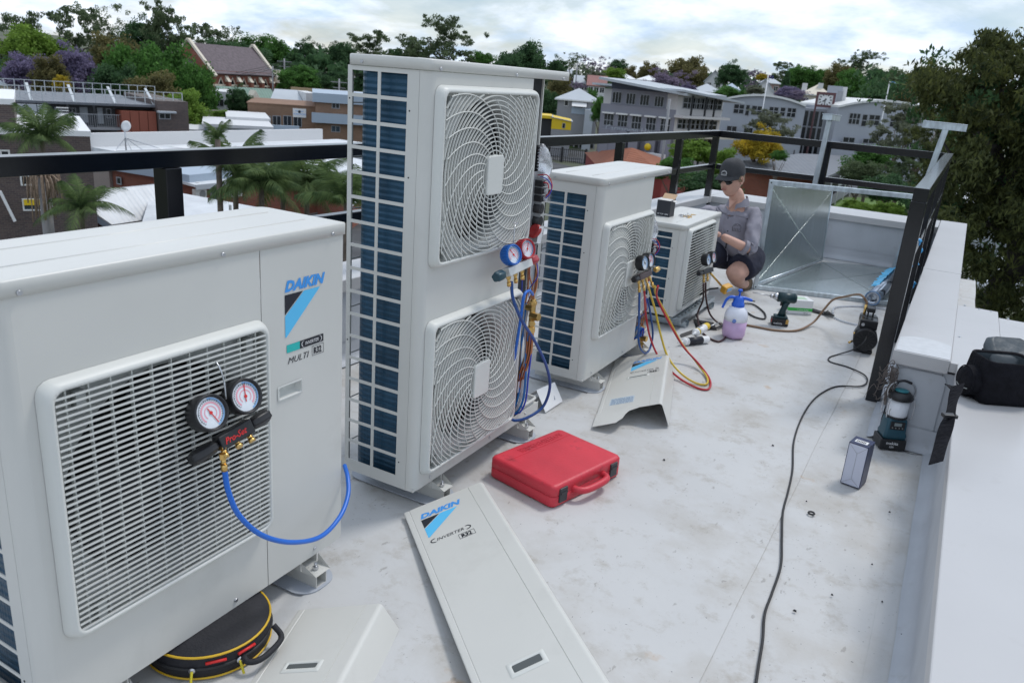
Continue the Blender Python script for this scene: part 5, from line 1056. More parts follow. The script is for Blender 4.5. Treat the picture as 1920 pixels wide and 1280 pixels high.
g = MB(); lo = [[(x * s_ * .9 + .075, y * s_ + .085 + dy * .6, .115 + zz * 1.2 + y * .55) for x, y in rrect(-.10, .10, -.05, .05, .03, 5)] for s_, dy, zz in ((1, -.035, .0), (1.05, 0, .012), (1.05, .02, .03), (.98, .03, .048), (.7, .03, .055))]; g.loft(lo, cap0=True, cap1=True); ld = obj('open_lid', g, M_lin, bgx); g = MB(); g.tube([(x * .95 + .075, y * 1.04 + .085, .130 + y * .55) for x, y in rrect(-.10, .10, -.05, .05, .03, 5)] + [(.17, .135, .156)], .008, 6, 1); obj('lid_edge', g, M_bagk2, ld)
def ribbon(name, pts, w_, up, m, parent, th=.0022, k=6):
    P = spline(pts, k); g = MB(); vs = []
    for i, p_ in enumerate(P):
        d = (P[min(i + 1, len(P) - 1)] - P[max(i - 1, 0)]).normalized(); u_ = Vector(up(i / (len(P) - 1)) if callable(up) else up); x = d.cross(u_).normalized() * w_ / 2; n = x.cross(d).normalized() * th; vs += [p_ - x, p_ + x, p_ + x + n, p_ - x + n]
    n_ = len(P); fs = [(i * 4 + j, i * 4 + (j + 1) % 4, i * 4 + 4 + (j + 1) % 4, i * 4 + 4 + j) for i in range(n_ - 1) for j in range(4)] + [(0, 3, 2, 1), tuple((n_ - 1) * 4 + j for j in range(4))]; g.add(vs, fs); return obj(name, g, m, parent)
Mi = Matrix.Translation(c) @ Matrix.Rotation(.50, 4, 'Z'); inv = Mi.inverted()
S = [Vector((.135, 3.62, .50)), Vector((.128, 3.56, .475)), Vector((.124, 3.48, .455)), Vector((.118, 3.43, .36)), Vector((.105, 3.36, .24)), Vector((.095, 3.33, .16))]
S = [onx(1796, 722, .134), onx(1789, 748, .130), onx(1779, 785, .122), onx(1767, 825, .116), onx(1755, 868, .110)]
ribbon('strap', [inv @ s_ for s_ in S], .044, (-.75, -.65, .15), M_bagk2, bgx); S2 = [Vector((.30, 3.40, .53)), Vector((.25, 3.375, .475)), Vector((.20, 3.37, .462)), Vector((.15, 3.40, .458)), Vector((.128, 3.46, .455)), Vector((.125, 3.50, .44))]
ribbon('strap', [inv @ s_ for s_ in S2], .030, (0, -.35, 1), M_bagk2, bgx); q = inv @ V(.268, 3.372, .50)
q = inv @ onx(1778, 777, .118); g = MB(); g.box(q.x - .022, q.y - .02, q.z - .006, q.x + .022, q.y + .004, q.z + .006); obj('buckle', g, M_blackp, bgx, bevel=.002)
q = inv @ V(.285, 3.388, .53); g = MB(); g.plate(q.x - .024, q.x + .024, q.z - .018, q.z + .018, [(q.x - .018, q.x + .018, q.z + .003, q.z + .012), (q.x - .018, q.x + .018, q.z - .012, q.z - .003)], 0, lambda u, v, k: (u, q.y - .012 + .004 * k, v)); obj('buckle', g, M_blackp, bgx)
g = MB(); a = inv @ V(.345, 3.50, .56); g.tube([a, a + V(.006, 0, -.03), a + V(.002, 0, -.06)], .0025, 6, 4); g.lathe([(0, 0), (.007, .004), (.007, .012), (0, .016)], 10, Matrix.Translation(a + V(.002, 0, -.075))); obj('cord_toggle', g, mat('navy_cord', (.02, .04, .15), .5), bgx)

# dead twigs and roots caught behind the post
t = thing('dead_twigs', 'tangle of dead dry twigs caught beside the railing post and parapet end', 'twigs', (*onz(1672, 735, .0).xy, 0)); O = Vector((-.095, 3.842, 0)); t.location = O; rq = random.Random(12); g = MB()
for i in range(34):
    p_ = V(rq.uniform(-.02, .03), rq.uniform(-.025, .0), rq.uniform(.26, .40)); pts = [p_]
    for j in range(5): p_ = p_ + V(rq.uniform(-.022, .016), rq.uniform(-.022, .006), rq.uniform(-.045, .022)); pts.append(p_)
    g.tube(pts, lambda a: .0022 * (1 - a) + .0006, 4, 3, cap=False)
obj('twig', g, mat('dry_twig', (.12, .10, .09), .9), t, recalc=False); t.children[0]['kind'] = 'stuff'
g = MB(); g.tube([(.005, -.012, .37), (.012, -.010, .30), (.0, -.015, .25), (.004, -.012, .19)], lambda a: .013 - .008 * a, 8, 5); obj('stump', g, mat('dry_bark', (.16, .14, .13), .95, bump=.8, bscale=40), t)
# loose bits: a nut, screws and scraps
g = MB(); g.tube([(.011 * math.cos(a), .011 * math.sin(a), .004) for a in [2 * PI * i / 16 for i in range(17)]], .0035, 6, 1, cap=False); o = obj('rubber_ring', g, M_rubber, None, loc=onz(1521, 963, .001)); tag(o, 'small black rubber ring lying alone on the open roof', 'ring')
for u, v in ((1635, 1058), (1512, 1020 - 80), (1449, 835), (1668, 960), (1690, 1190), (1245, 862), (1490, 1145), (1560, 1115), (1654, 1128), (1640, 812 + 2), (1620, 868)):
    g = MB(); s_ = rnd.uniform(.003, .006); g.add([(-s_, -s_ * .6, 0), (s_, -s_ * .5, 0), (s_ * .7, s_, .001), (-s_ * .6, s_ * .8, .003), (0, 0, .006)], [(0, 1, 4), (1, 2, 4), (2, 3, 4), (3, 0, 4), (0, 3, 2, 1)]); o = obj('debris', g, M_rubber, None, loc=onz(u, v, .003)); tag(o, 'tiny dark scrap of grit lying loose on the pale roof', 'debris', 'scraps on the roof')
# ------------------------------------------------------------------ the kneeling man
M_skin = mat('skin', (.58, .34, .26), .5, var=.12, scale=14, spec=.4)
M_shirt = mat('grey_work_shirt', (.26, .25, .29), .85, var=.10, scale=9, bump=.35, bscale=16)
M_short = mat('navy_shorts', (.018, .020, .038), .85, var=.15, scale=9, bump=.3, bscale=18)
M_cap_ = mat('charcoal_cap', (.035, .036, .040), .85, var=.15, scale=20, bump=.2, bscale=60); M_hair = mat('fair_hair', (.20, .14, .085), .7, var=.2, scale=40)
HP = onz(1382, 560, 0)
PY = 6.12
def pp(u, v, y=PY): return ony(u, v, y)
man = thing('person', 'man in grey work shirt, dark shorts, cap and sunglasses kneeling at the small unit', 'person', (-1.45, PY, 0)); O = man.location.copy()
def skin(name, nodes, edges, m, sub=2, root=0, parent=man):
    me = bpy.data.meshes.new(name); me.from_pydata([tuple(Vector(n[0])) for n in nodes], edges, []); o = bpy.data.objects.new(name, me); col.objects.link(o)
    md = o.modifiers.new('skin', 'SKIN'); md.use_smooth_shade = True; sv = me.skin_vertices[0].data
    for i, n in enumerate(nodes): r = n[1]; sv[i].radius = (r, r) if not isinstance(r, tuple) else r; sv[i].use_root = (i == root)
    s_ = o.modifiers.new('sub', 'SUBSURF'); s_.levels = sub; s_.render_levels = sub
    dg = bpy.context.evaluated_depsgraph_get(); nm = bpy.data.meshes.new_from_object(o.evaluated_get(dg)); bpy.data.objects.remove(o); nm.materials.clear(); nm.materials.append(m); nm.polygons.foreach_set('use_smooth', [True] * len(nm.polygons)); nm.name = name
    q = bpy.data.objects.new(name, nm); col.objects.link(q); q.parent = parent; return q
# joints, in metres, relative to the figure's base
def J(u, v, y): return pp(u, v, y) - O
head_c = J(1372, 334, 6.08); neck = J(1384, 374, 6.18); chest = J(1372, 425, 6.22); belly = J(1378, 478, 6.26); hip = J(1386, 512, 6.32)
shR = J(1415, 400, 6.24); shL = J(1320, 394, 6.26); elR = J(1408, 470, 6.02); wrR = J(1352, 442, 5.88); elL = J(1300, 452, 6.20); wrL = J(1305, 470, 5.98)
kneeR = J(1372, 530, 6.02); hipR = hip + V(.09, .02, -.02); hipL = hip + V(-.12, .04, -.02)
kneeR.z = .17; ankR = kneeR + V(.02, .34, -.12); kneeL = hipL + V(-.10, -.36, -.02); kneeL.z = .30; ankL = kneeL + V(.0, .10, -.27)
hipR.z = .27; hipL.z = .27; hip.z = .29
N_ = [(hip, (.12, .10)), (belly, (.09, .07)), (chest, (.10, .07)), (neck, (.062, .062)), (neck.lerp(head_c, .6), (.060, .060)),
      (shL.lerp(chest, .25), .045), (shL, .045), (elL, .043), (wrL, .030), (shR.lerp(chest, .25), .045), (shR, .045), (elR, .044), (wrR, .030),
      (hipL, .07), (kneeL, .062), (ankL, .042), (ankL + V(.0, -.16, -.01), .035), (hipR, .075), (kneeR + V(0, .0, .01), .088), (ankR, .042), (ankR + V(0, .13, .0), .03)]
E_ = [(0, 1), (1, 2), (2, 3), (3, 4), (2, 5), (5, 6), (6, 7), (7, 8), (2, 9), (9, 10), (10, 11), (11, 12), (0, 13), (13, 14), (14, 15), (15, 16), (0, 17), (17, 18), (18, 19), (19, 20)]
skin('body', N_, E_, M_skin)
# head with face
fw_ = (Vector((-.30, -.95, 0)) + V(0, 0, -.19)).normalized()
upv = (V(0, 0, 1) - fw_ * fw_.z).normalized(); rt = fw_.cross(upv)
HM = Matrix(((rt.x, fw_.x, upv.x, head_c.x), (rt.y, fw_.y, upv.y, head_c.y), (rt.z, fw_.z, upv.z, head_c.z), (0, 0, 0, 1)))    # local: x his right, y forward, z up
S_ = .112
def head_mesh():
    g = MB(); n, k = 40, 30; loops = []
    for i in range(k + 1):
        ph = -PI / 2 + PI * i / k; z = math.sin(ph); c_ = math.cos(ph); lp = []
        for j in range(n):
            a = 2 * PI * j / n; sx, sy = math.cos(a), math.sin(a)
            w_ = .70; f = .86; bk = .95
            x = sx * c_ * w_; y = sy * c_ * (f if sy > 0 else bk)
            if z < 0: jaw = 1 - .30 * min(1, -z * 1.1) ** 1.4; x *= jaw; y = y * (1 - .05 * -z) + (-z) * .10 * (1 if sy > 0 else .25)
            fr = max(0, sy) ** 6 * c_
            for z0, am, sg in ((-.10, .13, .10), (-.20, .20, .08), (.10, .05, .12), (-.46, .055, .07), (-.57, .045, .06), (-.82, .10, .13), (-.37, -.02, .04)): y += am * fr ** (2.2 if z0 in (-.10, -.20) else .9) * math.exp(-((z - z0) / sg) ** 2)
            for ex in (-.30, .30): y -= .09 * math.exp(-((x - ex) / .14) ** 2 - ((z - .0) / .11) ** 2) * max(0, sy)
            lp.append((x * S_, y * S_, z * S_ * 1.22))
        loops.append(lp)
    g.loft(loops, cap0=True, cap1=True); return g
g = head_mesh(); me = g.mesh('head'); me.transform(HM); me.materials.append(M_skin); hd = bpy.data.objects.new('head', me); col.objects.link(hd); hd.parent = man
def hadd(nm, g, m, p=hd, **k):
    me = g.mesh(nm, **k); me.transform(HM); me.materials.append(m); o = bpy.data.objects.new(nm, me); col.objects.link(o); o.parent = p; return o
for s_ in (-1, 1):
    g = MB(); lo = []
    for dz, r_ in ((0, .3), (.15, .9), (.4, 1), (.7, .7)): pass
    pts = [(s_ * .079, -.008 + .010 * math.cos(a) * 1.0, -.008 + .026 * math.sin(a) + .0 * a) for a in [PI * .1 + 1.75 * PI * i / 12 for i in range(13)]]; g.tube([(p_[0] + s_ * .006 * (1 - abs(i - 6) / 8), p_[1], p_[2]) for i, p_ in enumerate(pts)], .0062, 8, 2)
    g.add([(s_ * .076, -.016, -.03), (s_ * .076, .006, -.03), (s_ * .082, .006, .014), (s_ * .082, -.018, .014)], [(0, 1, 2, 3)]); hadd('ear', g, M_skin)
g = MB(); g.tube([(-.022, .098, -.059), (-.010, .106, -.0575), (0, .1075, -.0585), (.010, .106, -.0575), (.022, .098, -.059)], .0036, 6, 3); g.tube([(-.018, .098, -.064), (0, .1055, -.0655), (.018, .098, -.064)], .0042, 6, 3); hadd('lips', g, mat('lips', (.40, .17, .14), .5))
# hair at the back and sides
g = MB(); lo = []
for i in range(9):
    z = -.028 + .010 * i; lo.append([(.0815 * math.cos(a) * (1 + .01 * math.sin(9 * a)), -.006 + .112 * math.sin(a), z) for a in [PI * .98 + (PI * 1.04) * j / 26 for j in range(27)]])
g.loft(lo, close_u=False); hadd('hair', g, M_hair)
g = MB()
for s_ in (-1, 1): g.add([(s_ * .081, -.02, .03), (s_ * .083, .03, .03), (s_ * .081, .034, -.004), (s_ * .081, .020, -.016), (s_ * .081, -.01, .0)], [(0, 1, 2, 3, 4)])
hadd('sideburn', g, M_hair, recalc=False)
# cap
g = MB(); lo = []
for i in range(12):
    t_ = i / 11; z = .030 + .116 * math.sin(t_ * PI / 2); r_ = math.cos(t_ * PI / 2) ** .62; lo.append([(.090 * r_ * math.cos(a) * (1 + .012 * math.cos(6 * a)), -.004 + (.112 if math.sin(a) < 0 else .104) * r_ * math.sin(a) * (1 + .012 * math.cos(6 * a)), z + .006 * math.sin(a) * (1 - t_)) for a in [2 * PI * j / 36 for j in range(36)]])
g.loft(lo, cap1=True); cp = hadd('cap', g, M_cap_)
g = MB(); g.lathe([(0, .130), (.007, .130), (.005, .134), (0, .135)], 10); hadd('cap_button', g, M_cap_, cp) if False else None
g = MB(); vs = []; n = 20
for k_, (o1, zz) in enumerate(((.0, 0), (.0, -.003))):
    for i in range(n + 1):
        a = PI * .06 + PI * .88 * i / n; ix, iy = .086 * math.cos(a), .100 * math.sin(a); ox, oy = .088 * math.cos(a), .100 * math.sin(a) + .072 * math.sin((a)) ** .8; vs += [(ix, iy, .036 + zz), (ox * .98, oy, .030 + zz - .014 * abs(math.cos(a)) - .004)]
m_ = 2 * (n + 1); fs = [(2 * i, 2 * i + 1, 2 * i + 3, 2 * i + 2) for i in range(n)] + [(m_ + 2 * i + 2, m_ + 2 * i + 3, m_ + 2 * i + 1, m_ + 2 * i) for i in range(n)] + [(2 * i + 1, m_ + 2 * i + 1, m_ + 2 * i + 3, 2 * i + 3) for i in range(n)]
g.add(vs, fs, True); hadd('peak', g, M_cap_, cp)
# cap badge: a small white arched building outline
g = MB(); by = lambda x, z: (x, .104 - x * x * 4.5 + .004 - (z - .06) * .25 * 1.4, z)
arc = [by(-.022, .045)] + [by(-.022 * math.cos(PI * i / 8), .058 + .020 * math.sin(PI * i / 8)) for i in range(9)] + [by(.022, .045), by(-.022, .045)]
g.tube(arc, .0013, 4, 1, cap=False); g.tube([by(-.018, .062), by(-.009, .072), by(-.003, .066), by(.004, .076), by(.010, .068), by(.018, .064)], .0011, 4, 1)
for x in (-.014, -.005, .005, .014): g.tube([by(x, .048), by(x, .057)], .0016, 4, 1)
hadd('cap_badge', g, M_wprint, cp)
# sunglasses
g = MB()
for s_ in (-1, 1):
    n = 16; L_ = [(s_ * (.034 + .028 * math.cos(a) * (1 + .1 * math.sin(a))), .1065 - ((.034 + .028 * math.cos(a)) ** 2) * 5.0, -.004 + .021 * math.sin(a)) for a in [2 * PI * i / n for i in range(n)]]
    g.add(L_ + [(x, y - .006, z) for x, y, z in L_], [tuple(range(n)), tuple(range(n, 2 * n))[::-1]] + [(i, (i + 1) % n, n + (i + 1) % n, n + i) for i in range(n)]); g.tube([(s_ * .058, .082, .010), (s_ * .076, .055, .010), (s_ * .081, 0, .004)], .0028, 6, 3)
g.tube([(-.010, .107, .002), (0, .110, .004), (.010, .107, .002)], .003, 6, 3); hadd('sunglasses', g, mat('glossy_black', (.006, .006, .008), .08, spec=.6))
# shirt: a larger continuous skin over torso and upper arms
SN = [(hip + V(0, 0, .03), (.155, .125)), (belly, (.165, .128)), (chest + V(0, 0, -.03), (.188, .130)), (chest.lerp(neck, .40), (.135, .10)), (chest.lerp(neck, .74) + V(0, .01, 0), (.088, .076)),
      (shL.lerp(chest, .3) + V(0, 0, .01), .074), (shL, .070), (shL.lerp(elL, .55), .060), (elL, .055), (elL.lerp(wrL, .25), .050), (shR.lerp(chest, .3) + V(0, 0, .01), .074), (shR + V(.01, 0, 0), .076), (shR.lerp(elR, .5), .064), (elR, .060), (elR.lerp(wrR, .20), .055)]
SE = [(0, 1), (1, 2), (2, 3), (3, 4), (2, 5), (5, 6), (6, 7), (7, 8), (8, 9), (2, 10), (10, 11), (11, 12), (12, 13), (13, 14)]
sh = skin('shirt', SN, SE, M_shirt, 3)
from mathutils import noise as mn
for v in sh.data.vertices:            # folds
    c_ = v.co * 9.0; f = mn.noise(Vector((c_.x * 1.1, c_.y * 1.1, c_.z * .8))) * .014 + abs(mn.noise(v.co * 15)) * -.014 + mn.noise(v.co * 30) * .004 + .004 * math.sin(v.co.z * 60 + v.co.x * 45 + 3 * mn.noise(v.co * 8)); v.co += v.normal * f
d_ = (wrR - elR).normalized(); cf = elR.lerp(wrR, .24); g = MB(); g.tube([cf - d_ * .02, cf, cf + d_ * .012], .056, 18, 2); o = obj('cuff', g, M_shirt, man)
d_ = (wrL - elL).normalized(); cf = elL.lerp(wrL, .28); g = MB(); g.tube([cf - d_ * .02, cf, cf + d_ * .012], .052, 18, 2); obj('cuff', g, M_shirt, man)
# collar and open neck
def collar(side):
    nb = neck + V(0, .02, -.005); r_ = .066; g = MB(); vs = []; n = 12
    for i in range(n + 1):
        a = -PI / 2 - .28 * 1 + side * (.30 + 2.6 * i / n); dx, dy = math.cos(a), math.sin(a); low = .030 * (1 - i / n) ** 1.5; vs += [nb + V(dx * r_, dy * r_, .032 - low * .9), nb + V(dx * (r_ + .022), dy * (r_ + .022), -.022 - low * 1.1 - (.016 if i == 0 else 0))]
    g.add(vs, [(2 * i, 2 * i + 1, 2 * i + 3, 2 * i + 2) for i in range(n)], True); return obj('collar', g, M_shirt, man, recalc=False)
collar(1); collar(-1)
fc = V(-.30, -.95, 0)
g = MB(); p0 = neck + fc * .060 + V(0, 0, -.03); g.add([neck + fc * .060 + V(.034, -.01, .010), neck + fc * .060 + V(-.034, .010, .010), neck + fc * .115 + V(0, 0, -.06)], [(0, 1, 2)]); obj('neck_opening', g, M_skin, man, recalc=False)
def on_front(u, v, y, off=.0): return J(u, v, y)
M_emb = mat('embroidery_dark', (.03, .03, .04), .8)
bx = shR.lerp(chest, .55) + V(.0, -.128, -.035); g = MB(); bq = lambda x, z: bx + V(x, x * .10 - abs(x) * .1, z)
g.tube([bq(-.03, -.03)] + [bq(-.03 * math.cos(PI * i / 8), .0 + .025 * math.sin(PI * i / 8)) for i in range(9)] + [bq(.03, -.03), bq(-.03, -.03)], .0016, 4, 1); [g.tube([bq(x, -.025), bq(x, -.008)], .0018, 4, 1) for x in (-.018, -.006, .006, .018)]; g.tube([bq(-.02, .006), bq(-.008, .018), bq(.002, .008), bq(.012, .018), bq(.02, .008)], .0016, 4, 1); obj('shirt_badge', g, M_emb, man, recalc=False)
g = MB(); a = belly.lerp(chest, .45) + V(-.02, -.137, .0); g.tube([a + V(0, 0, .05), a + V(0, .0, -.03)], .005, 6, 1); obj('pen', g, M_blackp, man)
g = MB(); pl = [neck + fc * .118 + V(0, 0, -.075), chest + V(-.035, -.135, -.01), belly + V(-.03, -.138, .04), belly + V(-.02, -.135, -.03)]; g.tube(pl, .0035, 6, 4, cap=False); obj('placket', g, M_shirt, man, recalc=False)
for i in range(4): g = MB(); q = pl[0].lerp(pl[3], .15 + .25 * i) + V(.004, -.012, 0); g.cyl(q, q + V(-.001, -.003, 0), .005, n=8); obj('button', g, M_emb, man)
# shorts
kR = hipR.lerp(kneeR, .60); kL = hipL.lerp(kneeL, .8)
def fused(name, g, m, vox=.011, it=6):
    me = g.mesh(name); o = bpy.data.objects.new(name, me); col.objects.link(o); r = o.modifiers.new('r', 'REMESH'); r.mode = 'VOXEL'; r.voxel_size = vox; r.use_smooth_shade = True; s_ = o.modifiers.new('s', 'SMOOTH'); s_.iterations = it; s_.factor = .6
    nm = bpy.data.meshes.new_from_object(o.evaluated_get(bpy.context.evaluated_depsgraph_get())); bpy.data.objects.remove(o); nm.materials.clear(); nm.materials.append(m); nm.name = name; q = bpy.data.objects.new(name, nm); col.objects.link(q); q.parent = man; return q
g = MB(); g.tube([hip + V(0, .01, .06), hip + V(0, .01, .03), hip + V(0, .01, -.06)], .135, 20, 3); g.tube([hip + V(-.05, .02, -.02), hipL.lerp(kL, .5), kL], lambda a: .118 - .020 * a, 18, 4); g.tube([hip + V(.05, .02, -.01), hipR.lerp(kR, .5) + V(0, 0, .01), kR + V(0, -.03, .01)], lambda a: .125 - .015 * a, 18, 4)
so = fused('shorts', g, M_short)
for v in so.data.vertices: v.co += v.normal * (mn.noise(v.co * 12) * .008 + mn.noise(v.co * 30) * .003)
# boots
for an, dr_ in ((ankR + V(0, .06, .0), V(.05, 1, -.1)), (ankL + V(0, -.04, -.01), V(-.05, -1, 0))):
    g = MB(); c_ = Vector((an.x, an.y, .055)); dd = Vector((dr_.x, dr_.y, 0)).normalized(); sd_ = Vector((-dd.y, dd.x, 0)); lo = []
    for z, w0, l0, l1 in ((-.052, .040, -.09, .14), (-.02, .044, -.095, .145), (.01, .040, -.09, .12), (.04, .036, -.07, .03), (.08, .038, -.06, .02)): lo.append([c_ + sd_ * (w0 * math.cos(a)) + dd * ((l1 if math.sin(a) > 0 else -l0) * math.sin(a)) + V(0, 0, z) for a in [2 * PI * i / 16 for i in range(16)]])
    g.loft(lo, cap0=True, cap1=True); obj('boot', g, mat('tan_boot', (.16, .11, .07), .8), man)
# hands: palm and five bent fingers each, at the far side of the small unit
def hand(w_, dirv, side, palm_n):
    dirv = Vector(dirv).normalized(); pn = Vector(palm_n).normalized(); sd_ = dirv.cross(pn).normalized() * side; nodes = [(w_, .026), (w_ + dirv * .045, (.034, .018)), (w_ + dirv * .075, (.036, .016))]; ed = [(0, 1), (1, 2)]
    skin('hand', nodes, ed, M_skin, 2)
    for i, (l_, o_) in enumerate(((.070, -.027), (.080, -.009), (.074, .009), (.058, .026))):
        b0 = w_ + dirv * .062 + sd_ * o_; b1 = b0 + dirv * .032; b2 = b1 + (dirv * .8 + pn * .6).normalized() * l_ * .38; b3 = b2 + (dirv * .35 + pn * .95).normalized() * l_ * .30; skin('finger', [(b0, .0095), (b1, .009), (b2, .0082), (b3, .0068)], [(0, 1), (1, 2), (2, 3)], M_skin, 2)
    b0 = w_ + dirv * .02 - sd_ * .022; b1 = b0 - sd_ * .024 + dirv * .018 + pn * .012; b2 = b1 - sd_ * .006 + dirv * .030 + pn * .012; skin('thumb', [(b0, .012), (b1, .010), (b2, .008)], [(0, 1), (1, 2)], M_skin, 2)
hand(wrR, (wrR - elR), 1, (-.2, -.2, -.9)); hand(wrL, (wrL - elL), -1, (0, -.4, -.9))
# ------------------------------------------------------------------ terrain
def smooth(a, b, x): t = max(0., min(1., (x - a) / (b - a))); return t * t * (3 - 2 * t)
def ground(x, y):
    d = math.hypot(x, y); az = math.degrees(math.atan2(-x, y))          # azimuth to the left of +Y
    rise = smooth(135, 330, d) * 8.5 + smooth(300, 900, d) * 5
    left = smooth(45, 70, az) * smooth(110, 260, d) * 3
    return GZ + rise + left + .5 * math.sin(x * .021) * math.cos(y * .017) * smooth(90, 200, d)
mb = MB(); vs = []; fs = []; rr = [0] + [6 * 1.075 ** i for i in range(0, 82)]; na = 120
for i, r in enumerate(rr):
    for j in range(na):
        a = 2 * PI * j / na; x, y = r * math.sin(a), r * math.cos(a); vs.append((x, y, ground(x, y) - (0 if d else 0)) if False else (x, y, ground(x, y)))
for i in range(len(rr) - 1):
    for j in range(na): fs.append((i * na + j, (i + 1) * na + j, (i + 1) * na + (j + 1) % na, i * na + (j + 1) % na))
mb.add(vs, fs, True)
M_ground = mat('ground_mixed', (.075, .085, .05), .95, var=.35, scale=.05, dirt=((.13, .12, .09), .03, .52, .8))
struct(obj('ground', mb, M_ground, recalc=False))
M_asph = mat('asphalt', (.06, .062, .066), .9, var=.2, scale=.4, dirt=((.12, .12, .12), .2, .5, .5))
M_grass = mat('lawn', (.09, .16, .03), .95, var=.3, scale=.6)
M_gravel = mat('gravel', (.26, .25, .22), .95, var=.15, scale=.8)
def patch(name, pix, m, dz=.05, z=None):
    P = [onz(u, v, GZ) for u, v in pix]; mb = MB(); cx = sum(q.x for q in P) / len(P); cy = sum(q.y for q in P) / len(P)
    k = 12; vs = [(q.x, q.y, GZ + dz) for q in P]; mb.add(vs, [tuple(range(len(vs)))]); return struct(obj(name, mb, m, recalc=False))
patch('road', [(1000, 296), (1000, 280), (1090, 276), (1240, 272), (1300, 268), (1300, 330), (1180, 330), (1080, 305)], M_asph, .06)
patch('car_park', [(985, 330), (1000, 296), (1095, 320), (1100, 380), (985, 380)], M_asph, .10)
patch('gravel_yard', [(1040, 258), (1062, 232), (1130, 232), (1130, 262), (1100, 268)], M_gravel, .12)
patch('lawn', [(1035, 240), (1070, 222), (1128, 226), (1128, 236), (1062, 236)], M_grass, .2)
patch('lawn', [(1015, 270), (1060, 258), (1130, 265), (1110, 277), (1030, 281)], M_grass, .16)
patch('lawn', [(1560, 372), (1720, 372), (1730, 480), (1560, 480)], M_grass, .1)
patch('street', [(-200, 520), (-200, 330), (700, 330), (900, 400), (900, 520)], M_asph, .04)

# ------------------------------------------------------------------ building kit
M_glass = mat('window_glass', (.012, .016, .022), .12, spec=.7, var=.3, scale=.5)
M_glassb = mat('window_glass_blue', (.04, .06, .08), .15, spec=.7, var=.4, scale=.5)
M_wframe = mat('window_frame_grey', (.30, .31, .33), .5)
M_wframew = mat('window_frame_white', (.70, .70, .68), .5)
M_redbrick = brick_mat('red_brick', (.30, .075, .035), (.22, .05, .028), (.20, .14, .11))
M_brownbrick = brick_mat('brown_brick', (.12, .085, .075), (.075, .055, .055), (.13, .11, .10))
M_tanbrick = brick_mat('tan_brick', (.27, .155, .095), (.22, .125, .08), (.25, .18, .13))
M_wroof = ribbed_mat('white_roof_sheet', (.62, .64, .66), .5, 0)
M_groof = ribbed_mat('grey_roof_sheet', (.13, .14, .16), .5, 0)
M_bluegrey = mat('blue_grey_fascia', (.35, .42, .50), .5, var=.04)
M_lightgrey = mat('light_grey_panel', (.42, .45, .48), .6, var=.05, scale=.5)
M_greywall = mat('grey_cladding', (.215, .215, .25), .6, var=.05, scale=.4, dirt=((.15, .15, .18), .5, .55, .4))
M_navy = mat('navy_cladding', (.028, .036, .065), .45, var=.1)
M_palewall = mat('pale_wall', (.55, .53, .52), .65, var=.05)
M_tile = ribbed_mat('terracotta_tiles', (.27, .095, .05), .35, 1, .8, strength=.9)
M_slate = mat('slate_roof', (.11, .085, .095), .75, var=.25, scale=2.5)
M_cream = mat('cream_stone', (.62, .56, .46), .7, var=.08)
M_greenroof = ribbed_mat('green_roof_sheet', (.14, .22, .17), .4, 0)
M_yellow = mat('yellow_paint', (.72, .50, .01), .5, var=.05)
M_timber = mat('grey_timber', (.28, .28, .29), .8, var=.2)
M_whitew = mat('white_weatherboard', (.62, .62, .62), .6, var=.05)

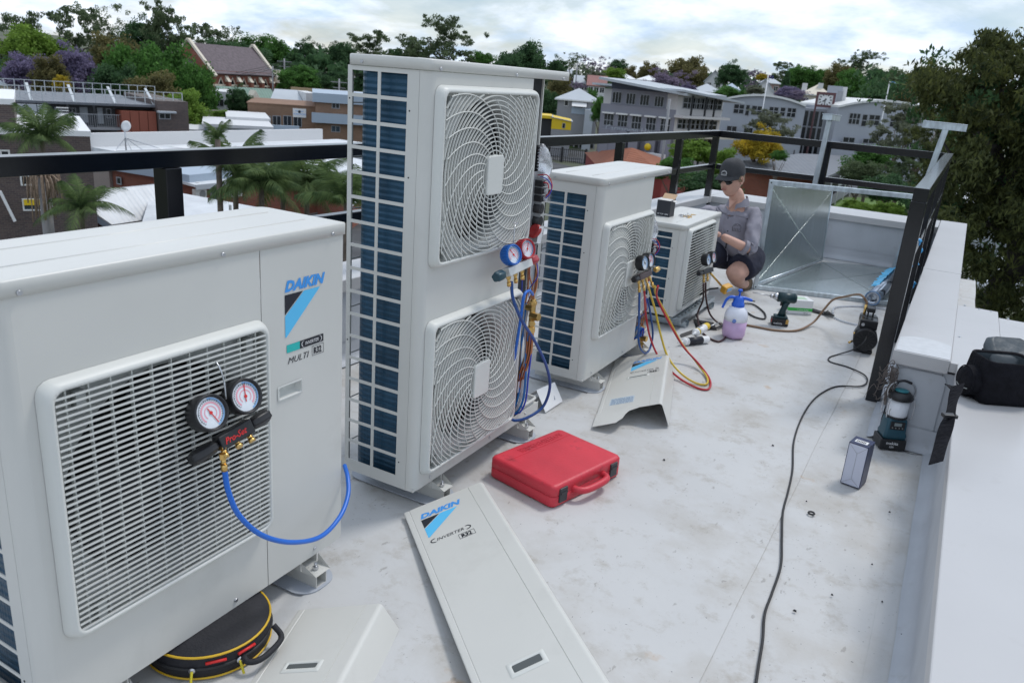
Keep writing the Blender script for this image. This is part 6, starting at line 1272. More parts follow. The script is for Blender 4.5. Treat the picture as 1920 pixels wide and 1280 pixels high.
class B:
    """a building: local x along the facade from left to right, y away from the viewer, z up from the street"""
    def __init__(s, name, label, A, Bp, zb=None, cat='building'):
        s.A = Vector(A); s.Bv = Vector(Bp); s.zb = GZ if zb is None else zb
        d = Vector((s.Bv.x - s.A.x, s.Bv.y - s.A.y, 0)); s.L = d.length; s.d = d.normalized(); s.n = Vector((-s.d.y, s.d.x, 0))
        s.H = (s.A.z + s.Bv.z) / 2 - s.zb
        s.t = thing(name, label, cat, (s.A.x, s.A.y, s.zb), (0, 0, math.atan2(s.d.y, s.d.x)))
    def px(s, u, v, y=0.):
        dr = ray(u, v); o = Vector((s.A.x, s.A.y, 0)) + s.n * y; C = Vector((C_POS.x, C_POS.y, 0)); k = (o - C).dot(s.n) / Vector((dr.x, dr.y, 0)).dot(s.n)
        P = C_POS + dr * k; return (P - o).dot(s.d), P.z - s.zb
    def block(s, x0, x1, y0, y1, z0, z1, m, nm='wall'): mb = MB(); mb.box(x0, y0, z0, x1, y1, z1); return obj(nm, mb, m, s.t)
    def win(s, u0, u1, vt, vb, y=0., nx=1, nz=1, m=None, fm=None, f=.07, nm='window', proud=.04):
        uc, vc = (u0 + u1) / 2, (vt + vb) / 2
        x0, x1 = s.px(u0, vc, y)[0], s.px(u1, vc, y)[0]; z1, z0 = s.px(uc, vt, y)[1], s.px(uc, vb, y)[1]
        return s.winm(x0, x1, z0, z1, y, nx, nz, m, fm, f, nm, proud)
    def winm(s, x0, x1, z0, z1, y=0., nx=1, nz=1, m=None, fm=None, f=.07, nm='window', proud=.04, parent=None):
        hs = []
        for i in range(nx):
            for j in range(nz):
                a = x0 + f + (x1 - x0 - f) * i / nx; b = x0 + (x1 - x0 - f) * (i + 1) / nx; c = z0 + f + (z1 - z0 - f) * j / nz; e = z0 + (z1 - z0 - f) * (j + 1) / nz; hs.append((a, b, c, e))
        mb = MB(); mb.plate(x0, x1, z0, z1, hs, 0, lambda u, v, k: (u, y - proud if k == 0 else y + .01, v)); w_ = obj(nm, mb, fm or M_wframe, parent or s.t, recalc=False)
        mb = MB(); mb.add([(x0 + .01, y - .012, z0 + .01), (x1 - .01, y - .012, z0 + .01), (x1 - .01, y - .012, z1 - .01), (x0 + .01, y - .012, z1 - .01)], [(0, 1, 2, 3)]); obj('pane', mb, m or M_glass, w_, recalc=False); return w_
    def swin(s, x, y0, y1, z0, z1, sgn, m=None, fm=None, nx=1):         # window in an end wall
        mb = MB(); mb.box(x, y0, z0, x + sgn * .05, y1, z1); w_ = obj('window', mb, fm or M_wframe, s.t); mb = MB(); mb.box(x + sgn * .051, y0 + .08, z0 + .08, x + sgn * .056, y1 - .08, z1 - .08); obj('pane', mb, m or M_glass, w_)
    def gable(s, x0, x1, y0, y1, z, h, m, wm, along='x', ov=.4, th=.15, nm='roof'):
        mb = MB()
        if along == 'x':
            ym = (y0 + y1) / 2; k = h / ((y1 - y0) / 2); e = z - ov * k
            for a, b in ((y0 - ov, 1), (y1 + ov, -1)):
                q = [(x0 - ov, a, e), (x1 + ov, a, e), (x1 + ov, ym, z + h), (x0 - ov, ym, z + h)]
                if b < 0: q = q[::-1]
                mb.slab(q, th)
            w_ = MB(); w_.add([(x0, y0, z), (x0, y1, z), (x0, ym, z + h - th)], [(0, 1, 2)]); w_.add([(x1, y0, z), (x1, y1, z), (x1, ym, z + h - th)], [(0, 1, 2)])
        else:
            xm = (x0 + x1) / 2; k = h / ((x1 - x0) / 2); e = z - ov * k
            for a, b in ((x0 - ov, -1), (x1 + ov, 1)):
                q = [(a, y0 - ov, e), (a, y1 + ov, e), (xm, y1 + ov, z + h), (xm, y0 - ov, z + h)]
                if b < 0: q = q[::-1]
                mb.slab(q, th)
            w_ = MB(); w_.add([(x0, y0, z), (x1, y0, z), (xm, y0, z + h - th)], [(0, 1, 2)]); w_.add([(x0, y1, z), (x1, y1, z), (xm, y1, z + h - th)], [(0, 1, 2)])
        r = obj(nm, mb, m, s.t); obj('gable', w_, wm, s.t, recalc=False); return r
    def hip(s, x0, x1, y0, y1, z, h, m, ov=.5, nm='roof'):
        x0 -= ov; x1 += ov; y0 -= ov; y1 += ov; w_ = (y1 - y0) / 2; mb = MB(); L_ = x1 - x0
        if L_ > 2 * w_: a, b = (x0 + w_, (y0 + y1) / 2, z + h), (x1 - w_, (y0 + y1) / 2, z + h)
        else: a, b = ((x0 + x1) / 2 - .01, (y0 + y1) / 2, z + h), ((x0 + x1) / 2 + .01, (y0 + y1) / 2, z + h)
        mb.add([(x0, y0, z), (x1, y0, z), (x1, y1, z), (x0, y1, z), a, b], [(0, 1, 5, 4), (2, 3, 4, 5), (1, 2, 5), (3, 0, 4)]); r = obj(nm, mb, m, s.t, recalc=False)
        mb = MB(); mb.box(x0, y0, z - .2, x1, y1, z - .003); obj('fascia', mb, M_wframew, s.t); return r

# ---- left of the picture
b = B('brick_building', 'dark brown brick building at the far left behind the palm, white capping along its top', ondist(-60, 236, 44), ondist(168, 248, 44))
b.A.z = b.A.z
H = b.px(100, 244)[1]; H2 = b.px(10, 234)[1] + .25
b.block(0, b.L, 0, 9, 0, H - .25, M_brownbrick); b.block(-.05, b.L + .05, -.05, 9.05, H - .25, H, M_white, 'capping')
x2 = b.px(30, 240)[0]; b.block(-4, x2, .6, 8.9, H + .01, H2 + .6, M_brownbrick); b.block(-4.05, x2 + .05, .55, 8.95, H2 + .6, H2 + .85, M_white, 'capping')
b.win(0, 19, 281, 297, nx=1, fm=M_wframew); b.win(38, 90, 328, 348, nx=3, fm=M_wframew); b.win(42, 100, 372, 395, nx=1, m=M_glassb, fm=M_wframew)
mb = MB(); x0, z0 = b.px(44, 374); x1, z1 = b.px(84, 380); mb.box(x0, -.10, z1 - .1, x1, -.05, z0 + .0); obj('awning_strip', mb, M_yellow, b.t)
xa, za = b.px(90, 225); mb = MB(); mb.box(xa, 1.0, H + .02, b.px(142, 235)[0], 4.2, b.px(120, 227)[1])
for i in range(7): mb.box(xa + .4, .96, H + .15 + i * .13, b.px(142, 235)[0] - .2, 1.0, H + .2 + i * .13)
obj('roof_cooler', mb, M_whitew, b.t, bevel=.05)
mb = MB(); q = [b.px(0, 355), b.px(28, 412)]; mb.bar((q[0][0], -.5, q[0][1]), (q[1][0], -.4, q[1][1]), .12, .12); obj('stay', mb, M_white, b.t)

b = B('motel', 'dark two storey motel with railed roof deck, pale panels and brown brick end', ondist(-30, 172, 74), ondist(283, 200, 76))
Hm = b.px(200, 192)[1]
b.block(-6, b.L + .2, .0, 12, 0, Hm - .2, mat('charcoal_wall', (.07, .075, .08), .7)); b.block(-6.3, b.L + .3, -1.5, 12.3, Hm - .18, Hm, M_groof, 'roof')
for (u0, u1, vt, vb) in ((103, 117, 201, 226), (150, 165, 201, 230), (183, 193, 202, 232)): b.win(u0, u1, vt, vb, m=M_lightgrey, fm=M_lightgrey, nm='door')
b.win(128, 143, 202, 220, nx=2, nz=2); b.win(199, 209, 203, 222, nx=1)
fl = b.px(150, 235)[1]; b.block(b.px(80, 235)[0], b.px(218, 240)[0], -1.6, 0, fl - .2, fl, M_timber, 'walkway')
for u in (122, 170): x = b.px(u, 220)[0]; b.block(x - .08, x + .08, -1.55, -1.4, 0, Hm - .2, M_dark, 'post')
mb = MB(); a_ = b.px(85, 221)[0]; c_ = b.px(218, 224)[0]; mb.bar((a_, -1.58, fl + 1.0), (c_, -1.58, fl + 1.0), .05, .05)
for i in range(int((c_ - a_) / .16)): mb.box(a_ + i * .16, -1.59, fl, a_ + i * .16 + .03, -1.57, fl + 1)
obj('balustrade', mb, M_wframe, b.t)
x0, x1 = b.px(217, 220)[0], b.px(282, 220)[0]; M_rust = mat('rust_panels', (.26, .075, .045), .7, var=.12)
for i in range(4): w4 = (x1 - x0) / 4; b.block(x0 + w4 * i + .02, x0 + w4 * (i + 1) - .02, -1.9, -1.7, 0, Hm - .5, M_rust, 'rust_panel')
b.block(x0, x1, -1.69, 0, 0, Hm - .52, M_rust)
x0, x1 = b.px(-40, 190)[0], b.px(76, 205)[0]; n_ = 6
for i in range(n_): w6 = (x1 - x0) / n_; b.block(x0 + w6 * i + .03, x0 + w6 * (i + 1) - .03, -3.2, -3.0, 0, b.px(40, 190)[1], M_lightgrey, 'wall_panel')
mb = MB()
for dz in (.55, 1.05): mb.bar((-6, -1.3, Hm + dz), (b.L + 2.2, -1.3, Hm + dz), .05, .05); mb.bar((-6, 7, Hm + dz + .1), (b.L + 2.2, 7, Hm + dz + .1), .05, .05)
for i in range(28):
    x = -6 + i * (b.L + 8.2) / 27; mb.box(x - .03, -1.33, Hm, x + .03, -1.27, Hm + 1.05)
    if i % 4 == 0: mb.bar((x, -1.2, Hm), (x + .3, 2.6, Hm + 1.1), .2, .06)
    mb.box(x - .03, 6.97, Hm, x + .03, 7.03, Hm + 1.15)
obj('roof_railing', mb, mat('railing_grey', (.5, .53, .55), .5), b.t)
x0 = b.px(282, 200)[0]; x1 = b.px(338, 200)[0]; Hb = b.px(310, 187)[1]; b.block(x0, x1, -2.2, 9, 0, Hb, M_brownbrick); b.win(298, 320, 212, 224, y=-2.2, nx=2)
mb = MB(); q0 = b.px(295, 210, -2.4); q1 = b.px(328, 211, -2.4); mb.box(q0[0], -2.9, q0[1] - .05, q1[0], -2.21, q0[1] + .08); obj('window_hood', mb, M_lightgrey, b.t)

# wide white roof with the small dish
b = B('white_roof_building', 'wide low building with white parapet and flat pale roof carrying a small dish', ondist(166, 250, 64), ondist(560, 262, 76))
Hr = b.px(300, 272)[1]; Ht = b.px(300, 248)[1]; b.block(-.0, b.L + 3, 0, .4, 0, Ht, M_whitew); b.block(0, b.L + 3, -6, 0, 0, Hr - .3, M_lightgrey)
b.block(.2, b.L + 5, -6.3, -.001, Hr - .29, Hr, M_wroof, 'roof')
mb = MB(); mb.slab([(b.L * .32, -6, Hr + .03), (b.L * .46, -6, Hr + .03), (b.L * .46, -1, Hr + .03), (b.L * .28, -1, Hr + .03)], .02); obj('roof_panel', mb, M_white, b.t)
mb = MB(); dx, dz = b.px(236, 272, -4); hb = b.px(236, 236, -4)[1]
mb.tube([(dx, -4, Hr), (dx, -4, hb)], .05, 6, 1)
for ex in ((-2.6, -2), (2.8, -2.4), (1.4, 1.5), (-.4, -4)): mb.tube([(dx, -4, hb - .8), (dx + ex[0], -4 + ex[1], Hr)], .03, 5, 1)
obj('mast', mb, M_steel, b.t)
mb = MB(); mb.lathe([(0, 0), (.18, .015), (.36, .06), (.36, .08), (.18, .035), (0, .03)], 20, Matrix.Translation((dx, -4.1, hb)) @ Matrix.Rotation(PI / 2 + .12, 4, 'X')); obj('dish', mb, M_white, b.t)
# flat white roofs behind it
b = B('flat_roof_building', 'long low building with several stepped white flat roofs, left of the tan brick building', ondist(304, 236, 84), ondist(505, 236, 84))
H1 = b.px(400, 236)[1]
for i, (ua, ub, dv, yy) in enumerate(((300, 384, 230, -2), (384, 505, 222, -3), (430, 508, 218, 4))):
    xa, xb = b.px(ua, 240)[0], b.px(ub, 240)[0]; hz = b.px((ua + ub) / 2, dv + 8)[1]; b.block(xa, xb, yy, yy + 9, 0, hz - .3, M_lightgrey); b.block(xa - .2, xb + .2, yy - .3, yy + 9.2, hz - .28, hz, M_whitew, 'roof')
    for j in range(4): x = xa + (xb - xa) * j / 4; b.block(x, x + .12, yy - .06, yy - .002, 0, hz - .3, M_bluegrey, 'cladding_strip')
b.block(b.px(507, 245)[0], b.px(563, 245)[0], 1, 1.3, 0, b.px(530, 237)[1], M_bluegrey, 'screen_wall')

# tan brick building with sign
b = B('tan_brick_building', 'two storey tan brick building with white bands and a small white sign', ondist(464, 190, 98), ondist(700, 216, 98))
Ha = b.px(520, 197)[1]; xs = b.px(591, 210)[0]
b.block(0, xs, 0, 12, 0, Ha, M_tanbrick); b.block(-.1, xs, -.1, 12, Ha + .002, Ha + .12, M_tanbrick, 'capping')
for u in (473, 492, 511, 531, 550): b.win(u, u + 16, 217, 239, nx=2)
H3 = b.px(620, 175)[1]; b.block(xs + .01, b.L + 6, -1.5, 12, 0, H3 - 1.0, M_tanbrick); b.block(xs - .3, b.L + 6.2, -1.9, 12.2, H3 - .99, H3, M_bluegrey, 'parapet')
zb_ = b.px(620, 228, -2)[1]; b.block(xs - .4, b.L + 6.2, -2.3, -1.501, zb_ - .2, zb_ + .85, M_bluegrey, 'band')
b.win(622, 637, 191, 204, y=-1.5, nx=2); b.win(621, 638, 236, 248, y=-1.5, nx=2, m=M_glassb)
x0, z1 = b.px(549, 203); x1, z0 = b.px(574, 221); mb = MB(); mb.box(x0, -.12, z0, x1, -.02, z1); sg = obj('sign', mb, M_white, b.t)
put_text('lettering', 'FUNCTIONS', M_blue, sg, basis((x0 + .12, -.13, z0 + .25), (1, 0, 0), (0, 0, 1)), size=.30, sx=.82)
put_text('lettering', 'FOR LEASE', M_blue, sg, basis((x0 + .25, -.13, z0 + .62), (1, 0, 0), (0, 0, 1)), size=.2)
mb = MB(); mb.cyl(((x0 + x1) / 2, -.13, z1 - .35), ((x0 + x1) / 2, -.14, z1 - .35), .16, n=10); obj('emblem', mb, M_ink, sg)

# red brick building with wall air conditioners (below the rail)
z_e = -6.1
A = onz(366, 344, z_e); Bq = onz(660, 318, z_e)
b = B('red_brick_building', 'long low red brick building with white roof and small wall air conditioners, below the railing', A, Bq)
b.block(0, b.L + 4, 0, 6.5, 0, b.H - .2, M_redbrick)
mb = MB(); mb.slab([(-.4, -.5, b.H), (b.L + 4.5, -.5, b.H), (b.L + 4.5, 7, b.H + .45), (-.4, 7, b.H + .45)], .15); obj('roof', mb, M_wroof, b.t)
mb = MB(); mb.box(-.4, -.56, b.H - .3, b.L + 4.5, -.5, b.H + .01); obj('gutter', mb, M_lightgrey, b.t)
b.win(394, 410, 351, 378, m=M_glassb); b.win(338, 346, 353, 365) if False else None; b.win(622, 641, 332, 342)
for i, (u, v) in enumerate(((377, 364), (444, 360), (616, 339))):
    x, z = b.px(u, v, -.4); s_ = .42 if i < 2 else .38
    mb = MB(); mb.box(x - s_, -.42, z - .3, x + s_, -.12, z + .3); a_ = obj('wall_unit', mb, M_ivory, b.t, bevel=.02)
    mb = MB(); mb.cyl((x + .1, -.421, z), (x + .1, -.44, z), .23, n=18); obj('fan_guard', mb, mat_clip, a_)
    mb = MB(); mb.tube([(x + .2, -.1, z + .3), (x + .2, -.1, z + .62), (x - .1, -.1, z + .68)], .035, 6, 2); obj('duct', mb, M_white, a_)
A = onz(150, 305, -6.2); Bq = onz(366, 344, z_e)
b = B('red_brick_wing', 'red brick wall with blue fascia and a small vent, between the palm and railing post', onz(206, 300, -5.5), Vector((Bq.x, Bq.y, -5.5)))
b.block(0, b.L - .15, 0.1, 8, 0, b.H - .6, M_redbrick); b.block(-.1, b.L - .2, -.25, 8.2, b.H - .58, b.H - .1, M_bluegrey, 'fascia'); b.win(219, 228, 332, 346)
x = b.px(176, 330)[0]; b.block(x, -.05, -.1, .3, 0, b.H, mat('tan_render', (.30, .25, .22), .8, var=.08), 'render_panel')

# low house with white metal roof and red brick gable
ap = onz(125, 366, -6.0); re = onz(300, 348, -6.0); e1 = onz(208, 424, -7.5); e0 = onz(48, 398, -7.5); dv = (re - ap)
t = thing('brick_house', 'red brick gable-ended house with wide white metal roof, lowest at left beyond the railing', 'house', (ap.x, ap.y, GZ)); O = Vector((ap.x, ap.y, GZ))
mb = MB(); mb.slab([ap - O, e1 - O, e1 + dv - O, re - O][::-1], .12); mb.slab([ap - O, e0 - O, e0 + dv - O, re - O], .12)
obj('roof', mb, ribbed_mat('white_roof_sheet', (.62, .64, .66), .3, 1), t)
mb = MB(); k_ = .35; a_, b_, c_ = [q - O + dv.normalized() * k_ for q in (ap, e0, e1)]; w0 = (e0 - ap) * .93; w1 = (e1 - ap) * .93
p0 = a_ - Vector((0, 0, .14)); p1 = a_ + w0 - Vector((0, 0, .14)); p2 = a_ + w1 - Vector((0, 0, .14))
dd = dv * .95; pts = [p0, p1, Vector((p1.x, p1.y, 0)), Vector((p2.x, p2.y, 0)), p2]
mb.add(pts + [q + dd for q in pts], [(0, 1, 2, 3, 4), (9, 8, 7, 6, 5), (1, 6, 7, 2), (3, 8, 9, 4)]); obj('wall', mb, M_redbrick, t)
mb = MB(); mb.bar(ap - O - Vector((0, 0, .15)), e0 - O - Vector((0, 0, .15)), .05, .28); mb.bar(ap - O - Vector((0, 0, .15)), e1 - O - Vector((0, 0, .15)), .05, .28); obj('barge_board', mb, M_bluegrey, t)
q = onz(142, 425, -8.2) - O; mb = MB(); mb.tube([(q.x, q.y, 0), (q.x, q.y, 1.6)], .05, 6, 1); obj('downpipe', mb, M_white, t)
# second white roof right of it, under the rail
r0 = onz(286, 352, -6.3); r1 = onz(480, 388, -6.9); r2 = onz(560, 470, -7.6); r3 = onz(250, 470, -7.6)
t = thing('white_roof_house', 'low house of which the pale white metal roof shows right of the railing post', 'house', (r0.x, r0.y, GZ)); O = Vector((r0.x, r0.y, GZ))
mb = MB(); mb.slab([r3 - O, r2 - O, r1 - O, r0 - O], .12); obj('roof', mb, ribbed_mat('white_roof_sheet', (.62, .64, .66), .3, 0), t)
mb = MB(); mb.prism([((q - O).x * .96, (q - O).y * .96) for q in (r3, r2, r1, r0)], 0, 1.2); obj('wall', mb, M_redbrick, t)
mb = MB()
for u, v in ((432, 398), (414, 396)): q = onz(u, v, -6.8) - O; mb.tube([(q.x, q.y, 1.6), (q.x, q.y, 2.6)], .08, 6, 1)
obj('vent', mb, mat_clip, t)
t = thing('white_roof_house', 'small white roof wedge between palm fronds and the tall unit', 'house', tuple(onz(620, 345, -6.8).xy) + (GZ,)); O = t.location.copy()
mb = MB(); mb.slab([onz(590, 352, -7.0) - O, onz(660, 385, -7.4) - O, onz(700, 350, -6.6) - O, onz(640, 335, -6.4) - O], .1); obj('roof', mb, M_wroof, t)
mb = MB(); P = [(onz(*q) - O).xy * .95 for q in ((594, 355, -7.0), (658, 383, -7.2), (694, 352, -6.8), (642, 338, -6.8))]; mb.prism([tuple(q) for q in P], 0, 1.7); obj('wall', mb, M_redbrick, t)

# church
b = B('church', 'red brick church with cream gable edges, steep slate roof and pointed arch windows', ondist(400, 158, 139), ondist(515, 165, 150))
w_ = 9.0; He = b.px(415, 133)[1]; Hrg = b.px(470, 90, w_ / 2)[1]
b.block(0, b.L, 0, w_, 0, He, M_redbrick)
mb = MB(); hh = Hrg - He
mb.slab([(0, -.4, He - .4), (b.L, -.4, He - .4), (b.L, w_ / 2, Hrg), (0, w_ / 2, Hrg)], .2); mb.slab([(0, w_ / 2, Hrg), (b.L, w_ / 2, Hrg), (b.L, w_ + .4, He - .4), (0, w_ + .4, He - .4)], .2); obj('roof', mb, M_slate, b.t)
for x in (-.3, b.L - .1):
    g = MB(); g.prism([(-.0, He), (w_, He), (w_ / 2, Hrg - .2)], 0, .4, Matrix(((0, 0, 1, x), (1, 0, 0, 0), (0, 1, 0, 0), (0, 0, 0, 1)))); obj('gable', g, M_redbrick, b.t)
    g = MB(); g.bar((x + .2, -.7, He - .8), (x + .2, w_ / 2, Hrg + .5), .55, .35, (0, -1, .8)); g.bar((x + .2, w_ + .7, He - .8), (x + .2, w_ / 2, Hrg + .5), .55, .35, (0, 1, .8)); obj('gable_coping', g, M_cream, b.t)
for i in range(5):
    x = 1.6 + i * (b.L - 3.2) / 4.3; g = MB()
    g.prism([(x - .35, 1.8), (x + .35, 1.8), (x + .35, He - 1.9), (x, He - 1.25), (x - .35, He - 1.9)], 0, .03, Matrix(((1, 0, 0, 0), (0, 0, -1, -.005), (0, 1, 0, 0), (0, 0, 0, 1)))); wd = obj('window', g, M_glass, b.t)
    g = MB(); g.tube([(x - .48, -.05, 2.0), (x - .5, -.05, He - 1.9), (x, -.05, He - 1.0), (x + .5, -.05, He - 1.9), (x + .48, -.05, 2.0)], .09, 4, 1); obj('window_surround', g, M_cream, wd)
    xb = x + (b.L - 3.2) / 8.6; b.block(xb - .3, xb + .3, -.7, 0, 0, He - 1.6, M_redbrick, 'buttress'); g = MB(); g.hexa([(xb - .34, -.75, He - 1.59), (xb + .34, -.75, He - 1.59), (xb + .34, -.001, He - 1.59), (xb - .34, -.001, He - 1.59)], [(xb - .34, -.4, He - 1.2), (xb + .34, -.4, He - 1.2), (xb + .34, -.001, He - .7), (xb - .34, -.001, He - .7)]); obj('buttress_cap', g, M_cream, b.t)
g = MB()
for z in (He - 2.3, He - 4.2): g.box(-.02, -.06, z, b.L + .02, -.003, z + .28)
obj('stone_band', g, M_cream, b.t)
b.block(-7, -.31, 1, 7.5, 0, He - .6, M_redbrick); g = MB(); g.slab([(-7.3, .6, He - 1), (-.31, .6, He - 1), (-.31, 4.2, Hrg - 2.4), (-7.3, 4.2, Hrg - 2.4)], .2); g.slab([(-7.3, 4.2, Hrg - 2.4), (-.31, 4.2, Hrg - 2.4), (-.31, 8, He - 1), (-7.3, 8, He - 1)], .2); obj('chancel_roof', g, M_slate, b.t)
b.block(b.L + .3, b.L + 3.2, -1.2, 3.2, 0, He - 1.5, M_redbrick, 'porch'); g = MB(); g.prism([(b.L + .1, He - 1.49), (b.L + 3.4, He - 1.49), (b.L + 1.75, He + .6)], -1.3, 3.2, Matrix(((1, 0, 0, 0), (0, 0, 1, 0), (0, 1, 0, 0), (0, 0, 0, 1)))); obj('porch_gable', g, M_cream, b.t)

# green roofed house, sheds, wall
b = B('green_roof_house', 'house with green metal roof and small dormers below the church', ondist(425, 178, 120), ondist(520, 186, 122)); h_ = b.px(480, 194)[1]
b.block(0, b.L, 0, 8, 0, h_, M_tanbrick); b.gable(0, b.L, 0, 8, h_, 1.9, M_greenroof, M_cream)
for u in (430, 480): x = b.px(u, 170)[0]; g = MB(); g.prism([(x - .9, h_ + .2), (x + .9, h_ + .2), (x, h_ + 1.7)], .1, 2.6, Matrix(((1, 0, 0, 0), (0, 0, 1, 0), (0, 1, 0, 0), (0, 0, 0, 1)))); obj('dormer', g, M_cream, b.t)
b = B('white_shed', 'pale grey and white shed roof right of the green roofed house', ondist(506, 186, 112), ondist(594, 178, 113)); h_ = b.px(560, 180)[1]
b.block(0, b.L, 0, 9, 0, h_ - 1.2, M_whitew); g = MB(); g.slab([(-.3, -.4, h_ - 1.3), (b.L * .75, -.4, h_ - 1.3), (b.L * .75, 6, h_ + .5), (1.5, 6, h_ + .5)], .15); obj('roof', g, M_lightgrey, b.t); b.block(b.L * .76, b.L, -.3, 7, 0, h_ + .45, M_whitew)
b = B('sandstone_wall', 'low sandstone coloured wall behind the tan brick building', ondist(545, 163, 135), ondist(680, 172, 135), cat='wall'); b.block(0, b.L, 0, .5, 0, b.px(600, 167)[1], mat('sandstone', (.42, .31, .19), .85, var=.12))
b = B('shop_building', 'low white fronted building between the trees below the church', ondist(398, 172, 112), ondist(428, 176, 112)); b.block(0, b.L + 2, 0, 8, 0, b.px(415, 172)[1] - .0, M_whitew); b.win(402, 420, 186, 200, nx=2)
b = B('retaining_wall', 'pale retaining wall at the foot of the green trees left of the brick building', ondist(395, 205, 100), ondist(470, 212, 100), cat='wall'); b.block(-2, b.L + 3, 0, .6, 0, b.px(420, 208)[1], mat('pale_stone', (.32, .29, .24), .9, var=.2, scale=1.5))

def house(u0, u1, vt, d, label, roofm, wallm, rh=1.6, depth=7, kind='hip', nw=3, zb=None, vr=None, group='houses on the hillside'):
    A_, B_ = ondist(u0, vt, d), ondist(u1, vt + (u1 - u0) * .077, d)
    x, y = A_.x, A_.y; g_ = ground((A_.x + B_.x) / 2, (A_.y + B_.y) / 2) - .8 if zb is None else zb
    g_ = min(g_, A_.z - 2.6)
    bb = B('house', label, A_, B_, zb=g_, cat='house'); bb.t['group'] = group
    bb.block(0, bb.L, 0, depth, 0, bb.H, wallm)
    if kind == 'hip': bb.hip(0, bb.L, 0, depth, bb.H + .2, rh, roofm)
    elif kind == 'gx': bb.gable(0, bb.L, 0, depth, bb.H, rh, roofm, wallm)
    else: bb.gable(0, bb.L, 0, depth, bb.H, rh, roofm, wallm, along='y')
    for i in range(nw):
        x = bb.L * (i + .5) / nw; bb.winm(x - .55, x + .55, bb.H - 1.7, bb.H - .5, 0, nx=2, fm=M_wframew)
    return bb
M_pink = mat('pink_brick', (.42, .27, .24), .8); M_redroof = ribbed_mat('dull_red_roof', (.25, .10, .085), .4, 1)
M_brownroof = mat('brown_tiles', (.13, .10, .09), .8, var=.15)
b = house(586, 662, 140, 190, 'old house with two white chimneys and brown tiled roof behind the round dark trees', M_brownroof, M_whitew, 2.6)
for u in (588, 612): x = b.px(u, 130)[0]; b.block(x - .6, x + .6, 2, 3.2, b.H, b.px(u, 120, 2)[1], M_whitew, 'chimney')
b = house(1057, 1082, 140, 235, 'grey roofed house high on the slope left, under the tall gum tree', M_lightgrey, M_greywall, 1.8)
b = house(1103, 1135, 158, 190, 'house with dull red roof and white gable, left of the three storey office', M_redroof, M_whitew, 2.0, kind='gx')
b = house(1078, 1105, 154, 200, 'pale roofed house half hidden by bare mauve branches', M_lightgrey, M_whitew, 1.6, kind='gx')
b = house(1155, 1190, 148, 215, 'white roofed house just above the left end of the office roof', M_white, M_whitew, 1.2)
b = house(1195, 1236, 151, 205, 'long white roofed house behind the middle of the office roof', M_white, M_palewall, 1.2)
b = house(1296, 1352, 172, 165, 'veranda house with wide grey roof and white posts behind the office roof', M_lightgrey, M_whitew, 1.5, nw=5)
b = house(1322, 1356, 150, 215, 'two storey white timber house with lattice gable, right of the purple tree', M_lightgrey, M_whitew, 2.6, kind='gy', nw=2)
b = house(1350, 1390, 172, 190, 'pale grey cottage roof below the round dark green tree', M_bluegrey, M_whitew, 1.8)
b = house(1412, 1452, 170, 170, 'white gabled cottage behind the round grey shrub', M_lightgrey, M_whitew, 2.4, kind='gy', nw=2)
b = house(1425, 1462, 156, 230, 'pink brick house with pale roof uphill of the flag', M_lightgrey, M_pink, 1.6)
b = house(1504, 1556, 178, 175, 'cream house with two white chimneys beside the clock', M_cream, M_cream, 2.0)
for u in (1508, 1538): x = b.px(u, 165)[0]; b.block(x - .5, x + .5, 2, 3, b.H, b.px(u, 156, 2)[1], M_whitew, 'chimney')
b = house(1622, 1655, 188, 190, 'white roofed house between the clock building roofs and dark trees', M_white, M_whitew, 1.4)
b = house(1722, 1765, 200, 150, 'white roof showing left of the large dark gum tree', M_white, M_palewall, 1.6)
b = house(0, 62, 160, 150, 'cream building with pale roof under the purple blossom at far left', M_lightgrey, M_cream, 1.5)
b = house(130, 205, 150, 118, 'dark open carport like building between purple tree and motel', M_greywall, mat('olive_wall', (.12, .13, .08), .8), .6)

# weatherboard house on stumps
b = B('weatherboard_house', 'grey weatherboard house on stumps with awning, uphill of the yellow shed', ondist(1046, 186, 135), ondist(1122, 192, 135), cat='house'); b.block(0, b.L, 0, 8, 2.0, b.H, M_timber); b.hip(0, b.L, 0, 8, b.H + .1, 1.8, M_lightgrey)
for i in range(9): x = b.L * i / 8; b.block(x - .12, x + .12, .3, .6, 0, 2.0, M_timber, 'stump')
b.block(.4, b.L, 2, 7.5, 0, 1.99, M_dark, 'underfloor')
b.win(1058, 1066, 188, 199, nx=1, fm=M_wframew); b.win(1075, 1098, 196, 203, m=M_dark)
g = MB(); xa, za = b.px(1073, 190); xb, zb2 = b.px(1100, 196); g.slab([(xa, -1.4, za - .7), (xb, -1.4, za - .7), (xb, -.01, za), (xa, -.01, za)], .06); obj('awning', g, M_whitew, b.t)
b.block(xa, xb + 1, -.08, -.01, b.px(1085, 208)[1] - .5, b.px(1085, 202)[1], mat('pale_blue_panel', (.4, .47, .55), .6), 'balcony_panel')
b.block(b.px(1096, 215)[0], b.px(1112, 215)[0], -2.2, -.1, 0, b.px(1105, 205)[1], M_lightgrey, 'lean_to')
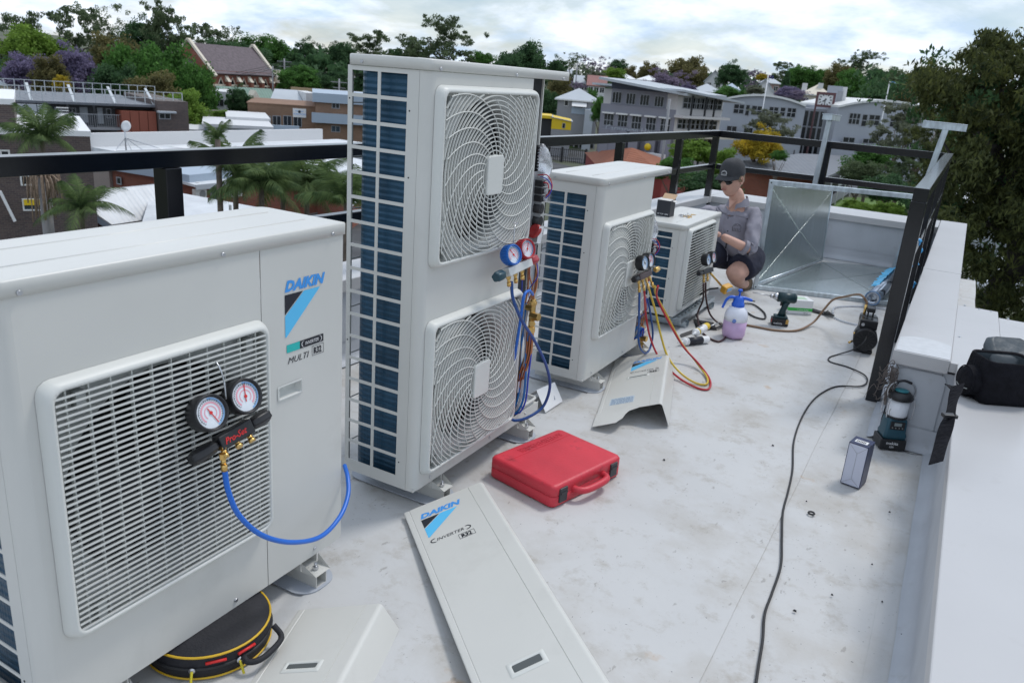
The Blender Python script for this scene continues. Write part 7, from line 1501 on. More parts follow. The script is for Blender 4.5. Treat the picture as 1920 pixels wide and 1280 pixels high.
# yellow shed
b = B('yellow_shed', 'bright yellow painted shed with open dark doorway', onz(1018, 250, -8.9), onz(1030, 252, -8.9)) if False else B('yellow_shed', 'bright yellow painted shed with open dark doorway', ondist(1005, 222, 118), ondist(1034, 217, 118), cat='shed')
b.A.z = 0; Hs = b.px(1034, 219)[1]; Hl = b.px(1070, 227)[1]; gr = b.px(1050, 252)[1]; L1 = b.px(1071, 235)[0]; x0 = b.px(1034, 235)[0]
g = MB(); zb0 = b.px(1050, 243)[1]
g.prism([(x0, zb0), (L1, zb0), (L1, Hl), (x0, Hs)], 0, 7, Matrix(((1, 0, 0, 0), (0, 0, 1, 0), (0, 1, 0, 0), (0, 0, 0, 1)))); obj('wall', g, M_yellow, b.t)
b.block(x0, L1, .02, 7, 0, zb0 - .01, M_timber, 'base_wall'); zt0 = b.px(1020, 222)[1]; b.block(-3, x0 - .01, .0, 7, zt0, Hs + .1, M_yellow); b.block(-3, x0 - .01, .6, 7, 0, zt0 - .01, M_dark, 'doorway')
g = MB(); g.slab([(x0 - .2, -.2, Hs + .03), (L1 + .2, -.2, Hl - .05), (L1 + .2, 7.2, Hl - .05), (x0 - .2, 7.2, Hs + .03)], .08); obj('roof', g, M_lightgrey, b.t)
b.win(1054, 1060, 231, 241, m=M_glass)

# three storey office
A = ondist(1128, 192, 87); Bq = ondist(1270, 203, 84)
b = B('office_building', 'three storey grey office block with sloping roof and navy upper band', A, Bq)
z3t = b.px(1150, 172)[1]; z3b = b.px(1150, 194)[1]; z2t = b.px(1150, 214)[1]; z2b = b.px(1150, 236)[1]; zf = z2b - .35
Lc = b.px(1268, 205)[0]; dp = 12
xl_ = b.px(1143, 170)[0]
b.block(0, Lc, 0, dp, 0, z3b - .1, M_greywall); b.block(xl_, Lc, .6, dp, z3b - .09, z3t + .3, M_greywall)
rl_ = b.px(1144, 152, .6)[1]; rr_ = b.px(1268, 176, .6)[1]
g = MB(); g.prism([(xl_ - .05, z3t + .31), (Lc + .02, z3t + .31), (Lc + .02, rr_), (xl_ - .05, rl_)], .55, dp, Matrix(((1, 0, 0, 0), (0, 0, 1, 0), (0, 1, 0, 0), (0, 0, 0, 1)))); obj('navy_band', g, M_navy, b.t)
g = MB(); xo = b.px(1125, 145, -1)[0]; sl = (rr_ - rl_) / (Lc - xl_)
g.slab([(xo, -1.2, rl_ + sl * (xo - xl_) + .25), (Lc + 1.2, -1.2, rr_ + sl * 1.2 + .25), (Lc + 1.2, dp + 1, rr_ + sl * 1.2 + .25), (xo, dp + 1, rl_ + sl * (xo - xl_) + .25)], .25); obj('roof', g, M_lightgrey, b.t)
for u in (1148, 1174, 1200, 1227, 1254): b.win(u, u + 18, 172 + (u - 1148) * .105, 194 + (u - 1148) * .09, y=.6, nx=3, f=.06)
for u in (1132, 1158, 1184, 1211, 1238): b.win(u, u + 19, 213 + (u - 1132) * .09, 238 + (u - 1132) * .09, nx=3, nz=2, f=.05); xq, zq = b.px(u - 1, 212 + (u - 1132) * .09); xq2 = b.px(u + 21, 212)[0]; b.block(xq, xq2, -.35, -.01, zq, zq + .15, M_wframew, 'window_hood')
for u in (1126, 1143, 1158, 1180, 1212, 1240): x = b.px(u, 300)[0]; b.block(x, x + 1.0, -.9, -.01, 0, zf, M_greywall, 'pier')
b.win(1131, 1176, 236, 245, y=-.1, m=M_greywall, fm=M_greywall, nm='sign_band'); sx, sz = b.px(1134, 244, -.2)
put_text('lettering', 'Carnarvon House', M_lightgrey, b.t, basis((sx, -.25, sz), (1, 0, 0), (0, 0, 1)), size=.85, shear=.15)
b.win(1184, 1198, 290, 325, nz=1, m=M_glassb, nm='door'); x_, z_ = b.px(1221, 275); g = MB(); g.lathe([(0, 0), (.35, 0), (.35, .1), (0, .1)], 20, Matrix.Translation((x_, -.95, z_)) @ Matrix.Rotation(PI / 2, 4, 'X')); obj('round_sign', g, M_yellow, b.t)
# right wing, pale, turned a little
A2 = b.t.matrix_basis @ Vector((Lc, 0, 0)); e = ondist(1357, 182, 89)
Aw = ondist(1270, 176, 84); wng = B('office_wing', 'pale right hand wing of the office block with close set tall windows', Vector((A2.x, A2.y, Aw.z)), Vector((e.x, e.y, Aw.z)))
hw = wng.px(1280, 178)[1]; wng.block(.01, wng.L, 0, 11, 0, hw, M_palewall)
g = MB(); g.slab([(-1, -1.5, hw + .5), (wng.L + 1.6, -1.5, hw - .25), (wng.L + 1.6, 12, hw - .25), (-1, 12, hw + .5)], .2); obj('roof', g, M_lightgrey, wng.t)
for i in range(8):
    xa = .8 + (wng.L - 1.4) * i / 8; wng.winm(xa, xa + 1.15, wng.px(1300, 205)[1], wng.px(1300, 183)[1], 0, nx=1, nz=2, f=.08); wng.winm(xa - .4, xa + .85, wng.px(1300, 243)[1], wng.px(1300, 224)[1], 0, nx=1, nz=2, f=.08); wng.winm(xa, xa + 1.15, wng.px(1300, 290)[1], wng.px(1300, 262)[1], 0, nx=1, f=.08)
    if i in (1, 4, 6): wng.block(xa - .25, xa - .1, -.9, -.75, 2.5, hw, M_dark, 'column')
wng.block(-.2, wng.L + .1, -1.2, -.01, wng.px(1300, 222)[1], wng.px(1300, 219)[1] + .1, M_palewall, 'ledge')
wng.block(.0, wng.L, -2.2, -.01, wng.px(1310, 257)[1], wng.px(1310, 253)[1], M_cream, 'canopy')

# two curved roof buildings and the clock
def curved(label, ua, ub, vl, vr, da, db_, wins, low):
    A_, B_ = ondist(ua, vl, da), ondist(ub, vr, db_); bb = B('council_building', label, A_, B_); bb.t['group'] = 'curved roof council buildings'
    L_ = bb.L; he = bb.H; n = 14; arc = [(L_ * i / n, he + L_ * .085 * (1 - (2 * i / n - 1) ** 2)) for i in range(n + 1)]
    g = MB(); g.prism([(0, he * .55), (L_, he * .55)] + arc[::-1], .7, 14, Matrix(((1, 0, 0, 0), (0, 0, 1, 0), (0, 1, 0, 0), (0, 0, 0, 1)))); obj('wall', g, M_lg2, bb.t)
    bb.block(-.2, L_ + .2, 0, 14, 0, he * .55 - .01, M_lg2)
    g = MB(); g.prism([(x, z + .01) for x, z in arc] + [(x, z + .28) for x, z in arc[::-1]], .3, 14.5, Matrix(((1, 0, 0, 0), (0, 0, 1, 0), (0, 1, 0, 0), (0, 0, 0, 1)))); obj('roof', g, M_wframew, bb.t)
    for w4 in wins: bb.win(*w4[:4], y=.7, nx=w4[4], nz=2, f=.09)
    for w4 in low: bb.win(*w4[:4], y=0, nx=2, f=.08)
    return bb
M_lg2 = mat('soft_grey_render', (.36, .38, .42), .7, var=.04, scale=.5)
bl = curved('left grey council building with shallow curved roof, left of the clock', 1356, 1512, 193, 196, 118, 118, [(1375, 1396, 195, 214, 2), (1397, 1406, 196, 218, 1), (1408, 1430, 198, 217, 2), (1441, 1460, 200, 217, 2), (1462, 1473, 201, 219, 1), (1475, 1493, 202, 221, 2)], [(1362, 1382, 236, 247), (1394, 1412, 239, 250)])
br = curved('right grey council building with shallow curved roof, right of the clock, partly behind trees', 1575, 1765, 205, 214, 118, 124, [(1591, 1613, 212, 234, 3), (1615, 1626, 214, 238, 1), (1628, 1650, 215, 236, 2), (1668, 1700, 218, 240, 3)], [(1580, 1603, 257, 268), (1617, 1640, 260, 270), (1655, 1677, 264, 275), (1695, 1715, 266, 278)])
g_ = B('glass_entrance', 'dark glass entrance hall between the two curved roof buildings, with lift tower', ondist(1510, 200, 122), ondist(1578, 207, 122))
g_.block(0, g_.L, 0, 8, 0, g_.px(1540, 205)[1], M_lg2); zz0 = .3; zz1 = g_.px(1540, 208)[1]
for i in range(7):
    for j in range(4): xw = g_.L / 7; g_.winm(xw * i + .05, xw * (i + 1) - .05, zz0 + (zz1 - zz0) * j / 4, zz0 + (zz1 - zz0) * (j + 1) / 4 - .08, 0, f=.06)
xa, xb = g_.px(1549, 180)[0], g_.px(1578, 180)[0]; g_.block(xa, xb, 1, 5, g_.px(1540, 205)[1], g_.px(1560, 161, 1)[1], M_lg2, 'lift_tower'); g_.block(xb + .01, xb + .6, 1.2, 5, 0, g_.px(1580, 163, 1)[1], M_whitew, 'tower_side')
g_.win(1569, 1579, 171, 196, y=1, m=M_wframe)
ck = thing('clock', 'square white faced clock in a dark red frame between the curved roofs', 'clock', (0, 0, 0)); ck.matrix_basis = g_.t.matrix_basis.copy()
x0, z1 = g_.px(1535, 176, -1); x1, z0 = g_.px(1560, 199, -1); zg = 0
M_fr = mat('dark_red_steel', (.12, .05, .055), .5)
g = MB(); g.plate(x0 - .25, x1 + .25, z0 - .25, z1 + .25, [(x0 + .05, x1 - .05, z0 + .05, z1 - .05)], 0, lambda u, v, k: (u, -1.1 if k == 0 else -.8, v))
for x in (x0 - .1, x1 + .1): g.box(x - .12, -1.05, 0, x + .12, -.85, z0 - .251)
obj('frame', g, M_fr, ck)
g = MB(); g.box(x0 + .05, -.95, z0 + .05, x1 - .05, -.9, z1 - .05); fc = obj('clock_face', g, M_white, ck)
cx, cz = (x0 + x1) / 2, (z0 + z1) / 2; R_ = (x1 - x0) / 2 * .82; g = MB()
for i in range(12): a = PI * i / 6; g.bar((cx + R_ * .72 * math.sin(a), -.97, cz + R_ * .72 * math.cos(a)), (cx + R_ * math.sin(a), -.97, cz + R_ * math.cos(a)), .13, .03, (0, 1, 0))
obj('hour_mark', g, M_ink, fc)
for nm, a, l_, w5 in (('minute_hand', PI, .8, .09), ('hour_hand', -PI * .72, .5, .13)): g = MB(); g.bar((cx - .2 * math.sin(a), -.99, cz - .2 * math.cos(a)), (cx + R_ * l_ * math.sin(a), -.99, cz + R_ * l_ * math.cos(a)), w5, .03, (0, 1, 0)); obj(nm, g, M_ink, fc)

def flag(u0, vt, vb, d, uw, label, base, kind):
    top = ondist(u0, vt, d); t = thing('flag_pole', label, 'flag', (top.x, top.y, ground(top.x, top.y))); z = top.z - t.location.z
    g = MB(); g.tube([(0, 0, 0), (0, 0, z)], .07, 6, 1); obj('pole', g, M_white, t)
    w_ = uw * d / F_PX; h_ = w_ * .62; rx, ry = .868, .495; g = MB(); n = 10; vs = []
    for i in range(n + 1):
        for j in range(7): s_ = w_ * i / n; vs.append((rx * s_ + .14 * math.sin(i * 1.1) * -ry, ry * s_ + .14 * math.sin(i * 1.1) * rx, z - .1 - h_ * j / 6 - .10 * w_ * (i / n) ** 2))
    g.add(vs, [(i * 7 + j, i * 7 + j + 1, (i + 1) * 7 + j + 1, (i + 1) * 7 + j) for i in range(n) for j in range(6)], True); f = obj('flag', g, base, t, recalc=False)
    def P(a, c, off): i = a * n; s_ = w_ * a; return Vector((rx * s_ + .14 * math.sin(i * 1.1) * -ry, ry * s_ + .14 * math.sin(i * 1.1) * rx, z - .1 - h_ * c - .10 * w_ * a ** 2)) + Vector((.45, -.84, 0)) * off
    def strip(p, q, w6, m, off):
        k = 12; vs = []
        for i in range(k + 1): a, c = p[0] + (q[0] - p[0]) * i / k, p[1] + (q[1] - p[1]) * i / k; vs += [P(a, c - w6, off), P(a, c + w6, off)]
        gg = MB(); gg.add(vs, [(2 * i, 2 * i + 1, 2 * i + 3, 2 * i + 2) for i in range(k)]); obj('flag_marking', gg, m, f, recalc=False)
    if kind == 'saltire': strip((0, .05), (1, .95), .06, M_wprint, .02); strip((0, .95), (1, .05), .06, M_wprint, .02)
    else:
        strip((0, .05), (.5, .5), .04, M_wprint, .02); strip((0, .5), (.5, .05), .04, M_wprint, .02); strip((0, .27), (.5, .27), .06, M_wprint, .03); strip((0, .27), (.5, .27), .03, M_red, .04)
        for a, c in ((.25, .75), (.75, .2), (.75, .8), (.65, .5), (.88, .42)): strip((a - .02, c), (a + .03, c), .035, M_wprint, .02)
flag(1669, 151, 190, 118, 10.5, 'pale blue flag with white diagonal cross, flying on a pole', mat('flag_blue', (.10, .35, .70), .8), 'saltire')
flag(1441, 139, 176, 112, 9, 'dark blue flag with small red and white corner, flying over the left curved roof', mat('flag_navy', (.02, .03, .15), .8), 'aus')

# brick house with grey roof and long lean-to, right of the man
ze = -5.6
P0 = onz(1372, 316, ze); P1 = onz(1535, 330, ze)
b = B('brick_house', 'red brick house with broad grey metal roof behind the kneeling man', P0, P1, cat='house')
b.block(0, b.L, .5, 9, 0, b.H, M_redbrick)
q = [onz(1360, 314, ze), onz(1545, 334, ze), onz(1634, 294, ze + .1), onz(1500, 288, ze + 1.2), onz(1395, 301, ze + .6)]
Mi = b.t.matrix_basis.inverted(); L5 = [Mi @ a for a in q]
g = MB(); g.add([tuple(a) for a in L5] + [(a.x, a.y, a.z - .2) for a in L5], [(0, 1, 2, 3, 4), (9, 8, 7, 6, 5), (0, 5, 6, 1), (1, 6, 7, 2), (2, 7, 8, 3), (3, 8, 9, 4), (4, 9, 5, 0)]); obj('roof', g, M_groof, b.t, recalc=False)
for u, v in ((1424, 302), (1488, 291)): a = Mi @ onz(u, v, ze + .7); g = MB(); g.tube([(a.x, a.y, a.z - .3), (a.x, a.y, a.z + .6)], .07, 6, 1); obj('vent_pipe', g, M_dark, b.t)
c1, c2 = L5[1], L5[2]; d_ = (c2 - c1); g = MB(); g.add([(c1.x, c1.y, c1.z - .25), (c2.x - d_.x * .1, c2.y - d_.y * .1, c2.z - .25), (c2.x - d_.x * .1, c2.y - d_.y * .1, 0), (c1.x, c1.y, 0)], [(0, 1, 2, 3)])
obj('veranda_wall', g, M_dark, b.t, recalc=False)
for i in range(7):
    a = c1 + d_ * (.05 + .14 * i); g = MB(); nrm = Vector((d_.y, -d_.x, 0)).normalized() * .5
    g.box(a.x + nrm.x - .06, a.y + nrm.y - .06, 0, a.x + nrm.x + .06, a.y + nrm.y + .06, a.z - .25); obj('veranda_post', g, M_wframew, b.t)
    a2 = c1 + d_ * (.05 + .14 * (i + 1)); g = MB(); g.bar((a.x + nrm.x, a.y + nrm.y, .95), (a2.x + nrm.x, a2.y + nrm.y, .95), .05, 1.0); obj('screen', g, M_greywall, b.t)
    if i % 2: g = MB(); g.bar((a.x + nrm.x, a.y + nrm.y, 2.5), (a2.x + nrm.x, a2.y + nrm.y, 2.5), .05, .9); obj('screen', g, M_lightgrey, b.t)

# terracotta house below the office
P0 = onz(1096, 318, -6.6); P1 = onz(1225, 345, -6.6)
b = B('tiled_house', 'house with terracotta tiled roof and red end wall, below the office block', P0, P1, cat='house')
q = [onz(1096, 286, -5.8), onz(1245, 330, -5.8), onz(1255, 345, -6.6), onz(1100, 345, -7.0), onz(1185, 277, -4.2) ]
Mi = b.t.matrix_basis.inverted(); L5 = [Mi @ a for a in q]
e0, e1, ap_ = L5[0], L5[1], L5[4]; back = ap_ + (ap_ - (e0 + e1) / 2); n0 = Mi @ onz(1148, 345, -6.9)
g = MB(); g.add([tuple(e0), tuple(n0), tuple(e1), tuple(ap_)], [(0, 1, 3), (1, 2, 3)]); bk = Vector((ap_.x + 4, ap_.y + 5, e0.z)); g.add([tuple(e0), tuple(bk), tuple(e1), tuple(ap_)], [(0, 3, 1), (1, 3, 2)]); obj('roof', g, M_tile, b.t, recalc=False)
g = MB(); cc = (e0 + n0 + e1 + bk) / 4; P_ = [cc + (a - cc) * .96 for a in (e0, n0, e1, bk)]
g.add([(a.x, a.y, a.z - .05) for a in P_] + [(a.x, a.y, 0) for a in P_], [(0, 4, 5, 1), (1, 5, 6, 2), (2, 6, 7, 3), (3, 7, 4, 0)]); obj('wall', g, mat('red_wall', (.22, .035, .03), .8), b.t)
q = Mi @ onz(1228, 298, -5.2); g = MB(); g.box(q.x - .9, q.y - .5, q.z - .6, q.x + .9, q.y + .5, q.z + .5); obj('rooftop_unit', g, M_whitew, b.t)

# fence, poles, cars
def pole(u, vt, d, label, arms=True, group=None, zc=None):
    top = ondist(u, vt, d); gz = ground(top.x, top.y); t = thing('utility_pole', label, 'pole', (top.x, top.y, gz), group=group); z = top.z - gz
    g = MB(); g.tube([(0, 0, 0), (0, 0, z)], .13, 8, 1); obj('pole', g, M_timber, t)
    if arms: g = MB(); g.bar((-1.1, -.6, z - .5), (1.1, .6, z - .5), .1, .12); g.bar((-.8, -.45, z - 1.3), (.8, .45, z - 1.3), .1, .1); obj('crossarm', g, M_timber, t)
    return t, Vector((top.x, top.y, top.z - .45))
p1 = pole(533, 110, 150, 'timber utility pole right of the church', group='utility poles'); p2 = pole(511, 124, 142, 'short utility pole at the right end of the church', group='utility poles'); p3 = pole(636, 148, 128, 'utility pole above the tan building', group='utility poles')
p4 = pole(1256, 186, 76, 'tall pale street lighting pole in front of the office block', False)
p5 = pole(1083, 118, 190, 'utility pole high on the slope behind the yellow shed', group='utility poles')
def wires(a, c, sag, n, label):
    for k in range(n):
        g = MB()
        pts = [a + (c - a) * (i / 10) - Vector((0, 0, sag * 4 * (i / 10) * (1 - i / 10) + .35 * k)) for i in range(11)]; g.tube(pts, .03, 4, 1, cap=False); o = obj('power_line', g, M_rubber, None, recalc=False); tag(o, label + (', top one', ', second one', ', lowest one')[k], 'wire', 'power lines')
wires(ondist(-40, 92, 120), p1[1], 3, 3, 'sagging power line in front of the church roof'); wires(p1[1], ondist(720, 130, 150), 1.5, 2, 'power line running right from the pole by the church')
M_fence = mat('black_fence', (.02, .02, .022), .6)
A_ = onz(1003, 300, GZ); B_ = onz(1098, 308, GZ); t = thing('street_fence', 'black metal fence with white end post beside the road', 'fence', tuple(A_)); d_ = B_ - A_
g = MB(); g.bar((0, 0, 1.7), (d_.x, d_.y, 1.7), .06, .06); g.bar((0, 0, .2), (d_.x, d_.y, .2), .06, .06); obj('rail', g, M_fence, t)
me = MB().box(-.03, -.03, 0, .03, .03, 1.8).mesh('picket'); me.materials.append(M_fence)
for i in range(26): obj('picket', me, None, t, loc=(d_.x * i / 25, d_.y * i / 25, 0), recalc=False)
for f_, m_ in ((.19, M_white), (.52, M_fence), (.99, M_fence)): g = MB(); g.box(d_.x * f_ - .12, d_.y * f_ - .12, 0, d_.x * f_ + .12, d_.y * f_ + .12, 2.0); obj('post', g, m_, t)
def car(u, v, rot, m, label):
    P = onz(u, v, GZ + .2); t = thing('parked_car', label, 'car', (P.x, P.y, GZ + .14), (0, 0, rot), 'cars parked by the road')
    prof = [(-2.2, .35), (-2.15, .75), (-1.5, .88), (-.9, .95), (-.35, 1.42), (.9, 1.45), (1.6, 1.0), (2.1, .92), (2.2, .4)]; k = len(prof); g = MB()
    lo = []
    for y, sc_ in ((-.85, .92), (-.7, 1.0), (.7, 1.0), (.85, .92)): lo.append([(x, y * (1 if z < 1 else .8), .3 + (z - .3) * (1 if abs(y) < .8 else .96)) for x, z in prof])
    g.loft(lo, close_u=True, cap0=True, cap1=True); obj('body', g, m, t)
    g = MB()
    for s_ in (-1, 1): g.add([(-.78, s_ * .775, .97), (1.35, s_ * .775, 1.0), (.85, s_ * .70, 1.38), (-.32, s_ * .70, 1.36)], [(0, 1, 2, 3)])
    g.add([(-.93, -.6, .99), (-.93, .6, .99), (-.42, .52, 1.4), (-.42, -.52, 1.4)], [(0, 1, 2, 3)]); obj('window', g, M_glass, t, recalc=False)
    for x in (-1.4, 1.35):
        for s_ in (-1, 1): g = MB(); g.cyl((x, s_ * .72, .32), (x, s_ * .9, .32), .32, n=16); w_ = obj('wheel', g, M_rubber, t); g = MB(); g.cyl((x, s_ * .901, .32), (x, s_ * .91, .32), .2, n=12); obj('rim', g, M_steel, w_)
    for s_ in (-1, 1): g = MB(); g.box(-2.2, s_ * .6 - .15, .62, -2.12, s_ * .6 + .15, .75); obj('headlight', g, M_white, t)
car(1035, 279, .5, mat('blue_car_paint', (.05, .15, .35), .3, .3, coat=.6), 'blue car parked at the road edge by the fence')
car(1078, 272, .6, mat('grey_car_paint', (.16, .18, .19), .3, .3, coat=.6), 'dark grey car parked on the grass left of the office')
car(604, 272, .1, mat('black_car_paint', (.02, .02, .03), .3, .3, coat=.6), 'black car parked in front of the tan brick building')
car(1905, 500, 1.2, mat('white_car_paint', (.7, .72, .74), .3, .1, coat=.6), 'white car glimpsed under the big gum tree at right')
car(1870, 545, 1.0, mat('silver_car_paint', (.5, .52, .55), .3, .3, coat=.6), 'silver car glimpsed behind the gum tree trunk')
b = B('warehouse', 'pale roofed low building glimpsed through the big gum tree', ondist(1740, 300, 75), ondist(1990, 360, 70)); b.block(0, b.L, 0, 10, 0, 3.4, M_lightgrey); b.block(-.5, b.L + .5, -.8, 10.5, 3.41, 3.7, M_wroof, 'roof')
# ------------------------------------------------------------------ trees
nprng = np.random.default_rng(11)
def leaf_mat(name, dark, light, rough=.75):
    m = bpy.data.materials.new(name); m.use_nodes = True; t = m.node_tree; b = bsdf(m); b.inputs['Roughness'].default_value = rough; b.inputs['Specular IOR Level'].default_value = .25
    g = t.nodes.new('ShaderNodeNewGeometry'); tcn = t.nodes.new('ShaderNodeTexCoord'); nz = t.nodes.new('ShaderNodeTexNoise'); nz.inputs['Scale'].default_value = 2.6; nz.inputs['Detail'].default_value = 3
    t.links.new(tcn.outputs['Object'], nz.inputs['Vector'])
    a = t.nodes.new('ShaderNodeMath'); a.operation = 'MULTIPLY_ADD'; t.links.new(g.outputs['Random Per Island'], a.inputs[0]); a.inputs[1].default_value = .45
    q = t.nodes.new('ShaderNodeMapRange'); q.inputs[1].default_value = .35; q.inputs[2].default_value = .68; q.inputs[4].default_value = .62; t.links.new(nz.outputs['Fac'], q.inputs[0]); t.links.new(q.outputs[0], a.inputs[2])
    rp = t.nodes.new('ShaderNodeValToRGB'); rp.color_ramp.elements[0].color = (*dark, 1); rp.color_ramp.elements[1].color = (*light, 1); t.links.new(a.outputs[0], rp.inputs[0])
    t.links.new(rp.outputs[0], b.inputs['Base Color'])
    tr = t.nodes.new('ShaderNodeBsdfTranslucent'); t.links.new(rp.outputs[0], tr.inputs[0]); mx_ = t.nodes.new('ShaderNodeMixShader'); mx_.inputs[0].default_value = .4
    out = t.nodes['Material Output']; t.links.new(b.outputs[0], mx_.inputs[1]); t.links.new(tr.outputs[0], mx_.inputs[2]); t.links.new(mx_.outputs[0], out.inputs[0]); return m
L_euc = leaf_mat('eucalypt_leaves', (0.0447, 0.0731, 0.0365), (0.1725, 0.2233, 0.1116))
L_eucg = leaf_mat('grey_eucalypt_leaves', (0.0725, 0.0885, 0.0563), (0.2415, 0.2576, 0.1771))
L_green = leaf_mat('green_leaves', (0.0322, 0.0837, 0.0193), (0.1207, 0.2737, 0.0563))
L_bright = leaf_mat('bright_green_leaves', (0.07, 0.14, 0.0168), (0.238, 0.364, 0.063))
L_dark = leaf_mat('dark_green_leaves', (0.0238, 0.0619, 0.0286), (0.0952, 0.1785, 0.0714))
L_jac = leaf_mat('jacaranda_blossom', (.12, .10, .16), (.28, .24, .38))
L_mauve = leaf_mat('faded_jacaranda', (0.1265, 0.0978, 0.138), (0.3105, 0.253, 0.345))
L_yellow = leaf_mat('yellow_leaves', (0.2, 0.17, 0.02), (0.68, 0.5, 0.05))
L_autumn = leaf_mat('olive_brown_leaves', (0.072, 0.0744, 0.03), (0.24, 0.21, 0.084))
L_palm = leaf_mat('palm_leaves', (0.028, 0.063, 0.0252), (0.168, 0.238, 0.084))
L_rust = leaf_mat('big_gum_leaves', (0.0193, 0.0306, 0.0161), (0.1368, 0.153, 0.0451))
M_bark = mat('bark', (.14, .11, .09), .95, var=.3, scale=6, bump=.4, bscale=20); M_barkd = mat('dark_bark', (.035, .03, .027), .95, var=.3, scale=6)
def leaves_mesh(name, clumps, per, size, droop=0., asp=1.6, seed=0):
    """many small leaf faces gathered in clumps; clumps: (x, y, z, rx, rz)"""
    g = np.random.default_rng(seed); V = []
    cl = np.array(clumps); n = len(cl); tot = n * per
    idx = np.repeat(np.arange(n), per); d = g.normal(size=(tot, 3)); d /= np.linalg.norm(d, axis=1)[:, None]; r = g.random(tot) ** .42
    c = cl[idx, :3] + d * r[:, None] * np.stack([cl[idx, 3], cl[idx, 3], cl[idx, 4]], 1)
    a = g.normal(size=(tot, 3)); a[:, 2] -= droop * 2.2; a /= np.linalg.norm(a, axis=1)[:, None]; b_ = np.cross(a, g.normal(size=(tot, 3))); b_ /= np.linalg.norm(b_, axis=1)[:, None]
    s = size * (.6 + .8 * g.random(tot)); a *= (s * asp / 2)[:, None]; b_ *= (s / 2)[:, None]
    V = np.stack([c - a, c + b_ * .9, c + a, c - b_ * .9], 1).reshape(-1, 3)
    me = bpy.data.meshes.new(name); me.vertices.add(len(V)); me.vertices.foreach_set('co', V.ravel().astype('f')); me.loops.add(tot * 4); me.loops.foreach_set('vertex_index', np.arange(tot * 4, dtype='i'))
    me.polygons.add(tot); me.polygons.foreach_set('loop_start', np.arange(0, tot * 4, 4, dtype='i')); me.update(calc_edges=True); me.validate(); return me
def clumps_broad(n, seed, k=.26, zmin=-.55, rough=.2):
    g = random.Random(seed); out = []
    for i in range(n):
        z = g.uniform(zmin, 1); a = g.uniform(0, 2 * PI); rr_ = math.sqrt(max(0, 1 - z * z)); f = g.uniform(.45, 1.0) * (1 + rough * math.sin(a * 3 + seed) * .7 + rough * .5 * math.sin(a * 7 + z * 5 + seed * 2)) * .78
        kk = k * g.uniform(.55, 1.2); out.append((rr_ * math.cos(a) * f, rr_ * math.sin(a) * f, z * f, kk, kk * .75))
    return out
def clumps_euc(n, seed):
    g = random.Random(seed); out = []
    hubs = [(g.uniform(-.7, .7), g.uniform(-.7, .7), g.uniform(-.65, .85)) for _ in range(11)]
    for i in range(n):
        h = g.choice(hubs); s_ = .27; out.append((h[0] * (1 - .35 * abs(h[2])) + g.gauss(0, s_), h[1] * (1 - .35 * abs(h[2])) + g.gauss(0, s_), h[2] + g.gauss(0, .12), g.uniform(.07, .19), g.uniform(.05, .13)))
    return out
CR = {
 'broad': [leaves_mesh('crown', clumps_broad(110, s), 120, .050, seed=s) for s in (1, 2, 3)],
 'dense': [leaves_mesh('crown', clumps_broad(150, s, .20, rough=.16), 95, .044, seed=s) for s in (4, 5)],
 'euc': [leaves_mesh('crown', clumps_euc(150, s), 60, .038, droop=.5, asp=2.2, seed=s) for s in (6, 7, 8)],
 'cone': [leaves_mesh('crown', [(x * (1 - (z + 1) / 2.2), y * (1 - (z + 1) / 2.2), z, .2, .2) for x, y, z in [(math.cos(i * 2.4) * .75, math.sin(i * 2.4) * .75, -1 + 2 * i / 80) for i in range(80)]], 70, .06, seed=9)],
 'airy': [leaves_mesh('crown', clumps_euc(110, s), 50, .034, droop=.2, asp=1.6, seed=s) for s in (12, 13)],
}
def trunk_mesh(seed, lean=.0, n=6):
    g = random.Random(seed); mb = MB(); tips = [(0, 0, 0), (lean * .3 + g.uniform(-.02, .02), g.uniform(-.02, .02), .3), (lean * .7, g.uniform(-.03, .03), .55)]
    mb.tube(tips, lambda t: .032 - .012 * t, 7, 3)
    for i in range(n):
        a = 2 * PI * i / n + g.uniform(-.4, .4); r = g.uniform(.16, .30); z0 = g.uniform(.36, .55); mb.tube([(lean * .7, 0, z0), (lean * .7 + r * .45 * math.cos(a), r * .45 * math.sin(a), z0 + .12), (lean * .7 + r * math.cos(a), r * math.sin(a), z0 + g.uniform(.2, .36))], lambda t: .015 * (1 - t) + .004, 5, 3)
    return mb.mesh('trunk', recalc=False)
TR = [trunk_mesh(s) for s in (1, 2, 3)]
kinds_words = {}
def tree(u, vt, d, wpx, hpx, kind, leaf, label, name='tree', group=None, cat='tree', trunk=M_bark, clear=None):
    """crown centre under pixel (u, vt + hpx/2), at distance d; crown width and height in photograph pixels"""
    top = ondist(u, vt, d); sc_ = d / F_PX * 1.02; rw = wpx * sc_ / 2; rh = hpx * sc_ / 2; gz = ground(top.x, top.y); cz = top.z - rh
    t = thing(name, label, cat, (top.x, top.y, gz), (0, 0, rnd.uniform(0, 6)), group=group)
    me = CR[kind][rnd.randrange(len(CR[kind]))]
    o = bpy.data.objects.new('crown', me); col.objects.link(o); o.parent = t
    if not me.materials: me.materials.append(None)
    o.material_slots[0].link = 'OBJECT'; o.material_slots[0].material = leaf
    o.location = (0, 0, cz - gz); o.scale = (rw * 1.06, rw * 1.06, rh * 1.08)
    H_ = max(1.5, cz - gz + rh * .3)
    tm = TR[rnd.randrange(3)]; 
    if not tm.materials: tm.materials.append(None)
    q = bpy.data.objects.new('trunk', tm); col.objects.link(q); q.parent = t; q.material_slots[0].link = 'OBJECT'; q.material_slots[0].material = trunk
    s_ = H_ / .85; q.scale = (max(rw * 2.2, s_ * .5), max(rw * 2.2, s_ * .5), s_); return t
G1 = 'trees along the left skyline'
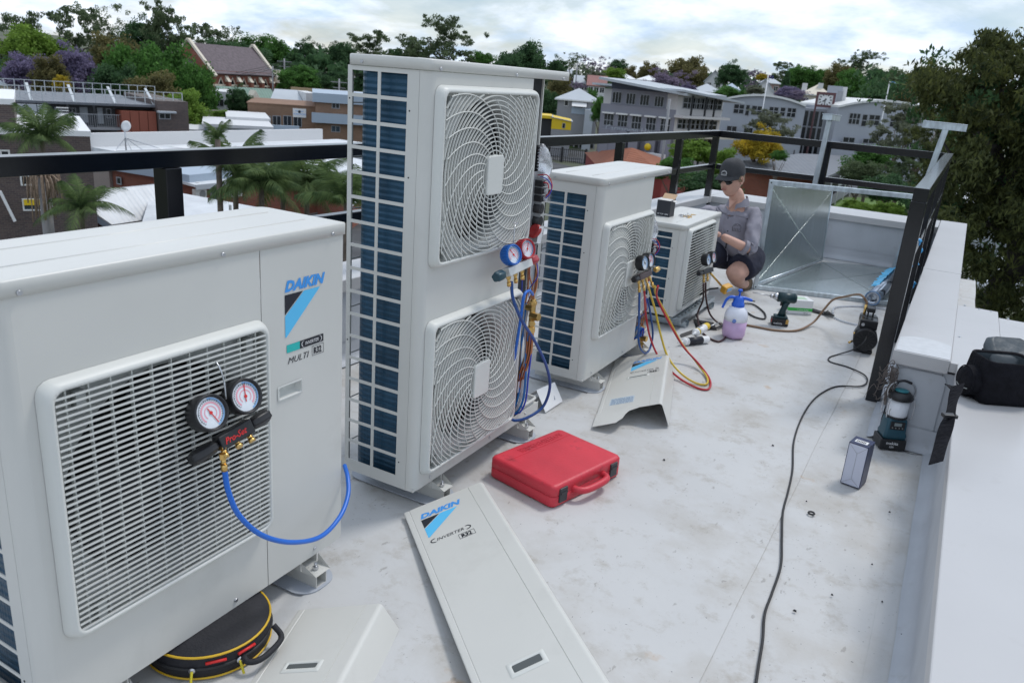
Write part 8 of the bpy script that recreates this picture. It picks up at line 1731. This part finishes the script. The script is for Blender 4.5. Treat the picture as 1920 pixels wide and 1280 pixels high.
T = [
 # u, vt, d, w, h, kind, leaf, label
 (12, 22, 215, 90, 110, 'euc', L_euc, 'dark gum tree at the far left edge of the skyline', G1),
 (62, 40, 150, 105, 95, 'broad', L_bright, 'rounded yellow green tree at far left above the purple blossom', G1),
 (45, 98, 112, 80, 70, 'broad', L_jac, 'smaller purple jacaranda at the far left, lower than its neighbour', None),
 (122, 80, 116, 108, 92, 'dense', L_jac, 'large purple jacaranda in full blossom at left', None),
 (92, 100, 104, 62, 70, 'broad', L_autumn, 'olive green tree in front of the purple jacarandas', None),
 (112, 138, 98, 28, 32, 'dense', L_yellow, 'small yellow green shrub at the foot of the jacaranda', None),
 (140, 22, 230, 110, 110, 'euc', L_euc, 'dark gum tree left of the tallest gum on the left skyline', G1),
 (186, 4, 235, 80, 100, 'airy', L_euc, 'airy gum rising highest between the two left skyline groups', G1),
 (212, 60, 160, 100, 110, 'broad', L_autumn, 'brownish green tree behind the two tall light green trees', G1),
 (265, 28, 225, 80, 90, 'dense', L_dark, 'dark round topped tree left of the tall spreading gum', G1),
 (312, 8, 215, 76, 105, 'euc', L_euc, 'tall spreading gum standing above the left skyline', G1),
 (250, 66, 112, 120, 165, 'broad', L_green, 'tall light green weeping tree, left of the pair before the church', None),
 (310, 72, 108, 118, 155, 'broad', L_green, 'tall light green weeping tree, right of the pair before the church', None),
 (215, 110, 102, 90, 100, 'broad', L_dark, 'dark leafy tree under the left side of the light green pair', None),
 (290, 130, 98, 110, 90, 'broad', L_autumn, 'olive tree low in front of the light green pair', None),
 (368, 112, 104, 74, 115, 'broad', L_green, 'mid green tree hiding the left end of the church', None),
 (345, 165, 90, 90, 75, 'broad', L_bright, 'bright green bushy tree beside the brown brick end wall', None),
 (375, 50, 230, 90, 90, 'euc', L_euc, 'dark gum tree directly behind the church gable', G1),
 (428, 48, 235, 70, 80, 'airy', L_euc, 'thin dark gum behind the church roof ridge', G1),
 (480, 62, 215, 90, 70, 'broad', L_green, 'green tree behind the right half of the church roof', G1),
 (520, 66, 200, 60, 75, 'broad', L_green, 'green tree just right of the church gable', G1),
 (440, 75, 190, 160, 70, 'broad', L_dark, 'dark tree mass low behind the church', G1),
 (577, 70, 190, 58, 70, 'dense', L_dark, 'dark rounded tree on the skyline left of the tall unit', G1),
 (607, 74, 230, 60, 60, 'airy', L_eucg, 'pale feathery gum on the skyline near the tall unit', G1),
 (640, 74, 200, 60, 60, 'broad', L_dark, 'dark tree on the skyline touching the tall unit', G1),
 (560, 118, 142, 92, 60, 'dense', L_green, 'broad rounded green tree right of the church', None),
 (628, 128, 140, 60, 48, 'dense', L_dark, 'small round dark tree left of the tall unit', None),
 (450, 157, 108, 58, 66, 'dense', L_dark, 'round dark tree in front of the green roofed house', None),
 (412, 205, 95, 40, 26, 'broad', L_bright, 'low scrub on the pale retaining wall', None),
 (690, 62, 260, 90, 70, 'euc', L_euc, 'gum tree on the skyline just above the tall unit at left', 'trees behind the tall unit'),
 (745, 88, 270, 60, 50, 'broad', L_dark, 'low dark tree on the skyline above the tall unit', 'trees behind the tall unit'),
 (785, 68, 265, 70, 55, 'euc', L_euc, 'small gum left of the big gum above the tall unit', 'trees behind the tall unit'),
 (832, 38, 250, 105, 85, 'euc', L_euc, 'big spreading gum on the skyline above the tall unit', 'trees behind the tall unit'),
 (905, 95, 250, 60, 40, 'broad', L_green, 'green tree low on the skyline above the ringed grille', 'trees behind the tall unit'),
 (985, 72, 200, 100, 110, 'broad', L_dark, 'large dark tree right of the tall unit lid', None),
 (955, 95, 190, 60, 80, 'broad', L_dark, 'dark tree left part behind the tall unit lid', None),
 (1045, 104, 200, 50, 60, 'dense', L_dark, 'dark rounded tree right of the large dark tree', None),
 (1080, 99, 225, 50, 45, 'airy', L_euc, 'small airy gum above the slope houses', None),
 (1113, 104, 250, 48, 44, 'airy', L_mauve, 'mauve tree on the skyline above the slope houses', None),
 (1160, 108, 255, 42, 40, 'dense', L_dark, 'dark round tree on the skyline left of centre', None),
 (1052, 142, 165, 60, 80, 'broad', L_autumn, 'brown and olive tree under the end of the lid', None),
 (1030, 165, 150, 50, 70, 'broad', L_dark, 'dark shrubbery behind the yellow shed', None),
 (1085, 150, 175, 36, 40, 'airy', L_mauve, 'bare mauve tree in front of the slope houses', None),
 (1118, 132, 200, 46, 30, 'dense', L_eucg, 'grey green shrub on the slope', None),
 (1153, 124, 205, 52, 36, 'broad', L_bright, 'bright green tree above the office roof at left', None),
 (1184, 122, 225, 30, 34, 'broad', L_autumn, 'pale olive tree above the office roof', None),
 (1218, 114, 220, 46, 52, 'broad', L_autumn, 'dark olive round tree above the middle of the office roof', None),
 (1110, 165, 150, 30, 40, 'broad', L_green, 'green tree beside the weatherboard house', None),
 (1130, 178, 118, 40, 60, 'broad', L_green, 'tree against the left end of the office block', None),
 (1293, 102, 225, 84, 75, 'broad', L_autumn, 'large dark and olive tree above the purple blossom', None),
 (1262, 128, 185, 76, 60, 'airy', L_mauve, 'faded mauve jacaranda behind the office roof', None),
 (1250, 136, 175, 70, 50, 'broad', L_mauve, 'greyish mauve tree behind the office roof at left', None),
 (1290, 156, 160, 40, 22, 'dense', L_jac, 'bright purple jacaranda top just above the office roof', None),
 (1377, 113, 205, 60, 54, 'dense', L_dark, 'very round dark green tree on the slope', None),
 (1418, 128, 225, 40, 40, 'airy', L_mauve, 'mauve tree right of the round dark tree', None),
 (1430, 137, 215, 24, 16, 'dense', L_yellow, 'small yellow green tree on the skyline', None),
 (1372, 160, 150, 62, 30, 'broad', L_green, 'leafy green tree above the left curved roof', None),
 (1418, 158, 145, 36, 22, 'dense', L_eucg, 'round grey green shrub above the left curved roof', None),
 (1464, 119, 260, 60, 40, 'euc', L_euc, 'grey gum on the skyline above the flag', None),
 (1505, 119, 240, 60, 50, 'broad', L_green, 'green tree on the skyline above the clock', None),
 (1540, 126, 240, 50, 40, 'broad', L_green, 'green tree on the skyline right above the clock', None),
 (1477, 138, 190, 28, 40, 'cone', L_dark, 'dark conical tree on the slope', None),
 (1484, 160, 160, 56, 30, 'dense', L_jac, 'purple jacaranda beside the cream house', None),
 (1500, 168, 155, 40, 20, 'airy', L_mauve, 'sparse mauve branches beside the clock', None),
 (1578, 116, 210, 56, 60, 'broad', L_autumn, 'orange brown tree above the lift tower', None),
 (1604, 124, 170, 72, 80, 'dense', L_green, 'tall dark green tree right of the lift tower', None),
 (1600, 106, 250, 44, 40, 'euc', L_euc, 'gum tree left of the umbrella shaped gum', None),
 (1634, 91, 250, 56, 48, 'airy', L_euc, 'umbrella shaped gum standing highest on the right skyline', None),
 (1660, 122, 230, 70, 60, 'broad', L_dark, 'dark green trees behind the pale blue flag', None),
 (1640, 150, 190, 80, 50, 'broad', L_dark, 'dark tree between the lift tower and the pale blue flag', None),
 (1700, 128, 210, 80, 70, 'broad', L_euc, 'olive green tree right of the pale blue flag', None),
 (1740, 122, 230, 60, 50, 'broad', L_dark, 'dark tree on the skyline left of the big gum', None),
 (1718, 165, 160, 80, 50, 'broad', L_autumn, 'olive tree behind the right curved roof', None),
 (1452, 208, 106, 84, 70, 'euc', L_eucg, 'grey green gum in front of the left curved roof building', None),
 (1430, 233, 88, 92, 80, 'dense', L_yellow, 'golden yellow tree behind the railing', None),
 (1462, 280, 82, 34, 24, 'broad', L_green, 'green bush low in front of the golden tree', None),
 (1312, 256, 66, 110, 60, 'dense', L_bright, 'broad green tree between the railing posts', None),
 (1270, 290, 60, 80, 60, 'broad', L_green, 'green tree in front of the office canopy', None),
 (1360, 275, 64, 70, 70, 'broad', L_bright, 'light green tree behind the railing corner post', None),
 (1340, 320, 52, 130, 60, 'broad', L_dark, 'dark bush below the mid rail left of the man', None),
 (1700, 190, 92, 100, 85, 'euc', L_eucg, 'sparse grey gum in front of the right curved roof building', None),
 (1740, 210, 80, 90, 90, 'euc', L_rust, 'olive gum left of the big dark gum', None),
 (1640, 272, 86, 90, 50, 'broad', L_green, 'green shrubs below the right curved roof building', None),
 (1700, 282, 78, 100, 60, 'euc', L_euc, 'dark gum foliage behind the galvanised stand', None),
 (1620, 300, 80, 80, 50, 'broad', L_euc, 'shaded tree beside the veranda of the brick house', None),
 (1675, 325, 70, 90, 60, 'broad', L_dark, 'dark shrub mass behind the right end of the railing', None),
 (1740, 330, 60, 90, 110, 'euc', L_dark, 'dark foliage behind the right railing', None),
 (1600, 372, 70, 40, 22, 'dense', L_bright, 'small round green shrub on the lawn', 'shrubs on the lawn beyond the far parapet'),
 (1632, 380, 62, 60, 26, 'broad', L_bright, 'wide pale green shrub on the lawn', 'shrubs on the lawn beyond the far parapet'),
 (1672, 378, 60, 60, 32, 'broad', L_bright, 'feathery green shrub on the lawn near the railing', 'shrubs on the lawn beyond the far parapet'),
 (1655, 358, 75, 40, 24, 'dense', L_green, 'round dark green shrub at the back of the lawn', 'shrubs on the lawn beyond the far parapet'),
]
for i, r in enumerate(T): tree(*r[:8], group=r[8] if len(r) > 8 else None)
# distant wooded skyline: reads as one mass
def mass(name, pts, leaf, label, seed):
    g = random.Random(seed); cl = []
    for (u, v, d) in pts:
        P = ondist(u, v, d); gz = ground(P.x, P.y)
        for k in range(5): s_ = d * .011; cl.append((P.x + g.uniform(-2, 2) * s_, P.y + g.uniform(-2, 2) * s_, P.z - s_ * g.uniform(.4, 1.4) - k * s_ * .8, s_ * g.uniform(.9, 1.5), s_ * g.uniform(.7, 1.2)))
    me = leaves_mesh(name, cl, 55, 1.2, seed=seed); me.materials.append(leaf); o = bpy.data.objects.new(name, me); col.objects.link(o); o['kind'] = 'stuff'; o['label'] = label; return o
gq = random.Random(21)
mass('far_wood', [(u, 78 + (u - 0) * .03 + gq.uniform(-6, 8), gq.uniform(250, 310)) for u in range(-60, 700, 14)], L_euc, 'far wooded ridge along the left skyline', 31)
mass('far_wood', [(u, 104 + (u - 700) * .055 + gq.uniform(-5, 8), gq.uniform(290, 360)) for u in range(700, 1240, 13)], L_euc, 'far wooded ridge along the middle skyline', 32)
mass('far_wood', [(u, 134 + (u - 1240) * .035 + gq.uniform(-4, 8), gq.uniform(280, 360)) for u in range(1240, 2050, 13)], L_dark, 'far wooded ridge along the right skyline', 33)
mass('hillside_trees', [(u, 150 + (u - 1100) * .05 + gq.uniform(-8, 14), gq.uniform(200, 270)) for u in range(1060, 1800, 14)], L_dark, 'trees filling the hillside between the houses', 34)
mass('hillside_trees', [(u, 105 + gq.uniform(-8, 14), gq.uniform(170, 230)) for u in range(-60, 660, 14)], L_dark, 'trees filling the slope behind church and motel', 35)

# the big gum at right
base = onz(1850, 640, GZ); bd = math.hypot(base.x, base.y)
t = thing('gum_tree', 'huge dark gum tree filling the right edge of the view, leaning trunk', 'tree', (base.x, base.y, GZ))
O = Vector(t.location); mbt = MB(); D_ = 33
def at(u, v, d=D_): return ondist(u, v, d) - O
tr_ = [at(1835, 600, 34), at(1870, 545, 34), at(1905, 505, 33.5), at(1900, 430, 33), at(1880, 330, 33), at(1850, 220, 33), at(1840, 130, 33)]
tr_[0].z = 0
mbt.tube(tr_, lambda a: .42 * (1 - a) + .05, 10, 5)
mbt.tube([at(1905, 505, 33.5), at(1960, 440, 33), at(2020, 330, 32), at(2030, 200, 32)], lambda a: .28 * (1 - a) + .04, 8, 5)
for pts in ([(1892, 400), (1840, 350), (1790, 300), (1760, 250)], [(1885, 350), (1930, 280), (1950, 180)], [(1870, 280), (1810, 230), (1780, 180)], [(1898, 440), (1850, 420), (1800, 430), (1770, 400)], [(1860, 240), (1880, 160), (1900, 110)], [(1850, 420), (1790, 380), (1740, 330)]):
    mbt.tube([at(u, v, D_ + rnd.uniform(-1, 1)) for u, v in pts], lambda a: .12 * (1 - a) + .02, 6, 4)
obj('trunk', mbt, M_barkd, t, recalc=False)
g = random.Random(5); cl = []
def inc(u, v):          # silhouette of the crown in the view
    left = 1752 + 28 * math.sin(v * .03) + (60 if v < 130 else 0) + (max(0, v - 380)) * .22
    top = 78 + (18 * math.sin(u * .07)) + max(0, (1790 - u)) * .45
    return u > left and v > top
n_ = 0
while n_ < 500:
    u, v = g.uniform(1715, 2080), g.uniform(70, 600)
    if not inc(u, v): continue
    if v > 450 and g.random() < .35: continue
    d = g.gauss(33, 2.2); P = at(u, v, d)
    if P.z < .6: continue
    s_ = g.uniform(.22, .75); cl.append((P.x, P.y, P.z, s_, s_ * .75)); n_ += 1
me = leaves_mesh('crown', cl, 150, .075, droop=.6, asp=3.0, seed=77); me.materials.append(L_rust); o = bpy.data.objects.new('crown', me); col.objects.link(o); o.parent = t
me = leaves_mesh('crown', [(c[0] + 2.0 * math.sin(i), c[1] + 2.5 + math.cos(i), c[2] - .3, c[3] * 1.1, c[4] * 1.3) for i, c in enumerate(cl[::5])], 90, .11, droop=.4, asp=2.2, seed=78); me.materials.append(L_dark); o = bpy.data.objects.new('crown', me); col.objects.link(o); o.parent = t
# bare eucalypt branch in front of the brick house
M_branch = mat('pale_branch', (.22, .18, .15), .9)

# palms
def frond_mesh(seed, L_=1., droop=.5):
    g = random.Random(seed); mb = MB(); P = []; n = 14
    for i in range(n + 1): s_ = i / n; P.append(Vector((L_ * s_ * (1 - .12 * s_), 0, L_ * (.45 * s_ - droop * 1.25 * s_ * s_))))
    mb.tube(P, lambda a: .012 * (1 - a) + .002, 5, 1)
    for i in range(3, 60):
        s_ = i / 60; k = s_ * n; j = int(k); q = P[j].lerp(P[min(n, j + 1)], k - j); d = (P[min(n, j + 1)] - P[j]).normalized(); l_ = .36 * L_ * math.sin(PI * min(1, .12 + s_ * .86)) ** .7
        for sd_ in (-1, 1):
            a = (d * .55 + Vector((0, sd_, 0)) * .75 + Vector((0, 0, -.55 + g.uniform(-.3, .2)))).normalized(); tip = q + a * l_ * g.uniform(.8, 1.1); mid = q.lerp(tip, .5) + Vector((0, 0, .02)); wv = d * .0065
            mb.add([q - wv, q + wv, mid + wv * 1.3, tip + Vector((0, 0, -.05 * L_)), mid - wv * 1.3], [(0, 1, 2, 4), (4, 2, 3)])
    return mb.mesh('frond', recalc=False)
FR = [frond_mesh(s, 1., dr) for s, dr in ((1, .35), (2, .55), (3, .8), (4, 1.0))]
for m_ in FR: m_.materials.append(L_palm)
def palm(u, vc, d, wpx, label, n=15, lean=0, upright=.0, wind=None):
    c = ondist(u, vc, d); t = thing('palm_tree', label, 'palm tree', (c.x, c.y, GZ), group='palms below the railing'); h = c.z - GZ; R_ = wpx * d / F_PX / 2 * 1.4
    g = MB(); g.tube([(0, 0, 0), (lean * .4, 0, h * .5), (0, 0, h)], lambda a: .11 - .03 * a, 8, 4); obj('trunk', g, M_bark, t, recalc=False)
    for i in range(n):
        f = FR[rnd.choice((0, 1, 1, 2, 3) if not upright else (0, 0, 0, 1, 2))]; o = bpy.data.objects.new('frond', f); col.objects.link(o); o.parent = t; a = 2 * PI * i / n * 1.0 + rnd.uniform(-.25, .25)
        o.location = (0, 0, h); o.rotation_euler = (rnd.uniform(-.2, .2), -rnd.uniform(0, .5 + upright * .7) if i % 3 else -.9 - upright * .3, a); s_ = R_ * rnd.uniform(.85, 1.15); o.scale = (s_, s_, s_)
    return t
palm(78, 262, 33, 105, 'large palm in front of the dark brown brick wall at left', 18, upright=.5)
palm(152, 392, 30, 100, 'small palm in front of the red brick gable at left', 15, upright=.2)
palm(440, 322, 27, 130, 'palm left of the cluster behind the nearest unit', 15, upright=.3)
palm(530, 345, 29, 150, 'palm in the middle of the cluster behind the nearest unit', 18)
palm(575, 352, 28, 130, 'bushy palm right of the cluster behind the nearest unit', 22)
palm(490, 350, 26, 130, 'bushy low palm between the two taller palms of the cluster', 22)
palm(650, 380, 22, 130, 'palm whose fronds show against the tall unit', 16, upright=.4)
palm(408, 262, 26, 60, 'tall thin palm frond tip rising above the railing', 5, upright=1.)
q = ondist(80, 330, 31); t = thing('dead_palm_trunk', 'bare palm trunk with frayed top, left beyond the railing', 'tree', (q.x, q.y, GZ)); h = q.z - GZ
g = MB(); g.tube([(0, 0, 0), (0, 0, h)], lambda a: .20 - .03 * a, 10, 4); obj('trunk', g, mat('grey_bark', (.24, .23, .23), .9, bump=.4, bscale=15), t, recalc=False)
g = MB(); rq = random.Random(2)
for i in range(60): a = rq.uniform(0, 2 * PI); r = rq.uniform(.15, .5); g.tube([(.1 * math.cos(a), .1 * math.sin(a), h), (r * math.cos(a), r * math.sin(a), h + rq.uniform(-.1, .3)), (r * 1.2 * math.cos(a), r * 1.2 * math.sin(a), h - rq.uniform(.3, 1.5))], .02, 4, 3)
obj('dead_fronds', g, mat('dry_fronds', (.30, .22, .16), .9, var=.3), t, recalc=False)
